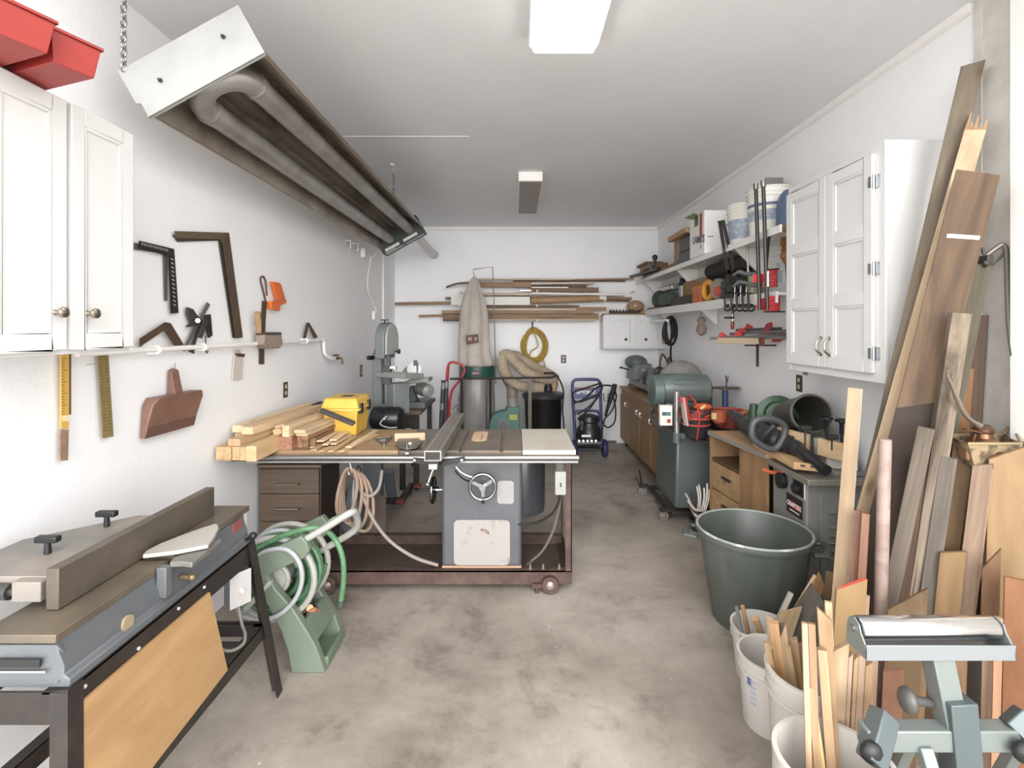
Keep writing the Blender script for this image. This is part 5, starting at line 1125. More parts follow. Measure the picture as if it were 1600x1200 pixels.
# things on it
z = 1.801
single('plank', B3((1.20, 6.97, z), (1.95, 7.2, z+.02)), tan, 'short brown plank lying on top of the small white cabinet', 'plank')
ts_ = thing('saw', 'black toothed saw lying on the plank above the small white cabinet', 'saw', (1.45, 7.0, z+.021))
bl = [(1.30+.0, 0), (1.30, .03)]
tp = [V((1.27+.022*i, 6.985, z+.026+(.035 if i % 2 else .0)+.02)) for i in range(17)]
mk('blade', MB().prism([V((1.27, 6.985, z+.021))]+tp+[V((1.62, 6.985, z+.021))], (0, .01, 0)), mat('saw_dark', '2c2724', .5, .4), ts_)
mk('handle', MB().tube(smooth_path([(1.62, 6.99, z+.035), (1.68, 6.99, z+.055), (1.72, 6.99, z+.035)]), .014, 8), darkw, ts_)
single('cardboard_scrap', MB().tube(smooth_path([(1.70, 6.95, z+.025), (1.78, 6.95, z+.06), (1.84, 6.95, z+.062), (1.88, 6.95, z+.03)], 5), .02, 8), mat('cardboard', ''), 'curled cardboard scrap at the right end above the small white cabinet', 'scrap')
single('paper_bag', MB().ball((1.66, 7.1, z+.115), .11, (1.1, .6, .85), 16), mat('kraft_paper', 'a9855f', .8, 0, '8f6d4b', 7, bmp=.6, bs=25), 'crumpled brown paper bag on the plank next to the shelf end', 'bag')

# ------------------------------------------------------------------ shelves on the right wall
shm = mat('shelf_white', 'e6e5e2', .45)
SU, SL_ = 2.285, 1.865
t = thing('wall_shelf', 'long upper white shelf on the right wall beside the tall cabinet', 'shelf', (1.85, 5.25, SU), 'white wall shelves')
mk('plank', B3((1.705, 3.28, SU-.022), (XR-.001, 7.225, SU)), shm, t, bev=.002)
mk('front_lip', B3((1.695, 3.28, SU-.048), (1.7045, 7.225, SU+.002)), shm, t, bev=.002)
mk('end_grain', B3((1.705, 3.276, SU-.048), (1.80, 3.2799, SU-.001)), wood('end_grain', 'b08a5c', '7f5c38'), t)
mk('wall_cleat', B3((XR-.02, 3.3, SU-.11), (XR-.001, 7.2, SU-.0225)), shm, t)
mk('second_cleat', B3((XR-.019, 3.35, 2.05), (XR-.001, 5.4, 2.15)), shm, t)
for y in (4.1, 5.6, 7.0): mk('bracket', MB().prism([(1.75, y, SU-.0225), (XR-.021, y, SU-.0225), (XR-.021, y, SU-.24), (XR-.05, y, SU-.24)], (0, .02, 0)), shm, t)
t = thing('wall_shelf', 'long lower white shelf on the right wall above the red clamps', 'shelf', (1.87, 5.2, SL_), 'white wall shelves')
mk('plank', B3((1.755, 3.44, SL_-.022), (XR-.001, 6.90, SL_)), shm, t, bev=.002)
mk('front_lip', B3((1.742, 3.42, SL_-.075), (1.7545, 6.90, SL_+.004)), shm, t, bev=.002)
mk('wall_cleat', B3((XR-.02, 3.46, SL_-.10), (XR-.001, 6.88, SL_-.0225)), shm, t)
for y in (3.6, 5.05, 6.5): mk('bracket', MB().prism([(1.78, y, SL_-.0225), (XR-.021, y, SL_-.0225), (XR-.021, y, SL_-.20), (XR-.05, y, SL_-.20)], (0, .02, 0)), shm, t)

# things on the upper shelf
zu = SU+.001
single('wood_block', B3((1.76, 6.45, zu), (1.96, 7.1, zu+.10)), wood('block_brown', '8d6441', '6b4a30', 'Y'), 'dark brown wood block at the far end of the upper shelf, lowest', 'wood block', 'wood blocks on the upper shelf')
single('wood_block', B3((1.70, 6.5, zu+.101), (1.93, 7.0, zu+.17)), wood('block_tan', 'ab7a4b', '8a5c36', 'Y'), 'orange brown wood block lying on the far dark one', 'wood block', 'wood blocks on the upper shelf')
single('wood_block', B3((1.68, 6.62, zu+.171), (1.90, 7.12, zu+.20)), wood('block_grey', '7a6552', '5d4a3a', 'Y'), 'grey brown plank topping the far blocks on the upper shelf', 'wood block', 'wood blocks on the upper shelf')
pl_ = thing('hand_plane', 'long dark iron hand plane overhanging the far end of upper shelf', 'plane', (1.66, 6.6, zu))
mk('sole', MB().beam((1.62, 7.15, zu+.055), (1.72, 6.1, zu+.045), .07, .03, (0, 0, 1)), mat('plane_iron', '33302e', .4, .5), pl_, bev=.004)
mk('knob', MB().lathe([(.03, 0), (.012, .02), (.014, .10), (.03, .13), (.034, .16), (.02, .18), (0, .183)], (1.715, 6.3, zu+.06), (0, .1, 1), 14), black_plastic, pl_)
mk('frog', MB().hexa([(1.69, 6.3, zu+.06), (1.73, 6.3, zu+.06), (1.73, 6.5, zu+.06), (1.69, 6.5, zu+.06), (1.69, 6.42, zu+.13), (1.73, 6.42, zu+.13), (1.73, 6.46, zu+.13), (1.69, 6.46, zu+.13)]), mat('plane_iron', ''), pl_, bev=.003)
single('wood_plank', B3((1.72, 5.4, zu), (1.95, 6.4, zu+.045)), wood('plank_brown', 'a0744a', '805736', 'Y'), 'flat brown plank under the small wooden stand on upper shelf', 'wood block', 'wood blocks on the upper shelf')
st = thing('wooden_stand', 'small light wood stand with overhanging top on the upper shelf', 'stand', (1.82, 5.4, zu+.046))
mk('top', B3((1.66, 5.02, zu+.275), (1.93, 5.60, zu+.325)), wood('stand_top', 'd0a473', 'b3834f', 'Y'), st, bev=.003)
mk('upright', B3((1.72, 5.36, zu+.046), (1.86, 5.56, zu+.2745)), wood('stand_leg', 'a9815a', '876240', 'Z'), st, bev=.003)
mk('foot', B3((1.70, 5.36, zu+.046), (1.72, 5.42, zu+.22)), wood('stand_leg', 'a9815a', '876240', 'Z'), st)
single('metal_case', MB().box((1.70, 5.0, zu), (1.93, 5.35, zu+.11)).box((1.705, 5.005, zu+.115), (1.925, 5.345, zu+.25)), mat('dark_slate', '45474a', .45, .3), 'dark grey metal case under the light wood stand top', 'case', bev=.006)
# white carton
cw = mat('carton_white', 'e9e8e5', .55)
t = thing('carton', 'white carton with green and red stripe on the upper shelf', 'carton', (1.85, 4.75, zu))
bx_ = mk('box', B3((1.675, 4.55, zu), (1.99, 4.93, zu+.385)), cw, t, bev=.003)
for y0, y1, z0, z1, m in ((4.60, 4.665, .18, .375, mat('carton_red', 'b8443a', .5)), (4.70, 4.80, .28, .378, mat('carton_green', '4d6b3c', .5))):
    mk('stripe', B3((1.6735, y0, zu+z0), (1.675, y1, zu+z1)), m, t)
ink = mat('carton_ink', '3a3433', .5)
text("LAMB'S", (1.6735, 4.69, zu+.145), (0, -1, -.1), (0, 0, 1), .095, ink, bx_, bold=.002)
cg = mat('carton_grey', '9a9692', .5)
mk('faded_print', MB().box((1.70, 4.5488, zu+.145), (1.76, 4.5499, zu+.155)), cg, t)
mk('faded_print', MB().box((1.87, 4.5488, zu+.245), (1.90, 4.5499, zu+.26)), cg, t)
mk('dark_print', MB().box((1.86, 4.5488, zu+.10), (1.91, 4.5499, zu+.112)), ink, t)
mk('faded_print', MB().box((1.6732, 4.63, zu+.055), (1.6748, 4.655, zu+.095)), cg, t)
mk('flap', MB().beam((1.675, 4.72, zu+.386), (1.62, 4.80, zu+.36), .12, .004, (0, 0, 1)), mat('flap_green', '7d9468', .5), t)
# pails
def pail(x, y, z, r, h, label, bands, mcol, grp, handle=True, name='pail', lid=False):
    t = thing(name, label, 'bucket', (x, y, z), grp)
    prof = [(r*.84, 0), (r*.86, .004), (r*.97, h*.80), (r*1.04, h*.80), (r*1.04, h*.82), (r*.98, h*.82), (r*.98, h*.88), (r*1.03, h*.88), (r*1.03, h*.90), (r, h*.90), (r, h*.97), (r*1.05, h*.97), (r*1.05, h)]
    if lid: prof += [(r*.9, h), (r*.88, h*.98), (0, h*.98)]
    else: prof += [(r*.96, h), (r*.94, h*.9), (r*.82, .006), (0, .006)]
    mk('body', MB().lathe(prof, (x, y, z), (0, 0, 1), 40), mcol, t)
    for z0, z1, m in bands:
        k0 = r*(.86+.11*z0/.8)+.0012; k1 = r*(.86+.11*z1/.8)+.0012
        mk('label_band', MB().lathe([(k0-.001, z0*h), (k0, z0*h), (k1, z1*h), (k1-.001, z1*h)], (x, y, z), (0, 0, 1), 40, closed=True), m, t)
    return t
pw = mat('pail_white', 'e8e5de', .4)
bl_ = mat('label_blue', '8fa0b6', .5, 0, 'c5cbd2', 30); bl2 = mat('label_navy', '5d6e94', .5)
pail(1.86, 4.16, zu, .135, .33, 'white pail with pale blue label, behind the front pail on upper shelf', [(.15, .62, bl_)], pw, 'pails on the upper shelf')
pail(1.835, 3.72, zu, .145, .34, 'white lidded pail with blue band beside tall cabinet on upper shelf', [(.30, .52, bl_), (.60, .66, bl2)], pw, 'pails on the upper shelf', lid=True)
single('trowel_plate', MB().prism([(1.80, 3.70, zu+.345), (1.93, 3.70, zu+.345), (1.945, 3.72, zu+.43), (1.81, 3.72, zu+.43)], (0, .006, 0)).box((1.80, 3.66, zu+.3335), (1.93, 3.76, zu+.3455)), mat('plate_grey', '84807a', .5, .3), 'grey metal plate standing on the lidded white pail', 'plate')
single('blue_bag', MB().lathe([(.0, 0), (.09, 0), (.10, .03), (.095, .16), (.08, .22), (.05, .26), (0, .265)], (1.85, 3.43, zu), (0, 0, 1), 14), mat('blue_plastic', '5f7391', .4, 0, '48597a', 14, bmp=.5, bs=30), 'blue bag beside the front pail at the near end of upper shelf', 'bag')

# things on the lower shelf
zl = SL_+.001
gt = mat('dark_green_tool', '35443d', .55, 0, '243029', 6, bmp=.4, bs=30)
t = thing('power_tool', 'dark green power tool slumped at the far end of lower shelf', 'power tool', (1.85, 6.35, zl))
mk('body', MB().ball((1.82, 6.5, zl+.12), .12, (.65, 1.8, .95), 16), gt, t)
mk('motor', MB().cyl((1.80, 6.2, zl+.09), (1.80, 5.85, zl+.10), .085, .075, 18), gt, t)
mk('base_plate', B3((1.74, 6.05, zl), (1.96, 6.75, zl+.02)), mat('dark_casting', ''), t)
t = thing('bench_machine', 'silver and black machine behind the dark green tool on lower shelf', 'machine', (1.90, 6.6, zl))
mk('body', B3((1.905, 6.1, zl+.0), (1.985, 6.85, zl+.22)), mat('dull_steel', ''), t, bev=.02)
mk('chrome_top', B3((1.89, 6.25, zl+.221), (1.98, 6.8, zl+.30)), mat('silver_tool', 'bab9b4', .3, .7), t, bev=.02)
t = thing('bottle', 'black bottle with silver label standing on the lower shelf', 'bottle', (1.90, 5.80, zl))
mk('body', MB().lathe([(0, 0), (.045, 0), (.045, .26), (.03, .29), (.03, .33), (0, .33)], (1.905, 5.86, zl), (0, 0, 1), 18), black_plastic, t)
mk('label', MB().lathe([(.0455, .08), (.046, .08), (.046, .24), (.0455, .24)], (1.905, 5.86, zl), (0, 0, 1), 18, closed=True), mat('label_silver', '9a9a98', .4, .4), t)
single('tool_case', B3((1.745+.012, 5.14, zl), (1.85, 5.80, zl+.095)), black_plastic, 'long low black tool case at the front of the lower shelf', 'case', bev=.01)
single('cardboard_box', B3((1.86, 5.0, zl), (2.0, 5.7, zl+.26)), mat('cardboard_brown', '9c7748', .65, 0, '8a6639', 4), 'brown cardboard box behind the long black case', 'box', bev=.003)
t = thing('circular_saw', 'yellow orange circular saw beside an orange box on lower shelf', 'power tool', (1.80, 4.65, zl))
yo = mat('tool_yellow', 'd7962d', .4)
mk('handle', MB().ring((1.775, 4.72, zl+.105), (1, .2, 0), .075, .024, 22, 8), yo, t)
mk('guard', MB().cyl((1.78, 4.52, zl+.10), (1.83, 4.54, zl+.10), .095, n=24), mat('guard_grey_saw', '9b9486', .4, .4), t, bev=.006)
mk('motor', MB().cyl((1.83, 4.55, zl+.11), (1.95, 4.6, zl+.11), .055, n=18), yo, t)
mk('red_cap', MB().cyl((1.775, 4.46, zl+.075), (1.755, 4.45, zl+.075), .045, n=16), mat('dull_red_cap', 'bb4a35', .4), t)
mk('base_plate', B3((1.757, 4.42, zl), (1.92, 4.85, zl+.006)), steel, t)
single('orange_box', B3((1.757, 4.88, zl), (1.86, 5.10, zl+.165)), mat('box_orange', 'c8662a', .5), 'small orange box right beside the yellow circular saw', 'box', bev=.003)
t = thing('router', 'black power tool behind the bar clamps on the lower shelf', 'power tool', (1.80, 4.3, zl))
mk('body', MB().cyl((1.83, 4.38, zl+.10), (1.83, 4.05, zl+.10), .085, .075, 18), mat('tool_black', '2a2c2c', .45), t, bev=.01)
mk('nose', MB().cyl((1.83, 4.05, zl+.10), (1.83, 3.97, zl+.10), .05, .03, 16), mat('dark_casting', ''), t)
mk('grip', MB().tube(smooth_path([(1.80, 4.36, zl+.04), (1.78, 4.4, zl+.02), (1.77, 4.36, zl+.015)]), .02, 8), mat('tool_black', ''), t)
single('tool_roll', MB().cyl((1.90, 4.98, zl+.30), (1.90, 4.15, zl+.30), .07, n=16).box((1.88, 4.15, zl), (1.98, 4.95, zl+.23)), mat('dark_canvas', '2d2c2a', .8), 'dark canvas roll on a case at the back of lower shelf', 'tool roll', bev=.01)
single('paint_tube', MB().cyl((1.82, 3.93, zl), (1.82, 3.93, zl+.16), .035, n=16), mat('olive_cream', 'b3ab84', .5), 'olive cream cylinder standing behind the grey clamps', 'bottle', bev=.004)

# ------------------------------------------------------------------ clamps hung in front of and under the lower shelf
def vbar(px0, py0, px1, py1, X, r, m, name='bar'): return MB().cyl(AX(px0, py0, X), AX(px1, py1, X), r, n=10)
gun = mat('gunmetal', '45423f', .4, .6); redc = mat('clamp_red', 'c13238', .38, 0, 'a9272d', 9)
Yp = 3.53
def C2(px, py, Y=Yp): return A(px, py, Y)
t = thing('pipe_clamp', 'tall pipe clamp with red jaws, left of the two beside the tall cabinet', 'clamp', C2(1187, 488), 'tall pipe clamps')
mk('pipe', MB().cyl(C2(1181, 290), C2(1187, 484), .0125, n=12), gun, t)
mk('end_cap', MB().cyl(C2(1180.7, 287), C2(1181.3, 296), .017, n=12), mat('cap_steel', '8a8682', .35, .8), t)
mk('upper_jaw', MB().hexa([C2(1176, 428), C2(1202, 428), C2(1202, 428, Yp+.04), C2(1176, 428, Yp+.04), C2(1176, 442), C2(1202, 440), C2(1202, 440, Yp+.04), C2(1176, 442, Yp+.04)]), redc, t, bev=.004)
mk('lower_jaw', MB().hexa([C2(1183, 466), C2(1200, 466), C2(1200, 466, Yp+.05), C2(1183, 466, Yp+.05), C2(1182, 483), C2(1201, 486), C2(1201, 486, Yp+.05), C2(1182, 483, Yp+.05)]), redc, t, bev=.005)
t = thing('pipe_clamp', 'tall pipe clamp with big ribbed red jaws, nearest the tall cabinet', 'clamp', C2(1200, 488, 3.46), 'tall pipe clamps')
Y2 = 3.44
mk('pipe', MB().cyl(C2(1192.5, 285, Y2), C2(1199, 484, Y2), .0125, n=12), gun, t)
mk('end_cap', MB().cyl(C2(1192.2, 282, Y2), C2(1192.8, 292, Y2), .017, n=12), mat('cap_steel', ''), t)
for i in range(5):
    a = 422+5.6*i
    mk('jaw_rib', MB().hexa([C2(1193, a, Y2), C2(1216-.5*i, a-1, Y2), C2(1216, a-1, Y2+.05), C2(1193, a, Y2+.05), C2(1193, a+4.6, Y2), C2(1215-.7*i, a+4.2, Y2), C2(1215, a+4.2, Y2+.05), C2(1193, a+4.6, Y2+.05)]), redc, t, bev=.003)
for i in range(3):
    a = 463+8*i
    mk('lower_jaw_rib', MB().hexa([C2(1196, a, Y2), C2(1219, a-1, Y2), C2(1219, a-1, Y2+.05), C2(1196, a, Y2+.05), C2(1196, a+7, Y2), C2(1219, a+7, Y2), C2(1219, a+7, Y2+.05), C2(1196, a+7, Y2+.05)]), redc, t, bev=.004)
mk('jaw_plate', MB().hexa([C2(1196, 420.5, Y2-.01), C2(1218, 419, Y2-.01), C2(1218, 419, Y2+.06), C2(1196, 420, Y2+.06), C2(1196, 422, Y2-.01), C2(1218, 421, Y2-.01), C2(1218, 421, Y2+.06), C2(1196, 422, Y2+.06)]), gun, t)
mk('chrome_screw', MB().cyl(C2(1200, 424, Y2-.008), C2(1200, 448, Y2-.008), .012, n=10), mat('screw_chrome', 'c9b9b9', .2, .9), t)
mk('foot_plate', MB().box(C2(1199, 488, Y2-.01), C2(1220, 486.5, Y2+.05)), gun, t)
single('flat_bar', MB().beam(C2(1196, 430, 3.50), C2(1202.5, 361, 3.50), .018, .006, (0, -1, 0)), gun, 'thin dark flat bar leaning between the pipes of the red clamps', 'bar')
for k, (a, b, c, d_, lb) in enumerate(((1124, 345, 1138, 428, 'left of two slanted dark clamp bars in front of the upper shelf'), (1129.5, 344, 1148, 428, 'right of two slanted dark clamp bars in front of the upper shelf'))):
    YY = 4.14-.04*k
    t = thing('bar_clamp', lb, 'clamp', A(1138+6*k, 465, YY), 'slanted bar clamps')
    mk('bar', MB().beam(A(a, b, YY), A(c, d_, YY), .026, .010, (0, -1, 0)), gun, t)
    mk('bar_lower', MB().beam(A(c, d_-6, YY), A(c-1, 462, YY), .024, .010, (0, -1, 0)), gun, t)
    mk('jaw', MB().hexa([A(c-12, 440+6*k, YY-.02), A(c+4, 436+6*k, YY-.02), A(c+4, 436+6*k, YY+.03), A(c-12, 440+6*k, YY+.03), A(c-12, 452+4*k, YY-.02), A(c+4, 452+4*k, YY-.02), A(c+4, 452+4*k, YY+.03), A(c-12, 452+4*k, YY+.03)]), mat('tool_black', ''), t, bev=.006)
    mk('fixed_jaw', MB().beam(A(c-14, 461+2*k, YY), A(c+3, 461+2*k, YY), .03, .02, (0, -1, 0)), mat('tool_black', ''), t, bev=.003)
gcl = mat('clamp_grey', '7d8083', .4, .5)
for k, (dy, lb) in enumerate(((0, 'upper of two grey curved clamp arms below the shelf items'), (18, 'lower of two grey curved clamp arms, just over the shelf lip'))):
    pts = [A(1146, 430+dy, 3.9), A(1155, 427+dy-(2 if k == 0 else 4), 3.85), A(1166, 428+dy-(0 if k == 0 else 4), 3.8), A(1178, 428+dy, 3.74), A(1189, 429+dy, 3.68)]
    single('c_clamp', MB().tube(smooth_path(pts), [.010]*5+[.015]*15+[.010]*5, 10), gcl, lb, 'clamp', 'grey clamp arms')
for k, (px, lb) in enumerate(((1136, 'black clamp with ring foot hanging under the shelf lip, leftmost'), (1146, 'black clamp with ring foot hanging second from the left'), (1155, 'black clamp with ring foot hanging in the middle of the row'), (1164, 'black clamp with ring foot hanging fourth from the left'), (1173, 'black clamp with ring foot hanging rightmost, next to red jaws'))):
    YY = F*1.725/(px-CX)
    t = thing('hand_clamp', lb, 'clamp', A(px, 487, YY), 'small clamps under the lower shelf')
    mk('frame', MB().tube([A(px+3, 458, YY), A(px-4, 459, YY), A(px-3, 478, YY), A(px+2, 480, YY)], .009, 8), black_steel, t)
    mk('foot', MB().ring(A(px+.5, 481, YY), (0, 1, 0), .024, .008, 16, 6), black_steel, t)
    mk('screw', MB().cyl(A(px+2.5, 446, YY), A(px+1.5, 470, YY), .007, n=8), mat('cap_steel', ''), t)
single('steel_rod', MB().cyl(A(1167.5, 383, 3.95), A(1169, 428, 3.95), .008, n=10), mat('pale_rod', 'bdb8b0', .4, .5), 'pale steel rod standing upright behind the grey clamps', 'rod')
t = thing('f_clamp', 'small clamp with red handle hanging alone under the lower shelf', 'clamp', WR(1143, 515, .06), None)
Yf = 4.35
mk('bar', MB().beam((A(1146, 488, Yf).x, Yf, 1.8432), A(1144, 500, Yf), .012, .006, (0, -1, 0)).beam(A(1146, 489, Yf+.3), A(1146, 496, Yf+.3), .01, .006, (0, -1, 0)), gun, t)
mk('arm', MB().beam(A(1132, 496.5, Yf), A(1147, 496.5, Yf), .016, .012, (0, -1, 0)), gun, t)
mk('handle', MB().lathe([(.006, 0), (.014, .01), (.016, .05), (.013, .07), (0, .072)], A(1144.5, 515, Yf), (0, 0, 1), 12), mat('handle_red', '9b3f38', .4), t)
mk('screw', MB().cyl(A(1144.5, 502, Yf), A(1144.5, 490, Yf), .005, n=8), steel, t)
# bundle of horizontal bar clamps
def HC(px, py, Y=4.0): return A(px, py, Y)
def hclamp(x0, y0, x1, y1, Y, hx, hy, label):
    t = thing('bar_clamp', label, 'clamp', HC((x0+x1)/2, max(y0, y1)+4, Y), 'red bar clamps lying under the lower shelf')
    p, q = HC(x0, y0, Y), HC(x1, y1, Y-.25); mk('bar', MB().beam(p, q, .022, .010, (0, -1, 0)), gun, t)
    mk('jaw', MB().hexa([HC(hx-2, hy-1, Y-.05), HC(hx+12, hy-6, Y-.1), HC(hx+12, hy-6, Y-.05), HC(hx-2, hy-1, Y), HC(hx-6, hy+9, Y-.05), HC(hx+9, hy+9, Y-.1), HC(hx+9, hy+9, Y-.05), HC(hx-6, hy+9, Y)]), redc, t, bev=.004)
    mk('handle', MB().cyl(HC(hx+10, hy+4, Y-.06), HC(hx+24, hy+2, Y-.18), .019, .016, 10), redc if int(hx) % 2 else mat('dark_casting', ''), t)
    mk('tail_jaw', MB().beam(HC(x0+22, y0-8, Y-.03), HC(x0+16, y0+3, Y-.03), .05, .025, (0, -1, 0)), redc, t, bev=.003)
hclamp(1109, 529, 1230, 523, 4.05, 1205, 517, 'red bar clamp with its dark bar sticking out farthest left')
hclamp(1140, 522, 1230, 517, 4.02, 1192, 514, 'red bar clamp lying across the top of the horizontal bundle')
hclamp(1133, 527, 1231, 528, 3.95, 1211, 525, 'red bar clamp low in the bundle against the tall cabinet')
hclamp(1150, 516, 1229, 513, 4.1, 1199, 507, 'red bar clamp at the back of the horizontal bundle')
t = thing('wooden_bar_clamp', 'bar clamp with a pale wooden bar in front of the red ones', 'clamp', HC(1155, 540, 3.9), 'red bar clamps lying under the lower shelf')
board('bar', HC(1122, 532, 3.95), HC(1186, 533, 3.75), .045, .02, wood('clamp_wood', 'a99573', '85714f', vary=.02), n=(0, -1, 0), parent=t)
mk('head', MB().box(HC(1186, 541, 3.78), HC(1195, 527, 3.72)), mat('dark_clamp_red', '7d3430', .45), t, bev=.004)
single('hanging_bar', MB().beam(A(1183.5, 573, 4.02), A(1183.5, 533, 4.02), .018, .010, (0, -1, 0)), gun, 'dark flat bar pointing straight down below the clamp bundle', 'bar')
t = thing('wall_peg', 'steel peg arm holding the horizontal clamp bundle off the right wall', 'peg', WR(1178, 540, .15))
for px in (1200,):
    yy = F*2.01/(px-CX)*.97; mk('peg', MB().beam((XR, yy, 1.488), (XR-.24, yy, 1.488), .012, .012, (0, 0, 1)), gun, t)
# saw handles and paper beside the cabinet
oh = wood('saw_handle', 'bd7a34', '95571f', 'Z', 8, .4, vary=.02)
for k, (py0, py1, lb) in enumerate(((362, 391, 'orange wooden saw handle hanging beside the tall cabinet, upper'), (388, 410, 'orange wooden saw handle hanging beside the tall cabinet, lower'))):
    Yh = 3.62-.05*k
    t = thing('hand_saw', lb, 'saw', A(1227, 455, Yh), 'hand saws by the tall cabinet')
    mk('handle', MB().tube(smooth_path([A(1223, py0, Yh), A(1227, py0+6, Yh), A(1225, py1-8, Yh), A(1229, py1, Yh)]), [.02]*6+[.026]*7+[.018]*6, 10), oh, t)
    mk('blade', MB().prism([A(1226, py1-3, Yh), A(1235, py1-3, Yh), A(1235, 455, Yh), A(1230, 455, Yh)], (0, .003, 0)), mat('saw_steel', '8d8a86', .35, .7), t)
single('blue_paper', MB().prism([A(1214, 411, 3.86), A(1232, 411, 3.86), A(1232, 443, 3.86), A(1216, 441, 3.86)], (0, .003, 0)), mat('pale_blue_card', 'a9bcc3', .6), 'pale blue card hanging behind the red clamp jaws', 'card')
# cobwebby rag under the lower shelf and black cord on the small cabinet
single('brown_rag', MB().lathe([(.02, 0), (.045, -.03), (.03, -.07), (.055, -.12), (.04, -.17), (0, -.19)], A(1096, 495, 5.1), (0, 0, 1), 12).cyl(A(1096, 496, 5.1), (1.853, 5.1, 1.8435), .004, n=6), mat('rag_brown', '8f7f72', .9, 0, '7a6a5e', 20, bmp=.6, bs=40), 'small brown rag hanging from a bracket under the lower shelf', 'rag')
t = thing('extension_cord', 'black extension cord coiled on a white peg at the small cabinet', 'cord', A(1047, 545, 6.2))
c_ = A(1046, 517, 6.2); pts = []
for i in range(20*7+1):
    a = 2*PI*i/20+PI/2; k = i/20; pts.append(c_+V(((.06+.018*math.sin(k*2.1))*math.cos(a)+.02*math.sin(k*3), .03*math.sin(k*4), (.165+.012*math.sin(k*2.9))*math.sin(a))))
mk('coil', MB().tube(pts, .0125, 6), black_rubber, t)
mk('drop', MB().tube(smooth_path([c_+V((.02, 0, -.15)), A(1048, 556, 6.3), A(1050, 570, 6.32), A(1053, 577, 6.35)]), .012, 8), black_rubber, t)
mk('plug', MB().cyl(A(1036, 536, 6.2), A(1040, 532, 6.2), .02, n=10), mat('brown_plug', '8a6a4a', .5), t)
single('white_peg', MB().box((1.80, 6.16, 1.70), (1.845, 6.918, 1.73)), mat('bright_white', 'f6f6f4', .4), 'white peg arm carrying the black cord coil', 'peg')

# ------------------------------------------------------------------ tall white cabinet, right wall
t = thing('wall_cabinet', 'tall white cabinet with three-panel doors and steel hinges on the right wall', 'cabinet', (1.87, 2.8, 1.36))
fx, y0, y1, z0, z1 = 1.72, 2.386, 3.23, 1.36, 2.50
mk('carcass', B3((fx+.02, y0, z0), (XR-.001, y1, z1)), cab_white, t, bev=.002)
mk('face_frame', MB().box((fx, y0-.002, z0), (fx+.02, y0+.075, z1)).box((fx, y1-.03, z0), (fx+.02, y1, z1)).box((fx, y0+.075, z0), (fx+.02, y1-.03, z0+.05)).box((fx, y0+.075, z1-.06), (fx+.02, y1-.03, z1)).box((fx, 2.79, z0+.05), (fx+.02, 2.83, z1-.06)), cab_white, t, bev=.003)
for a, b, hy, sgn in ((y0+.06, 2.805, 2.775, 1), (2.815, y1-.01, 2.85, -1)):
    d = panel_door('door', (fx-.001, b, z0+.045), (0, -1, 0), b-a, z1-z0-.09, (-1, 0, 0), t, cab_white, 3, .06, .019, .011)
    mk('handle', MB().tube(smooth_path([(fx-.02, hy, 1.475), (fx-.045, hy, 1.495), (fx-.05, hy, 1.52), (fx-.045, hy, 1.545), (fx-.02, hy, 1.565)]), .0055, 8).cyl((fx-.02, hy, 1.475), (fx-.023, hy, 1.475), .011).cyl((fx-.02, hy, 1.565), (fx-.023, hy, 1.565), .011), nickel, d)
    if sgn == 1:
        for hz in (1.50, 1.905, 2.32):
            mk('hinge', MB().box((fx-.006, y0+.030, hz-.03), (fx-.001, y0+.058, hz+.03)).cyl((fx-.012, y0+.058, hz-.035), (fx-.012, y0+.058, hz+.035), .006, n=10).box((fx-.026, y0+.058, hz-.025), (fx-.020, y0+.078, hz+.025)), steel, t)
    else:
        mk('hinge', MB().cyl((fx-.012, y1-.012, 2.26), (fx-.012, y1-.012, 2.31), .006, n=10), steel, t)
single('bumper', MB().cyl(WR(1257, 583), WR(1257, 583, .03), .012), mat('dark_casting', ''), 'small dark bumper on right wall under the tall cabinet', 'bumper')
# ------------------------------------------------------------------ oak base cabinet with lathe
oakm = wood('oak_door', 'a87e50', '8b6239', 'Z', 16, .5, vary=.02)
t = thing('base_cabinet', 'long oak base cabinet on casters along right wall under the lathe', 'cabinet', (1.73, 6.2, 0))
mk('carcass', B3((1.475, 5.2, .085), (XR-.004, 7.16, .79)), oakm, t, bev=.002)
mk('top', B3((1.45, 5.19, .79), (XR-.004, 7.18, .815)), wood('oak_top', 'b28a5c', '94693f', 'Y', 14, .5, vary=.02), t, bev=.003)
for i, (a, b, hk) in enumerate(((7.14, 6.52, 6.72), (6.50, 6.02, 6.10), (6.0, 5.56, 5.92), (5.54, 5.22, 5.50))):
    d = mk('door', B3((1.455, b, .10), (1.474, a, .70 if i < 3 else .72)), oakm, t, bev=.003)
    mk('handle', MB().tube(smooth_path([(1.455, hk, .63), (1.435, hk, .64), (1.432, hk, .60), (1.455, hk, .59)], 4), .009, 8), mat('bright_handle', 'e3e1dd', .25, .7), d)
mk('hinge', B3((1.452, 5.23, .14), (1.456, 5.25, .20)), black_steel, t)
for y in (7.05, 5.35): caster(1.53, y, .042, t, black_rubber, ax=(1, 0, 0))
lg = mat('lathe_grey', '68716f', .45, .1, '5c6563', 6)
t = thing('wood_lathe', 'grey green wood lathe with small handwheel on the oak cabinet', 'lathe', (1.66, 6.2, .816))
mk('bed', MB().box((1.56, 5.35, .87), (1.66, 7.05, .94)).box((1.70, 5.35, .87), (1.78, 7.05, .94)), lg, t, bev=.004)
for y in (5.5, 6.9): mk('foot', B3((1.53, y-.08, .8165), (1.82, y+.08, .869)), mat('rusty_foot', '6b4a36', .7), t, bev=.004)
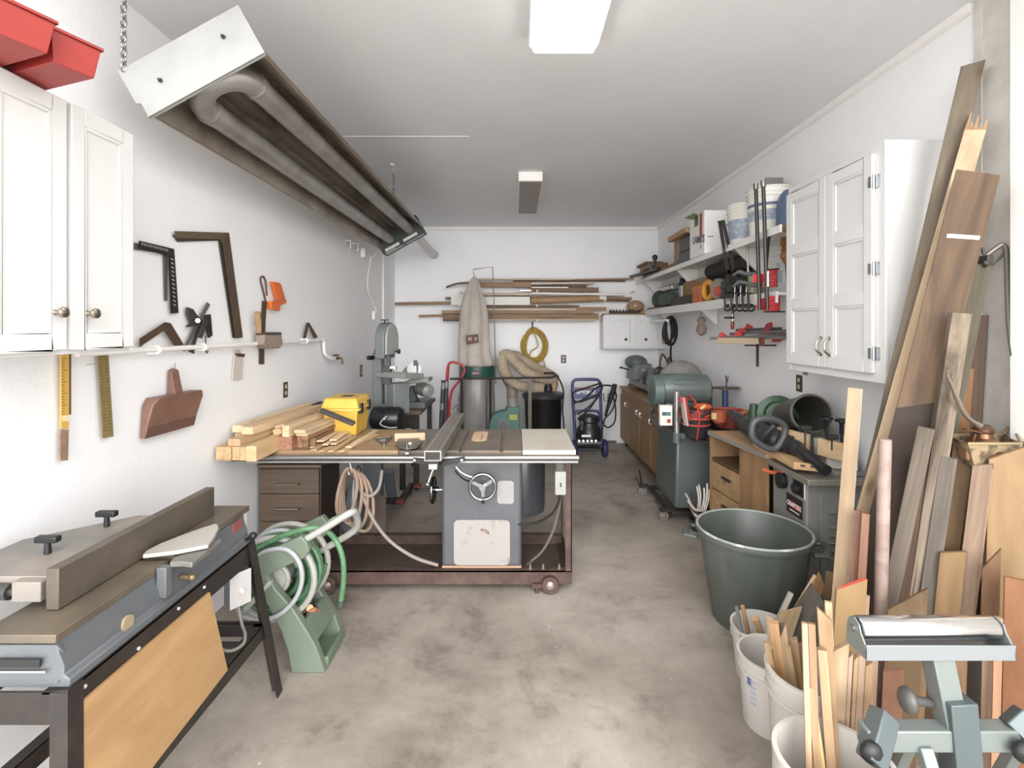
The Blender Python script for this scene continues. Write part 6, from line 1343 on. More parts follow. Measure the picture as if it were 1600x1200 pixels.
mk('headstock', MB().hexa([(1.50, 6.62, .941), (1.80, 6.62, .941), (1.80, 7.0, .941), (1.50, 7.0, .941), (1.53, 6.66, 1.16), (1.77, 6.66, 1.16), (1.77, 6.98, 1.16), (1.53, 6.98, 1.16)]), lg, t, bev=.02)
mk('head_cover', MB().ball((1.60, 6.82, 1.17), .155, (.95, 1.1, .62), 18), mat('cover_grey_dark', '5a6462', .45), t)
mk('spindle', MB().cyl((1.62, 6.62, 1.09), (1.62, 6.50, 1.09), .03, n=14), steel, t)
mk('belt_lever', MB().cyl((1.50, 6.80, 1.07), (1.40, 6.78, 1.10), .010, n=8).ball((1.39, 6.78, 1.10), .016), black_plastic, t)
mk('tailstock', MB().hexa([(1.58, 6.05, .941), (1.76, 6.05, .941), (1.76, 6.25, .941), (1.58, 6.25, .941), (1.61, 6.08, 1.13), (1.73, 6.08, 1.13), (1.73, 6.22, 1.13), (1.61, 6.22, 1.13)]).cyl((1.67, 6.35, 1.1), (1.67, 6.0, 1.1), .04, n=14), lg, t, bev=.008)
mk('handwheel', MB().ring((1.67, 5.97, 1.1), (0, 1, 0), .065, .010, 24, 8).cyl((1.67, 5.96, 1.1), (1.67, 6.0, 1.1), .018, n=12).beam((1.61, 5.97, 1.1), (1.73, 5.97, 1.1), .014, .006, (0, 1, 0)).beam((1.67, 5.97, 1.04), (1.67, 5.97, 1.16), .014, .006, (0, 1, 0)), mat('dark_wheel', '3a3f40', .4, .5), t)
mk('tool_rest', MB().box((1.56, 6.32, .941), (1.68, 6.44, .99)).beam((1.56, 6.25, 1.06), (1.56, 6.5, 1.06), .04, .02, (1, 0, 0)).cyl((1.60, 6.38, .99), (1.58, 6.38, 1.06), .015, n=10), mat('dark_casting', ''), t)
# cords and a bracket on the wall behind
t = thing('hand_tool', 'dark brown looped tool hanging at the wall above the grey hood', 'tool', A(1037, 590, 6.3))
mk('loop', MB().tube(smooth_path([A(1032, 588, 6.3), A(1031, 572, 6.3), A(1033, 558, 6.3), A(1036, 554, 6.3), A(1041, 562, 6.3), A(1047, 574, 6.3), A(1052, 580, 6.3)]), .012, 8), mat('dark_brown_metal', '4f3c30', .6), t)
mk('strut', MB().tube([A(1045, 558, 6.3), A(1044, 572, 6.3), A(1034, 588, 6.3)], .016, 8), mat('dark_brown_metal', ''), t)

# ------------------------------------------------------------------ green pedestal machine
gm = mat('pedestal_green', '5d6663', .3, .1, '565f5c', 4)
gmot = mat('motor_green', '66716d', .38, .1, '5e6965', 5)
t = thing('pedestal_machine', 'big green pedestal machine with ribbed motor on top and white switch box', 'machine', (1.55, 4.62, 0))
mk('pedestal', MB().hexa([(1.352, 4.34, .09), (1.70, 4.34, .09), (1.72, 4.96, .09), (1.345, 4.96, .09), (1.375, 4.38, .70), (1.68, 4.38, .70), (1.70, 4.92, .70), (1.37, 4.92, .70)]), gm, t, bev=.02, seg=3)
mk('top_plate', MB().box((1.35, 4.36, .701), (1.72, 4.95, .735)), mach_grey, t, bev=.004)
mk('motor_arm', MB().hexa([(1.42, 4.55, .736), (1.62, 4.55, .736), (1.62, 4.9, .736), (1.42, 4.9, .736), (1.33, 4.6, 1.0), (1.62, 4.6, 1.0), (1.62, 4.9, 1.0), (1.33, 4.9, 1.0)]), mach_grey, t, bev=.01)
mcx = A(1063, 607, 4.62)
body = mk('motor', MB().lathe([(0, 0), (.10, 0), (.128, .015), (.135, .05), (.135, .33), (.128, .37), (.132, .375), (.132, .43), (.10, .455), (0, .46)], (1.29, 4.64, mcx.z), (1, -.0, -.02), 32), gmot, t)
for i in range(9):
    a = PI*.55+PI*.9*i/8
    for s_ in (1,):
        c_ = V((0, math.cos(a), math.sin(a)));
        if i % 1 == 0: mk('cooling_fin', MB().beam(V((1.40, 4.64, mcx.z))+c_*.139, V((1.60, 4.64, mcx.z-.004))+c_*.139, .005, .012, c_), gmot, body)
mk('end_bell', MB().lathe([(.10, -.03), (.145, -.02), (.148, .06), (.12, .08), (.05, .085)], (1.25, 4.64, mcx.z-.02), (1, 0, 0), 28), mat('bell_green', '566661', .4), t, bev=.003)
mk('wheel_guard', MB().ball((1.62, 5.02, mcx.z+.0), .23, (1.0, .35, 1.0), 24), mat('hood_grey', '827f7b', .55, 0, '706d69', 8), t)
mk('post', MB().cyl((1.352, 4.30, .70), (1.352, 4.30, 1.09), .024, n=16), mat('post_chrome', 'b3aea6', .3, .7), t)
mk('post_socket', MB().cyl((1.352, 4.30, .66), (1.352, 4.30, .745), .036, n=16).box((1.36, 4.28, .74), (1.42, 4.345, .70)), gm, t)
sw_c = A(1040.5, 649, 4.26)
swb = mk('switch_box', B3((sw_c.x-.052, 4.25, sw_c.z-.085), (sw_c.x+.052, 4.30, sw_c.z+.085)), mat('cream_box', 'd8d4cd', .4), t, bev=.005)
mk('green_button', B3((sw_c.x+.005, 4.244, sw_c.z+.0), (sw_c.x+.035, 4.2499, sw_c.z+.03)), mat('button_green', '3f7f6b', .4), swb)
mk('dark_button', B3((sw_c.x-.035, 4.244, sw_c.z+.0), (sw_c.x+.002, 4.2499, sw_c.z+.03)), mat('button_slate', '46565a', .4), swb)
mk('red_button', B3((sw_c.x+.005, 4.244, sw_c.z-.06), (sw_c.x+.035, 4.2499, sw_c.z-.03)), mat('button_red', 'b3352f', .4), swb)
mk('switch_clamp', MB().box((1.345, 4.27, sw_c.z-.06), (1.43, 4.335, sw_c.z+.04)), gm, t, bev=.006)
mk('cable_gland', MB().cyl(A(1021, 650, 4.3), A(1018, 650, 4.3), .03, n=12).tube(smooth_path([A(1022, 640, 4.35), A(1018, 648, 4.3), A(1020, 660, 4.28), A(1030, 670, 4.27), A(1042, 668, 4.26), A(1046, 660, 4.27)]), .012, 8), black_rubber, t)
mk('table_bolt', MB().cyl((1.60, 4.36, .66), (1.70, 4.30, .66), .014, n=10), steel, t)
mk('bag_bracket', MB().box((1.44, 4.12, .704), (1.66, 4.37, .716)), black_steel, t)
# rolling base
mk('base_rail', MB().box((1.30, 4.27, .05), (1.75, 4.30, .088)), black_steel, t, bev=.002)
mk('base_rail', MB().box((1.29, 4.30, .05), (1.32, 5.0, .088)), black_steel, t, bev=.002)
mk('base_rail', MB().box((1.32, 4.98, .05), (1.75, 5.01, .088)), black_steel, t, bev=.002)
for x, y in ((1.25, 4.33), (1.23, 4.98), (1.70, 4.99)): caster(x, y, .04, t, mat('caster_grey', '77706a', .5))
for x, y in ((1.25, 4.33), (1.23, 4.98)):
    mk('caster_fork', MB().box((x-.03, y-.035, .075), (x+.06, y+.035, .10)).tube([(x-.02, y, .10), (x-.05, y+.02, .15), (x-.06, y+.02, .16)], .012, 8), black_steel, t, bev=.002)
mk('kick_pedal', MB().beam((1.22, 4.95, .10), (1.19, 4.93, .25), .05, .012, (1, 0, 0)), black_steel, t)

# ------------------------------------------------------------------ red and black tool bucket bag
def Tb(px, py, Y=4.18): return A(px, py, Y)
t = thing('tool_bag', 'black tool bag with red piping and pockets full of tools', 'tool bag', (Tb(1088, 0).x, 4.22, .717))
bxc = V((Tb(1091, 0).x, 4.24, .717))
mk('body', MB().lathe([(.0, 0), (.072, 0), (.084, .02), (.122, .16), (.126, .17), (.118, .172), (.08, .12), (0, .10)], bxc, (0, 0, 1), 28), mat('bag_black', '2b2b2d', .8, 0, '232325', 20), t)
rp_ = mat('bag_red', 'cc3f38', .6)
mk('top_piping', MB().ring(bxc+V((0, 0, .17)), (0, 0, 1), .126, .008, 32, 8), rp_, t)
mk('pocket_piping', MB().ring(bxc+V((0, 0, .115)), (0, 0, 1), .113, .007, 32, 8), rp_, t)
mk('upper_pocket', MB().lathe([(.11, .17), (.130, .175), (.138, .24), (.130, .245), (.105, .19)], bxc, (0, 0, 1), 28, closed=True), mat('pocket_red', '8d2f2b', .7, 0, '2b2b2d', 12, .45, .55), t)
mk('strap', MB().tube(smooth_path([bxc+V((-.02, -.085, .0)), bxc+V((-.022, -.128, .12)), bxc+V((-.02, -.14, .20)), bxc+V((-.035, -.10, .30)), bxc+V((-.05, 0, .34)), bxc+V((-.035, .12, .28))]), .010, 8, flat=.6), rp_, t)
mk('red_front_loop', MB().tube(smooth_path([bxc+V((.03, -.134, .19)), bxc+V((.075, -.11, .20)), bxc+V((.118, -.05, .20))]), .008, 8), rp_, t)
# tools standing in it, each its own thing
def stick_tool(nm, px0, py0, px1, py1, Y, r, m, label, cat, cap=None):
    t_ = thing(nm, label, cat, A(px1, py1, Y)); 
    mk('shaft', MB().cyl(A(px0, py0, Y), A(px1+1.5, py1+9, Y+.04), r, n=12), m, t_)
    if cap: mk('cap', MB().cyl(A(px0, py0, Y), A(px0+(px1-px0)*.25, py0+(py1-py0)*.25, Y), r*1.25, n=12), cap, t_)
    return t_
stick_tool('tube', 1064, 620, 1069, 655, 4.06, .012, mat('silver_tool', ''), 'silver tube in the left side pocket of the tool bag', 'tool', redc)
stick_tool('tube', 1068, 621, 1073, 656, 4.05, .010, mat('pale_pink_tube', 'd7b9b6', .3, .3), 'pale pink tube beside the silver one in the tool bag', 'tool')
stick_tool('tube', 1071, 620, 1076, 648, 4.07, .009, mat('red_tool', 'b83a33', .4), 'red tube right of the pale pink one in the tool bag', 'tool')
single('rag', MB().ball(bxc+V((.06, .01, .25)), .06, (1.3, .9, .55), 14), mat('hi_vis_orange', 'e4572e', .6, bmp=.5, bs=60), 'bright orange bundle on top of the tool bag', 'rag')
single('screwdriver', MB().cyl(A(1094, 639, 4.12), A(1102, 634, 4.12), .012, .014, 10), mat('amber_handle', 'd9a256', .35), 'amber screwdriver handle lying across the top of the tool bag', 'screwdriver')
single('mallet', MB().cyl(A(1116, 655, 4.05), A(1116, 645, 4.05), .024, n=12), mat('cream_mallet', 'c3a468', .5), 'cream mallet head at the right side pocket of the tool bag', 'hammer', bev=.004)
single('wrench_bundle', MB().cyl(A(1090, 648, 4.14), A(1099, 641, 4.14), .014, n=10).cyl(A(1096, 647, 4.14), A(1104, 643, 4.15), .012, n=10), mat('shiny_dark', '8c8a92', .2, .9), 'shiny wrenches tucked in the front pocket of the tool bag', 'wrench')
# second red bag, at the right behind
t = thing('tool_bag', 'open red lined tool pouch right of the black tool bag', 'tool bag', (A(1122, 0, 4.25).x, 4.3, .70))
b2 = V((A(1140, 0, 4.3).x, 4.32, .79))
mk('pouch', MB().lathe([(0, 0), (.10, 0), (.135, .13), (.125, .14), (.09, .03), (0, .03)], b2, (0, 0, 1), 24), mat('pouch_red', '9f3a2d', .7, 0, '3b2a26', 9), t)
mk('rim', MB().ring(b2+V((0, 0, .135)), (0, 0, 1), .132, .011, 30, 8), mat('rim_orange', 'bf4a33', .6), t)
mk('side_pocket', MB().lathe([(.03, 0), (.055, .02), (.065, .10), (.055, .10), (.03, .02)], A(1124, 662, 4.1), (0, 0, 1), 16, closed=True), mat('pouch_orange', 'a34c2c', .7), t)
single('equipment_crate', B3((b2.x-.04, 4.22, 0), (b2.x+.10, 4.42, .789)), mat('dark_crate', '3a3835', .7), 'dark upright crate under the red tool pouch by the workbench', 'crate', bev=.004)
# round plate on a blue post (wheel)
hp_ = A(1133, 606, 4.6)
t = thing('valve_wheel', 'thin round steel wheel on a blue post behind the tool bags', 'wheel', (hp_.x, 4.6, .79))
mk('wheel', MB().ring(hp_, (0, .1, 1), .115, .010, 32, 8).cyl(hp_+V((0, 0, -.005)), hp_+V((0, 0, .004)), .112, n=32), mat('wheel_brown_steel', '6e655c', .35, .6), t)
mk('post', MB().cyl((hp_.x, 4.6, .80), hp_, .026, n=14), mat('post_blue', '3d4f73', .45, .2), t)
mk('pin', MB().tube([hp_+V((.01, 0, .0)), hp_+V((.012, 0, .09)), hp_+V((.0, 0, .11))], .006, 6).tube([hp_+V((.02, 0, .05)), hp_+V((.03, 0, .11))], .004, 6), gun, t)
mk('base', B3((hp_.x-.1, 4.5, 0), (hp_.x+.1, 4.7, .80)), mat('dark_crate', ''), t)
for k, px in enumerate((1105.5, 1110)): single('steel_bar', MB().beam(A(px, 640, 4.75), A(px-.3, 604, 4.75), .03, .015, (0, -1, 0)), mat('bar_brown_steel', '6a6259', .4, .5), ('upright flat steel bar just right of the green motor, left one', 'upright flat steel bar just right of the green motor, right one')[k], 'bar', 'steel bars beside the green motor')

# ------------------------------------------------------------------ workbench
wb = wood('bench_top', 'd0a878', 'b88c5b', 'Y', 12, .55, vary=.02)
plw = wood('bench_plywood', 'a87d4e', '87603a', 'Z', 7, .6, vary=.02)
t = thing('workbench', 'plywood workbench with drawers and open shelf along the right wall', 'workbench', (1.79, 3.62, 0))
bz = .815
Pn, Pf = V((1.600, 3.27, 0)), V((1.515, 4.03, 0))       # front edge, near and far
def up(p, z): return V((p.x, p.y, z))
wn, wf = V((2.005, 3.27, 0)), V((2.005, 4.03, 0))
mk('top', MB().hexa([up(Pn, bz-.03), up(wn, bz-.03), up(wf, bz-.03), up(Pf, bz-.03), up(Pn, bz), up(wn, bz), up(wf, bz), up(Pf, bz)]), wb, t, bev=.002)
e = (Pf-Pn).normalized(); no = V((-e.y, e.x, 0)); no = no if no.x < 0 else -no
def fb(a0, a1, z0, z1, d0, d1):
    return MB().hexa([Pn+e*a+no*d+V((0, 0, z)) for z in (z0, z1) for a, d in ((a0, d0), (a1, d0), (a1, d1), (a0, d1))])
L_ = (Pf-Pn).length
mk('edge_strip', fb(0, L_, bz-.03, bz-.002, .0005, .008), mat('strip_grey', '9c9790', .45, .3), t)
D = -.36
mk('side_panel', fb(.005, .31, .02, bz-.031, -.024, -.008), plw, t, bev=.002)
mk('side_panel', fb(L_-.025, L_-.004, .02, bz-.031, D, -.008), plw, t)
mk('side_panel', fb(.31, .33, .02, bz-.031, D, -.008), plw, t)
mk('back_panel', fb(.005, L_-.005, .02, bz-.031, D-.012, D), wood('bench_back', '6e4e35', '573c28', 'Z', vary=.02), t)
mk('shelf_board', fb(.33, L_-.025, .60, .615, D, -.012), wood('bench_back', '6e4e35', '573c28', 'Y'), t)
for z0, z1 in ((.385, .585), (.18, .375), (.03, .17)):
    dr = mk('drawer', fb(.335, L_-.03, z0, z1, -.26, -.010), wood('drawer_front', 'c09663', 'a37746', 'X', 10, .55, vary=.02), t, bev=.002)
    mk('pull', fb(.44, .56, z1-.085, z1-.07, -.010, .008), mat('dark_pull', '4a3c30', .5, .4), dr, bev=.002)
# near plank over the shaper table
single('plank', MB().hexa([(1.585, 2.92, bz+.0005), (1.715, 2.86, bz+.0005), (1.78, 3.5, bz+.0005), (1.62, 3.5, bz+.0005), (1.585, 2.92, bz+.042), (1.715, 2.86, bz+.042), (1.78, 3.5, bz+.042), (1.62, 3.5, bz+.042)]), wood('plank_light', 'd4a873', 'bb8d58', 'Y', vary=.02), 'light wood plank with two dark plugs overhanging the near bench end', 'plank', bev=.002)
for k, x in enumerate((1.62, 1.665)):
    pass
# two-slot end of that plank (dark dowels) are its parts
pk = [o for o in C.objects if o.name.startswith('plank') and o.get('category') == 'plank' and 'plugs' in o['label']][0]
ed = (V((1.715, 2.86, 0))-V((1.585, 2.92, 0))).normalized()
for a in (.045, .095):
    q = V((1.585, 2.92, bz+.026))+ed*a; mk('dark_plug', MB().beam(q-ed*.012, q+ed*.012, .002, .012, (0, 0, 1)), darkw, pk)
# ------------------------------------------------------------------ shaper
sg = mat('shaper_grey', '83827e', .42, 0, '7a7975', 4)
t = thing('shaper', 'grey cabinet shaper with louvred side, black dials and wooden fences', 'machine', (1.81, 3.03, 0))
sx0, sx1, sy0, sy1 = 1.625, 1.995, 2.865, 3.24
mk('cabinet', B3((sx0, sy0, .01), (sx1, sy1, .755)), sg, t, bev=.012, seg=3)
mk('table', B3((1.60, 2.80, .756), (2.0, 3.262, .79)), mat('shaper_table', '8f8a80', .4, .4, '9f9686', 5), t, bev=.004)
mk('side_door', B3((1.70, sy0-.008, .10), (1.985, sy0-.0005, .70)), sg, t, bev=.003)
for i in range(8): mk('louvre', MB().prism([(1.745, sy0-.008, .30+.042*i), (1.745, sy0-.026, .296+.042*i), (1.745, sy0-.008, .285+.042*i)], (.15, 0, 0)), mat('louvre_grey', '807f7a', .45), t)
bdg = mk('badge', MB().prism([(sx0-.003, 3.07, .53), (sx0-.003, 2.90, .53), (sx0-.003, 2.90, .64), (sx0-.003, 3.07, .64)], (.0026, 0, 0)), mat('badge_black', '2a2020', .45), t)
mk('badge_stripe', MB().prism([(sx0-.0038, 3.045, .570), (sx0-.0038, 2.915, .570), (sx0-.0038, 2.915, .60), (sx0-.0038, 3.045, .60)], (.0006, 0, 0)), mat('badge_red', 'b8473f', .45), bdg)
text('CRAFTEX', (sx0-.0045, 2.985, .586), (0, -1, 0), (0, 0, 1), .036, mat('badge_white', 'e6dedb', .5), bdg, bold=.001)
mk('badge_line', MB().prism([(sx0-.0038, 3.03, .548), (sx0-.0038, 2.93, .548), (sx0-.0038, 2.93, .555), (sx0-.0038, 3.03, .555)], (.0006, 0, 0)), mat('badge_white', ''), bdg)
mk('blue_sticker', MB().box((sx0-.0014, 2.878, .66), (sx0-.0004, 2.895, .69)), mat('sticker_blue', '5d6f9c', .5), t)
mk('dial', MB().cyl((sx0-.001, 3.10, .70), (sx0-.035, 3.10, .70), .048, n=22).cyl((sx0-.035, 3.10, .70), (sx0-.04, 3.10, .70), .02), black_plastic, t, bev=.003)
mk('dial_plate', B3((sx0-.003, 2.885, .66), (sx0-.0004, 2.995, .74)), mat('dial_plate_black', '232120', .5), t)
mk('dial', MB().cyl((sx0-.003, 2.945, .70), (sx0-.03, 2.945, .70), .03, n=18), black_plastic, t, bev=.003)
mk('white_edge', B3((sx0-.003, 2.872, .655), (sx0-.0006, 2.884, .745)), white_plastic, t)
# fence with two pale wooden faces, hood and knobs on the table
fw = wood('fence_face', 'd9b888', 'c6a06d', 'Y', 10, .55, vary=.03)
def fpx(px, py, Y): return A(px, py, Y)
a, b = A(1217, 676, 3.20), A(1273, 692, 2.96)
mk('fence_face', MB().hexa([V((1.655, 3.23, .816)), V((1.685, 3.23, .816)), V((1.755, 2.99, .816)), V((1.725, 2.99, .816)), V((1.655, 3.23, .925)), V((1.685, 3.23, .925)), V((1.755, 2.99, .91)), V((1.725, 2.99, .91))]) if False else MB().beam(A(1216, 679, 3.22), A(1264, 692, 3.02), .10, .022, (-1, -.4, 0)), fw, t, bev=.002)
mk('fence_face', MB().beam(A(1279, 697, 2.98), A(1322, 708, 2.84), .10, .022, (-1, -.4, 0)), fw, t, bev=.002)
mk('fence_casting', MB().beam(A(1272, 696, 3.06), A(1316, 700, 2.98), .10, .06, (-1, -.4, 0)).box((1.78, 2.86, .791), (1.95, 3.2, .815)), mat('casting_grey', '868a88', .4, .2), t, bev=.004)
mk('cutter_hood', MB().hexa([(1.78, 2.93, .816), (1.93, 2.87, .816), (1.96, 3.06, .816), (1.82, 3.10, .816), (1.79, 2.95, .935), (1.92, 2.90, .935), (1.945, 3.05, .935), (1.83, 3.08, .935)]), mat('hood_cream', 'b3b1aa', .45), t, bev=.012, seg=3)
for px, py, Y in ((1291, 656, 2.985), (1315, 660, 2.92)):
    c_ = A(px, py, Y); mk('star_knob', MB().lathe([(.012, -.07), (.012, -.01), (.02, 0), (.036, .004), (.036, .016), (.02, .022), (0, .023)], c_, (0, 0, 1), 8).cyl(c_+V((0, 0, -.07)), (c_.x, c_.y, .92), .007, n=8), black_plastic, t)
for px, py, Y in ((1258, 669, 2.98), (1300, 683, 2.90)):
    c_ = A(px, py, Y); mk('wing_bolt', MB().cyl(c_+V((-.03, 0, 0)), c_+V((.03, 0, .0)), .016, n=10).cyl(c_, (c_.x, c_.y, .93), .006, n=8), mat('dark_casting', ''), t)
single('orange_cable', MB().tube(smooth_path([A(1192, 734, 3.22), A(1205, 738, 3.18), A(1218, 739, 3.12), A(1226, 735, 3.08)]), .012, 8), mat('cord_orange', 'c2592f', .5), 'orange cord end tucked below the near end of the bench top', 'cord')
# ------------------------------------------------------------------ leaf blower
bk = mat('blower_black', '2a2b2c', .38, 0, '323334', 6)
t = thing('leaf_blower', 'black electric leaf blower with loop handle lying on the workbench', 'leaf blower', (1.66, 3.45, bz+.001))
def lb(px, py, Y): return A(px, py, Y)
mk('intake_tube', MB().tube(smooth_path([lb(1143, 646, 3.95), lb(1150, 652, 3.85), lb(1165, 664, 3.66), lb(1186, 677, 3.46)]), [.035]*7+[.045]*6+[.062]*6, 16), bk, t)
mk('body', MB().tube(smooth_path([lb(1184, 674, 3.47), lb(1200, 684, 3.34), lb(1222, 690, 3.20), lb(1238, 697, 3.10)]), [.07]*6+[.078]*7+[.06]*6, 18), bk, t)
mk('barrel', MB().tube(smooth_path([lb(1232, 692, 3.14), lb(1250, 704, 3.02), lb(1265, 716, 2.90)]), [.045]*6+[.035]*7, 16), bk, t)
mk('nozzle', MB().tube([lb(1262, 713, 2.91), lb(1275, 722, 2.86), lb(1285, 731, 2.82), lb(1292, 736, 2.79)], [.030, .026, .030, .032], 14), mat('nozzle_black', '1e1f21', .35), t)
hp2 = [lb(a, b, 3.12) for a, b in ((1175, 668), (1178, 660), (1186, 655), (1200, 654), (1214, 657), (1224, 663), (1227, 671), (1224, 684), (1217, 696), (1208, 702), (1194, 698), (1182, 690), (1175, 681))]
q = smooth_path(hp2+[hp2[0]], 5)[:-1]
mk('loop_handle', MB().tube(q, .020, 10, True), mat('loop_grey', '4a4b4d', .4), t)
mk('trigger_grip', MB().tube([lb(1188, 690, 3.2), lb(1198, 676, 3.16), lb(1210, 664, 3.14)], .018, 8), bk, t)
# black duct elbow and green flange
t = thing('duct_pipe', 'wide dark grey pipe with open end facing the camera on bench', 'pipe', A(1262, 660, 3.3))
p, q = A(1268, 646, 3.05), A(1226, 650, 3.58)
ax_ = (q-p).normalized()
mk('pipe', MB().lathe([(.112, 0), (.118, .01), (.112, .02), (.105, .30), (.09, .45), (.085, .53), (.080, .53), (.10, .28), (.105, .02), (.105, 0)], p, ax_, 34, closed=True), mat('pipe_charcoal', '4d4a47', .5, .2, '5a5753', 9), t)
t = thing('pipe_flange', 'round green cast flange with small spout behind the dark pipe', 'flange', A(1210, 655, 3.9))
p2 = A(1214, 648, 3.72)
mk('flange', MB().lathe([(0, 0), (.135, 0), (.14, .01), (.14, .03), (.10, .04), (.09, .09), (0, .1)], p2, (-.25, -.9, .1), 30), mat('flange_green', '33553a', .4, 0, '2d4c33', 5), t)
mk('spout', MB().lathe([(.05, 0), (.04, .02), (.032, .09), (.026, .12), (0, .125)], A(1178, 656, 3.85), (0, 0, 1), 16), mat('flange_green', ''), t)
mk('pipe_elbow', MB().tube(smooth_path([A(1182, 652, 3.85), A(1192, 650, 3.85), A(1204, 648, 3.78)]), .035, 12), mat('flange_green', ''), t)
single('hose_scrap', MB().tube(smooth_path([A(1156, 648, 3.95), A(1164, 644, 3.95), A(1170, 646, 3.95), A(1176, 650, 3.95)]), .018, 8), mat('brown_orange', '9a5a34', .6), 'orange brown hose scrap between tool pouch and green flange', 'hose')
# white handled bundle by the bench leg
t = thing('tin', 'dark tin holding a fan of white and dark curved strips', 'tin', AZ(1093, 832, 0))
tc = AZ(1092, 828, 0)
mk('tin', MB().lathe([(.0, 0), (.06, 0), (.08, .09), (.075, .09), (.055, .01), (0, .01)], tc, (0, 0, 1), 22), mat('tin_dark', '37322e', .5, .2), t)
for i, (x0_, y0_, x1_, y1_, m) in enumerate(((1085, 805, 1071, 771, 'w'), (1088, 800, 1078, 768, 'd'), (1090, 798, 1089, 760, 'w'), (1093, 797, 1092, 757, 'w'), (1096, 797, 1100, 762, 'w'), (1099, 798, 1105, 755, 'w'), (1101, 800, 1108, 764, 'w'), (1086, 803, 1074, 780, 'd'))):
    Y = tc.y-.02
    single('strip', MB().tube(smooth_path([A(x0_, y0_, Y), A((x0_+x1_)/2+2, (y0_+y1_)/2, Y), A(x1_, y1_, Y)]), [.012]*6+[.014]*6+[.008], 8, flat=.5), mat('strip_white', 'd9d4cb', .45) if m == 'w' else mat('strip_dark', '4a403a', .5),
           ('leftmost white strip in the dark tin, leaning far left', 'dark strip second from the left in the tin', 'white strip in the left middle of the tin, upright', 'tall white strip in the centre of the tin', 'white strip right of centre in the tin', 'tallest white strip at the right side of the tin', 'rightmost white strip of the tin beside the bench leg', 'dark strip lowest at the left rim of the tin')[i], 'strip', 'strips in the dark tin')
for k in range(4):
    single('hoop', MB().tube(smooth_path([A(1075+2*k, 782+5*k, tc.y-.03), A(1086+k, 796+5*k, tc.y-.09), A(1102, 798+6*k, tc.y-.06)]), .010, 8), mat('hoop_brown' if k % 2 else 'hoop_pale', '4b3d35' if k % 2 else 'b8b0a6', .5), ('pale curved band lying uppermost over the tin front', 'dark curved band second from top over the tin front', 'pale curved band third from top over the tin front', 'dark curved band lowest over the tin front')[k], 'strip', 'curved bands around the tin')
# ------------------------------------------------------------------ green bin
gb = mat('bin_green', '4c524d', .36, 0, '5c625c', 3)
t = thing('trash_bin', 'big dark green ribbed plastic bin with worn pale rim', 'bin', (1.32, 2.85, 0))
n = 72; prof = [(0, .004), (.205, 0), (.215, .012), (.285, .455), (.288, .475), (.300, .478), (.303, .492), (.300, .51), (.290, .512), (.280, .49), (.205, .02), (0, .02)]
vs = []
for k, (r_, z) in enumerate(prof):
    for i in range(n):
        a = 2*PI*i/n; rr = r_*(1-(.022 if (k in (2, 3) and i % 4 == 0) else 0)); vs.append((1.32+rr*math.cos(a), 2.85+rr*math.sin(a), z))
mk('tub', MB().add(vs, [(j*n+i, j*n+(i+1) % n, (j+1)*n+(i+1) % n, (j+1)*n+i) for j in range(len(prof)-1) for i in range(n)]), gb, t)
mk('worn_rim', MB().ring((1.32, 2.85, .508), (0, 0, 1), .2945, .0075, 64, 8), mat('rim_worn', '8d958d', .5, 0, 'd8d6cf', 7, .5, .62), t)
for a in (-.42, PI-.42):
    d_ = V((math.cos(a), math.sin(a), 0)); u_ = V((-d_.y, d_.x, 0)); c_ = V((1.32, 2.85, .445))
    mk('handle', MB().tube([c_+d_*.285-u_*.09, c_+d_*.345-u_*.08, c_+d_*.36, c_+d_*.345+u_*.08, c_+d_*.285+u_*.09], .020, 8, flat=.6), gb, t)
# ------------------------------------------------------------------ lumber leaning against the right wall
GL = 'lumber leaning on the right wall'
fresh = wood('pale_pine', 'cdae84', 'b08a5c', knots=.5); birch = wood('tan_birch', 'bd9768', 'a27b4e'); pine = wood('dull_pine', 'c0996a', 'a37b4c'); pinkw = wood('pink_pine', 'c6a287', 'a98468'); cedar = wood('red_cedar', '9a654a', '794732')
def lean(top, bot, w, t, m, label, n=(-.6, -.8, 0), nm='board', cut=0, grp=GL):
    """top, bot: (px, py, Y) of the centre line's ends"""
    return board(nm, A(*bot), A(*top), w, t, m, label, 'board', grp, n, .0015, cut=cut)
def foot(px, Y, z=.002): return (px, CY+F*(H-z)/Y, Y)
wpost = wood('weathered_post', '7f705a', '5c4f3e', 'X', 20, .75, knots=.7, vary=.02)
fpine = wood('broken_pine', 'cbb08a', 'b08a60', 'X', 16, .6, knots=.6, vary=.02)
bplank = wood('worn_plank', '7c5b3d', '513a26', 'X', 10, .7, knots=.3, vary=.02)
lean((1519, 104, 2.17), foot(1295, 2.45), .075, .075, wpost, 'tallest weathered brown post leaning at the right wall corner', nm='post', cut=.02)
o = lean((1523, 205, 2.12), foot(1278, 2.36), .070, .038, fpine, 'fresh pale pine stud with a splintered broken top end', nm='stud')
M_ = MW[o]; Lb = (A(1523, 205, 2.12)-A(*foot(1278, 2.36))).length
sp = MB()
for k, (y, h) in enumerate(((-.028, .05), (-.014, .025), (.001, .062), (.015, .035), (.028, .075))):
    sp.hexa([M_@V((Lb-.002, y-.007, -.019)), M_@V((Lb-.002, y+.007, -.019)), M_@V((Lb-.002, y+.007, .019)), M_@V((Lb-.002, y-.007, .019)), M_@V((Lb+h, y-.002, -.006)), M_@V((Lb+h, y+.002, -.006)), M_@V((Lb+h, y+.002, .004)), M_@V((Lb+h, y-.002, .004))])
mk('splinters', sp, wood('splinter_wood', 'd9a86c', 'b57f48', 'Z'), o)
o = lean((1527, 271, 2.02), foot(1318, 2.24), .135, .042, bplank, 'wide worn brown plank with maroon painted lower part', nm='plank', cut=-.02)
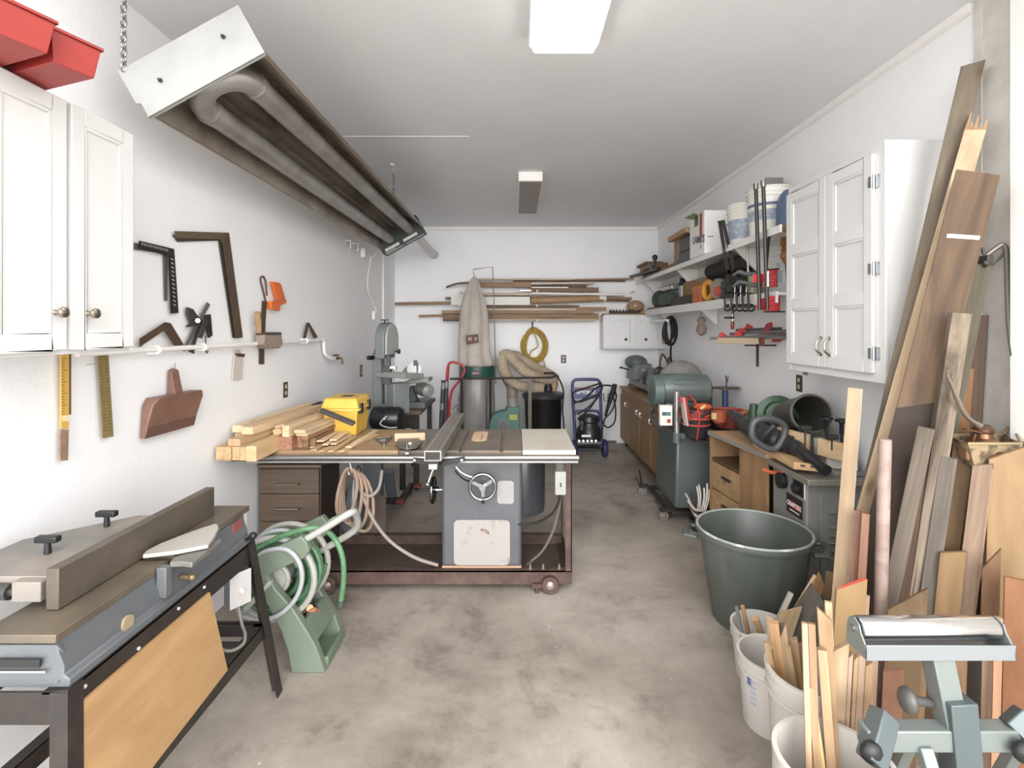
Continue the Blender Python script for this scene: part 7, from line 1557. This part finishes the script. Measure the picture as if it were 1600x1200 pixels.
M_ = MW[o]; Lb = (A(1527, 271, 2.02)-A(*foot(1318, 2.24))).length
mk('painted_part', MB().hexa([M_@V(p) for p in ((.0, -.0685, -.022), (Lb*.60, -.0685, -.022), (Lb*.57, .0685, -.022), (.0, .0685, -.022), (.0, -.0685, .022), (Lb*.60, -.0685, .022), (Lb*.57, .0685, .022), (.0, .0685, .022))]), mat('maroon_paint', '2b1b13', .6, 0, '3c2819', 5), o)
mk('paper_strip', MB().hexa([M_@V(p) for p in ((Lb*.885, -.055, .0212), (Lb*.892, -.055, .0212), (Lb*.892, .045, .0212), (Lb*.885, .045, .0212), (Lb*.885, -.055, .022), (Lb*.892, -.055, .022), (Lb*.892, .045, .022), (Lb*.885, .045, .022))]), mat('pale_strip', 'd8d2c8', .6), o)
lean((1528, 414, 2.10), foot(1396, 2.22), .075, .06, wood('olive_post', '70674f', '5a523f', 'X', 20, .8, vary=.02), 'olive grey post behind the striped grain board', nm='post')
lean((1500, 489, 1.97), foot(1402, 2.12), .062, .035, wood('striped_grain', '9a8872', '453829', 'X', 14, .8, vary=.02), 'weathered board with bold striped grain in front of the olive post', n=(-.3, -.95, 0))
lean((1447, 668, 1.99), foot(1347, 2.06), .052, .036, wood('grey_stud', '716454', '51463a', 'X', 22, .8, knots=.5, vary=.02), 'short grey brown stud with worn end right of the round dowel', nm='stud')
lean((1446, 715, 2.04), foot(1386, 2.13), .05, .03, darkw, 'dark narrow board just right of the short grey stud')
lean((1482, 714, 2.00), foot(1420, 2.07), .052, .03, greyw, 'smooth grey board with dark flat top below the oil can')
lean((1506, 690, 2.03), foot(1444, 2.10), .062, .022, wood('golden_board', '926d3f', '75552d', 'X', 14, .6, vary=.02), 'golden tan board standing left of the basket bottom')
lean((1520, 492, 2.18), foot(1486, 2.26), .10, .018, darkw, 'dark brown plywood strip standing behind the olive post by the wall')
lean((1509, 575, 2.12), foot(1470, 2.28), .05, .02, wood('orange_stain', '96612f', '7c4c22', 'X', 14, .6, vary=.02), 'orange stained strip behind the oil can spout')
o = lean((1536, 726, 1.93), foot(1484, 2.02), .055, .028, wood('rough_sawn', 'a4876d', '7e614a', 'X', 30, .85, vary=.02), 'rough sawn pale board standing under the basket with slanted top', n=(-.8, -.6, 0), cut=.02)
mk('sawn_edge', MB().hexa([MW[o]@V(p) for p in ((0, -.0277, -.0145), (1.1, -.0277, -.0145), (1.1, -.0285, -.0145), (0, -.0285, -.0145), (0, -.0277, .0145), (1.1, -.0277, .0145), (1.1, -.0285, .0145), (0, -.0285, .0145))]), wood('sawn_edge_wood', 'c29a7d', 'a67b5e', 'X', 40, .9, vary=.02), o)
lean((1517, 795, 2.12), foot(1508, 2.17), .07, .03, brownw, 'brown block of wood standing behind the rough sawn board')
lean((1489, 862, 1.97), foot(1458, 2.03), .075, .018, wood('tan_panel', '9b7445', '7f5c34', 'X', 10, .6, vary=.02), 'tan panel with slanted top behind the roller, left of rough board', cut=.03)
lean((1492, 924, 1.98), foot(1484, 2.02), .018, .018, pinkw, 'narrow pale strip showing just above the roller')
# plywood sheets at the far right
o = lean((1577, 706, 1.90), foot(1562, 1.96), .115, .018, wood('yellow_ply', 'a98453', '8f6c3f', 'X', 9, .6, vary=.02), 'tall yellowish plywood sheet at far right with pale cut edge', n=(-.5, -.86, 0), cut=.07)
mk('pale_edge', MB().hexa([MW[o]@V(p) for p in ((0, -.0577, -.0095), (1.20, -.0577, -.0095), (1.20, -.0585, -.0095), (0, -.0585, -.0095), (0, -.0577, .0095), (1.20, -.0577, .0095), (1.20, -.0585, .0095), (0, -.0585, .0095))]), wood('ply_edge', 'cdb39c', 'b5927a', 'X'), o)
lean((1597, 906, 1.76), foot(1590, 1.80), .09, .018, wood('red_brown_sheet', '9c6239', '834d2a', 'X', 9, .5, vary=.02), 'reddish brown sheet at the right frame edge below the plywood')
lean((1549, 872, 1.88), foot(1540, 1.92), .05, .016, wood('pointed_board', '926741', '70492a', 'X', 14, .6, vary=.02), 'brown board with pointed top left of the plywood sheet', cut=.09)
lean((1534, 905, 2.0), foot(1524, 2.02), .05, .02, darkw, 'very dark board behind the roller frame on the right')
lean((1520, 1020, 1.86), foot(1514, 1.88), .05, .02, wood('blackened_wood', '3b2a1f', '2a1d15', 'X'), 'blackened board end under the right side of the roller')
lean((1500, 1010, 1.80), foot(1494, 1.84), .04, .016, brownw, 'short brown board under the roller frame')
lean((1546, 985, 1.74), foot(1540, 1.78), .035, .014, pinkw, 'pale strip under the right end of the roller frame')
lean((1560, 965, 1.70), foot(1553, 1.74), .022, .016, wood('worn_orange_strip', 'c6946a', 'a97750', 'X'), 'worn orange brown strip right of the pale one under the roller')
# left front group
o = lean((1336, 607, 2.22), foot(1294, 2.0), .052, .024, wood('clear_pine', 'ae8f68', '97774f', 'X', 14, .6, vary=.02), 'tall pale board with white painted edge standing left of the dowel', n=(-.55, -.8, 0))
Lb = (A(1336, 607, 2.22)-A(*foot(1294, 2.0))).length
mk('painted_edge', MB().hexa([MW[o]@V(p) for p in ((.3, -.0262, -.0125), (Lb, -.0262, -.0125), (Lb, -.0272, -.0125), (.3, -.0272, -.0125), (.3, -.0262, .0125), (Lb, -.0262, .0125), (Lb, -.0272, .0125), (.3, -.0272, .0125))]), mat('chipped_white', 'd2ccc6', .6, 0, 'cdb9a0', 60, .6, .8), o)
o = lean((1330, 912, 1.92), foot(1311, 1.89), .100, .018, wood('mdf', 'a98251', '98733f', 'X', 4, .7, vary=.02), 'wide tan fibreboard with red painted slanting top edge', n=(-.2, -.97, 0), cut=.055)
Lb = (A(1330, 912, 1.92)-A(*foot(1311, 1.89))).length
mk('red_top_edge', MB().hexa([MW[o]@V(p) for p in ((Lb+.0275, -.0475, -.0092), (Lb+.0288, -.0475, -.0092), (Lb-.0265, .0475, -.0092), (Lb-.0275, .0475, -.0092), (Lb+.0275, -.0475, .0092), (Lb+.0288, -.0475, .0092), (Lb-.0265, .0475, .0092), (Lb-.0275, .0475, .0092))]), mat('red_edge', 'd0573f', .6), o)
lean((1354, 930, 1.92), foot(1338, 1.88), .02, .02, pinkw, 'pale pinkish batten right of the fibreboard with red edge')
lean((1341, 798, 2.06), foot(1316, 1.98), .028, .028, cedar, 'left reddish cedar batten behind the fibreboard', nm='batten')
lean((1353, 802, 2.02), foot(1330, 1.94), .026, .026, cedar, 'right reddish cedar batten beside the pinkish dowel', nm='batten')
p, q = A(*foot(1370, 1.98)), A(1383, 686, 1.99)
single('dowel', MB().cyl(p, q, .0225, n=20), wood('pink_dowel', 'a58b82', '8a7166', 'Z', 10, .5, vary=.02), 'thick round pinkish dowel standing upright left of the roller', 'dowel', GL, M=frame(p, q, (0, -1, 0)), bev=.003)
lean((1418, 935, 1.88), foot(1400, 1.91), .11, .02, wood('bark_board', '80633f', '624829', 'X', 12, .7, vary=.02), 'brown board with slanted top above the left end of the roller', cut=.12)
lean((1396, 1046, 1.72), foot(1386, 1.74), .055, .02, wood('pink_block', 'b07a5c', '985f43', 'X', 8, .6, vary=.02), 'pinkish brown board end below the roller, beside the dowel', cut=.03)
lean((1436, 1040, 1.9), foot(1425, 1.92), .05, .02, tan, 'tan board end seen between dowel and roller post', cut=-.03)
lean((1300, 895, 2.45), foot(1290, 2.5), .05, .02, wood('brown_stub', '8a6a45', '6d5132', 'X'), 'brown board stub leaning behind the white buckets')
# short pale bundle in front
for k, (px, top, w, t_, Yt, lb) in enumerate(((1307, 1012, .062, .020, 1.60, 'wide front board of the short bundle left of the roller stand'), (1328, 1022, .012, .020, 1.60, 'thin white edged strip second in the short bundle'), (1336, 1026, .012, .020, 1.605, 'thin strip in the middle of the short bundle'),
                                      (1345, 1020, .020, .024, 1.61, 'pale batten fourth in the short bundle'), (1356, 1035, .020, .024, 1.61, 'narrow rightmost batten of the short bundle'), (1366, 1000, .018, .03, 1.66, 'tall pale batten behind the short bundle beside the dowel'))):
    p, q = A(*foot(px-16+.2*k, Yt+.02)), A(px, top, Yt)
    board('batten', p, q, w, t_, (fresh, pinkw, birch, pinkw, birch, pinkw)[k], lb, 'board', 'short bundle beside the roller stand', (-.25, -.97, 0), cut=(.05 if k == 0 else .015))
# ------------------------------------------------------------------ white buckets with sticks
bw = mat('bucket_white', 'bdb8b1', .42, 0, 'a99f92', 3, .55, .8)
GBk = 'white buckets at lower right'
lnavy = mat('print_navy', '4e5f96', .5); lfade = mat('print_fade', '9aa3bd', .5)
b1 = pail(1.150, 2.385, 0, .135, .235, 'farthest white bucket, against the green bin, holding a grey pipe', [], bw, GBk)
b2_ = pail(1.055, 2.105, 0, .13, .285, 'white bucket with blue printing between the farthest and front ones', [], bw, GBk)
b3 = pail(1.045, 1.800, 0, .148, .42, 'white bucket full of pale wood offcuts', [], bw, GBk)
b4 = pail(.90, 1.45, 0, .15, .405, 'nearest white bucket holding tall pale and reddish strips', [], bw, GBk)
# printing wrapped round the second bucket
def wrap(parent, cx, cy_, r0, a0, a1, z0, z1, m, name='print'):
    vs = []; k = 8
    for i in range(k+1):
        a = a0+(a1-a0)*i/k
        for z in (z0, z1): r = .13*(.86+.11*(z/.285)/.8)+.0014; vs.append((cx+r*math.cos(a), cy_+r*math.sin(a), z))
    mb = MB(); fs = [(2*i, 2*i+2, 2*i+3, 2*i+1) for i in range(k)]
    n0 = len(vs); vs2 = [(cx+(x-cx)*.992, cy_+(y-cy_)*.992, z) for x, y, z in vs]
    mb.add(vs+vs2, fs+[tuple(n0+i for i in reversed(f)) for f in fs]+[(0, 1, n0+1, n0), (2*k, n0+2*k, n0+2*k+1, 2*k+1)]+[(2*i, n0+2*i, n0+2*i+2, 2*i+2) for i in range(k)]+[(2*i+1, 2*i+3, n0+2*i+3, n0+2*i+1) for i in range(k)])
    mk(name, mb, m, parent)
c2 = (1.055, 2.105)
wrap(b2_, *c2, 0, -2.05, -1.78, .175, .205, lnavy)
for i in range(6): wrap(b2_, *c2, 0, -2.02, -1.70, .155-.010*i, .159-.010*i, lfade)
wrap(b2_, *c2, 0, -2.05, -1.72, .075, .095, lnavy)
wrap(b2_, *c2, 0, -2.05, -1.98, .035, .085, lnavy); wrap(b2_, *c2, 0, -1.90, -1.83, .04, .07, lnavy); wrap(b2_, *c2, 0, -2.02, -1.75, .025, .033, lnavy)
for i in range(5): wrap(b2_, *c2, 0, -2.75, -2.55, .20-.022*i, .21-.022*i, lfade)
wrap(b2_, *c2, 0, -2.85, -2.70, .185, .215, lnavy)
GS = 'offcuts in the white buckets'
def stick(top, bot, w, t_, m, label, n=(-.4, -.9, 0), cut=0, nm='offcut', cat='offcut'):
    return board(nm, V(bot), A(*top), w, t_, m, label, cat, GS, n, .001, cut=cut)
single('metal_pipe', MB().cyl((1.072, 2.35, .012), A(1151, 948, 2.33), .0085, n=12), mat('pipe_grey', '8f918f', .35, .6), 'grey metal pipe in the farthest bucket', 'pipe', GS)
single('dowel', MB().cyl((1.12, 2.37, .012), A(1160, 947, 2.32), .0095, n=12), wood('stick_orange', 'b8844f', '98683a', 'Z', vary=.02), 'thin orange round stick leaning in the farthest bucket', 'dowel', GS)
stick((1180, 966, 2.28), (1.20, 2.36, .03), .028, .028, birch, 'square stick slanting left in the farthest bucket')
stick((1206, 968, 2.05), (1.075, 2.11, .02), .04, .018, fresh, 'flat pale offcut in the middle bucket, slanted top', cut=-.02)
stick((1222, 975, 2.06), (1.10, 2.10, .02), .022, .02, weather, 'grey brown stick end behind the flat pale offcut')
stick((1209, 972, 1.88), (1.005, 1.855, .02), .030, .030, wood('tan_stick', 'cf9c63', 'b27f48', 'X', vary=.02), 'tan square block standing at back left of full bucket')
stick((1198, 1003, 1.84), (.985, 1.80, .02), .020, .018, birch, 'short pale stick at left rim of full bucket')
stick((1223, 985, 1.87), (1.02, 1.82, .02), .026, .016, fresh, 'thin pale stick right of the tan square block', cut=.05)
stick((1238, 998, 1.88), (1.05, 1.84, .02), .034, .024, birch, 'wide block with flat top in middle of full bucket')
stick((1231, 1010, 1.82), (1.03, 1.78, .02), .016, .016, pine, 'narrow stick in front of the wide flat topped block')
stick((1248, 1005, 1.92), (1.07, 1.87, .02), .03, .016, brownw, 'brown strip behind the wide flat topped block')
stick((1257, 973, 1.56), (.835, 1.44, .02), .016, .020, fresh, 'tall pale strip in nearest bucket, left of its reddish twin')
stick((1268, 974, 1.56), (.856, 1.44, .02), .019, .020, wood('shaded_red_strip', 'b5774f', '95603d', 'X', vary=.02), 'tall reddish strip in nearest bucket, touching the pale one')  # right strip of the pair: its shade is put into the darker red wood
stick((1287, 958, 1.60), (.95, 1.50, .02), .036, .024, wood('tall_tan', 'b88f60', '9d7547', 'X', 10, .6, vary=.02), 'tall wide tan board at right side of nearest bucket', cut=-.03)
stick((1294, 940, 1.63), (.965, 1.535, .02), .020, .018, fresh, 'tallest pale strip behind the wide tan board')
stick((1284, 1014, 1.56), (.925, 1.46, .02), .025, .024, birch, 'shorter pale block in front of wide tan board')
stick((1266, 1073, 1.53), (.88, 1.43, .02), .020, .018, birch, 'shortest block low at the front of nearest bucket')
stick((1271, 1100, 1.52), (.90, 1.42, .05), .016, .008, wood('yellow_sliver', 'd3a35c', 'b9863f', 'X'), 'yellowish sliver low at the front of nearest bucket', cut=.03)
stick((1280, 930, 2.30), (1.13, 2.33, .05), .10, .016, greyw, 'big grey weathered plank slanting right out of the farthest bucket', n=(-.2, -.9, .3), cut=-.05)
stick((1236, 952, 2.30), (1.135, 2.30, .05), .075, .014, wood('tan_triangle', 'b99a6a', '9d8054', 'X', 9, .7, vary=.02), 'tan flat piece with angled top left of grey plank', n=(-.2, -.95, .1), cut=.06)
single('dowel', MB().cyl((1.16, 2.37, .10), A(1274, 899, 2.42), .009, n=12), wood('stick_light', 'd3a877', 'b88a57', 'Z', vary=.02), 'pale orange dowel slanting right above the grey plank', 'dowel', GS)
stick((1236, 926, 2.42), (1.14, 2.42, .03), .022, .02, wood('whitish_stick', 'd7d1c6', 'b9b1a4', 'X'), 'whitish stick slanting up behind the tan flat piece')
stick((1263, 932, 2.43), (1.19, 2.43, .03), .018, .018, wood('whitish_stick', 'd7d1c6', 'b9b1a4'), 'whitish stick right of the pale orange dowel')
stick((1284, 905, 2.50), (1.235, 2.40, .03), .05, .014, wood('orange_board', 'b07d45', '8f612f', 'X', vary=.02), 'orange brown board behind the grey plank', cut=-.05)
# ------------------------------------------------------------------ oil can in a basket on the wall
t = thing('wire_basket', 'shallow dusty wire basket hung on the bare wall holding an oil can', 'basket', A(1522, 742, 2.02))
Yb = 2.02
b_ = [A(1484, 686, 1.98), A(1560, 684, 1.94), A(1556, 668, 2.12), A(1500, 672, 2.12)]
b_ = [V((1.705, 1.93, 1.185)), V((1.905, 1.93, 1.185)), V((1.985, 2.085, 1.185)), V((1.745, 2.085, 1.185))]
lo_ = [V((1.75, 1.95, 1.085)), V((1.865, 1.95, 1.075)), V((1.965, 2.07, 1.08)), V((1.78, 2.07, 1.085))]
vs = b_+lo_+[p+V((0, 0, 0))*1+(V((1.84, 2.01, p.z))-p)*.05 for p in b_]+[p+V((0, 0, .006)) for p in lo_]
fs = [(7, 6, 5, 4), (12, 13, 14, 15)]
for i in range(4):
    j = (i+1) % 4; fs += [(i, 4+i, 4+j, j), (8+i, 8+j, 12+j, 12+i), (i, j, 8+j, 8+i)]
mk('tray', MB().add(vs, fs), mat('dusty_basket', '9a8463', .85, 0, '5d4c38', 26, .42, .6, bmp=.8, bs=90), t)
mk('wire_rim', MB().tube(b_, .006, 8, True), mat('tan_wire', 'a8946f', .5, .4), t)
mk('wall_hook', MB().tube([b_[2], V((XR-.004, 2.085, 1.22))], .006, 6), mat('tan_wire', ''), t)
mk('wall_hook', MB().tube([b_[1], V((XR-.004, 2.06, 1.22))], .006, 6), mat('tan_wire', ''), t)
cop = mat('old_copper', '8b5f45', .35, .75, '6f4935', 8)
t = thing('oil_can', 'old copper oil can with long thin spout sitting in the basket', 'oil can', (1.83, 2.01, 1.095))
oc = V((1.83, 2.005, 1.092))
mk('body', MB().lathe([(0, 0), (.062, 0), (.07, .01), (.07, .06), (.055, .085), (.032, .10), (.03, .118), (0, .12)], oc, (0, 0, 1), 26), cop, t)
mk('cap', MB().lathe([(.032, .118), (.034, .122), (.034, .135), (.02, .15), (0, .152)], oc, (0, 0, 1), 18), mat('copper_dark', '6b4a38', .4, .7), t)
s0 = oc+V((-.005, 0, .14)); 
mk('spout', MB().tube(smooth_path([s0, A(1508, 648, 1.97), A(1487, 602, 1.92), A(1480, 586, 1.90), A(1482, 580, 1.89)]), [.013]*3+[.009]*8+[.006]*8+[.005]*6, 10), mat('spout_steel', '9d9082', .35, .7), t)
mk('trigger', MB().beam(oc+V((-.03, -.02, .125)), oc+V((-.10, -.03, .14)), .02, .006, (0, 0, 1)).beam(oc+V((-.06, -.025, .12)), oc+V((-.075, -.03, .085)), .02, .006, (1, 0, 0)), cop, t)
mk('pump_box', MB().box(oc+V((-.105, -.05, .02)), oc+V((-.055, -.0, .085))), mat('copper_light', 'a27a5c', .35, .7), t, bev=.008)
# ------------------------------------------------------------------ pipe arm and hanging cable on bare wall
t = thing('bent_pipe', 'bent grey pipe arm with dark clamp fixed to bare wall', 'pipe', V((XR-.005, 2.13, 1.93)))
a0, a1, a2 = V((XR-.20+.06, 2.17, 1.92)), V((XR-.09, 2.12, 1.955)), V((XR-.03, 2.08, 1.98))
mk('arm', MB().tube(smooth_path([A(1536, 404, 2.10), A(1545, 396, 2.09), A(1562, 384, 2.075), A(1569, 382, 2.07)]), .010, 10), mat('arm_grey', '7d786f', .4, .5), t)
mk('clamp_block', MB().box(A(1532, 418, 2.12), A(1543, 398, 2.06)), mat('clamp_dark', '4a4640', .5, .3), t, bev=.004)
mk('clamp_screw', MB().cyl(A(1537, 398, 2.09), A(1535, 386, 2.09), .006, n=8), mat('clamp_dark', ''), t)
mk('clamp_screw', MB().cyl(A(1538, 410, 2.06), A(1545, 414, 2.05), .012, n=10), mat('clamp_dark', ''), t)
mk('wall_tie', MB().tube(smooth_path([A(1563, 384, 2.075), (XR-.005, 2.09, 1.94), A(1552, 412, 2.11)]), .005, 6), mat('arm_grey', ''), t)
q = [A(1568, 382, 2.07), A(1572, 392, 2.066), A(1573.5, 420, 2.06), A(1575, 470, 2.05), A(1578, 520, 2.04), A(1586, 570, 2.02), A(1595, 625, 2.0), A(1602, 680, 1.98), A(1606, 760, 1.96)]
single('hanging_cable', MB().tube(smooth_path(q), .0095, 10), mat('cable_grey', '635f59', .5), 'grey cable hanging down the bare wall at the right frame edge', 'cable')
# ------------------------------------------------------------------ roller stand in the foreground
rs = mat('stand_green_grey', '747c79', .35, .15, '6b7470', 4); rsd = mat('stand_slate', '535e60', .35, .2)
RY = 1.49
t = thing('roller_stand', 'grey green steel roller stand with wide chrome roller, right foreground', 'roller stand', (1.20, RY, 0))
rz = A(1440, 981, RY).z; x0, x1 = A(1340, 0, RY).x, A(1552, 0, RY).x
mk('roller', MB().lathe([(.012, 0), (.030, 0), (.033, .004), (.033, x1-x0-.004), (.030, x1-x0), (.012, x1-x0)], (x0, RY, rz), (1, 0, 0), 40), mat('roller_chrome', 'e3e3e5', .16, 1), t)
mk('end_cap', MB().cyl((x0-.004, RY, rz), (x0+.006, RY, rz), .031, n=28), mat('cap_dark', '4b4a4a', .4, .4), t)
mk('axle_bolt', MB().cyl((x0-.018, RY, rz), (x0-.006, RY, rz), .009, n=12).cyl((x1+.006, RY, rz), (x1+.018, RY, rz), .009, n=12), steel, t)
def ear(x):
    pts = [(RY-.030, rz+.002), (RY-.022, rz+.022), (RY, rz+.033), (RY+.022, rz+.022), (RY+.030, rz), (RY+.035, rz-.058), (RY-.055, rz-.058), (RY-.056, rz-.03)]
    return MB().prism([V((x, y, z)) for y, z in pts], (.005, 0, 0))
mk('end_bracket', ear(x0-.012), rs, t, bev=.001)
mk('end_bracket', ear(x1+.007), rs, t, bev=.001)
mk('cross_channel', MB().box((x0-.012, RY-.056, rz-.056), (x1+.012, RY-.052, rz-.018)).box((x0-.012, RY-.056, rz-.060), (x1+.012, RY+.035, rz-.056)), mat('channel_pale', '7f8487', .3, .2), t, bev=.001)
cxm = (x0+x1)/2
pz = .40
mk('post', MB().hexa([(cxm-.03, RY-.06, rz-.09), (cxm+.035, RY-.06, rz-.09), (cxm+.035, RY+.0, rz-.09), (cxm-.03, RY+.0, rz-.09), (cxm+.0, RY-.09, pz), (cxm+.065, RY-.09, pz), (cxm+.065, RY-.03, pz), (cxm+.0, RY-.03, pz)]) if False else MB().beam((cxm+.015, RY-.02, rz-.060), (cxm+.055, RY-.05, pz), .06, .055, (0, -1, 0)), rs, t, bev=.003)
mk('post_sleeve', MB().beam((cxm+.046, RY-.045, .58), (cxm+.06, RY-.052, .36), .075, .068, (0, -1, 0)), rsd, t, bev=.003)
mk('tightening_knob', MB().cyl((cxm-.0, RY-.02, .545), (cxm-.06, RY-.03, .56), .012, n=12).ball((cxm-.075, RY-.03, .56), .036, (.6, .9, 1), 14), mat('knob_smoke', '4e4b49', .35), t)
mk('lower_bar', MB().beam((x0-.02, RY-.05, .475), (x1+.08, RY-.05, .475), .06, .05, (0, -1, 0)), rs, t, bev=.004)
for s, xx in ((-1, x0+.03), (1, x1+.03)):
    lx = 1.13 if s < 0 else x1+.06
    mk('leg_pivot', MB().beam((xx-s*.02, RY-.04, .53), (xx+s*.06, RY-.10, .44), .06, .05, (0, -1, 0)), rsd, t, bev=.004)
    mk('foot_knob', MB().ball((xx+s*.01-.05, RY-.10, .47), .03, (1, .7, 1), 12), black_plastic, t)
    mk('leg', MB().beam((lx, RY-.03, .46), (lx+.01, RY+.16, .012), .035, .03, (0, -1, 0)), rs, t, bev=.003)
    mk('leg', MB().beam((lx, RY-.07, .46), (lx+.01, RY-.30, .012), .035, .03, (0, -1, 0)), rs, t, bev=.003)
    mk('foot_pad', MB().cyl((lx+.01, RY+.16, 0), (lx+.01, RY+.16, .02), .025, n=14), black_rubber, t)
    mk('foot_pad', MB().cyl((lx+.01, RY-.30, 0), (lx+.01, RY-.30, .02), .025, n=14), black_rubber, t)
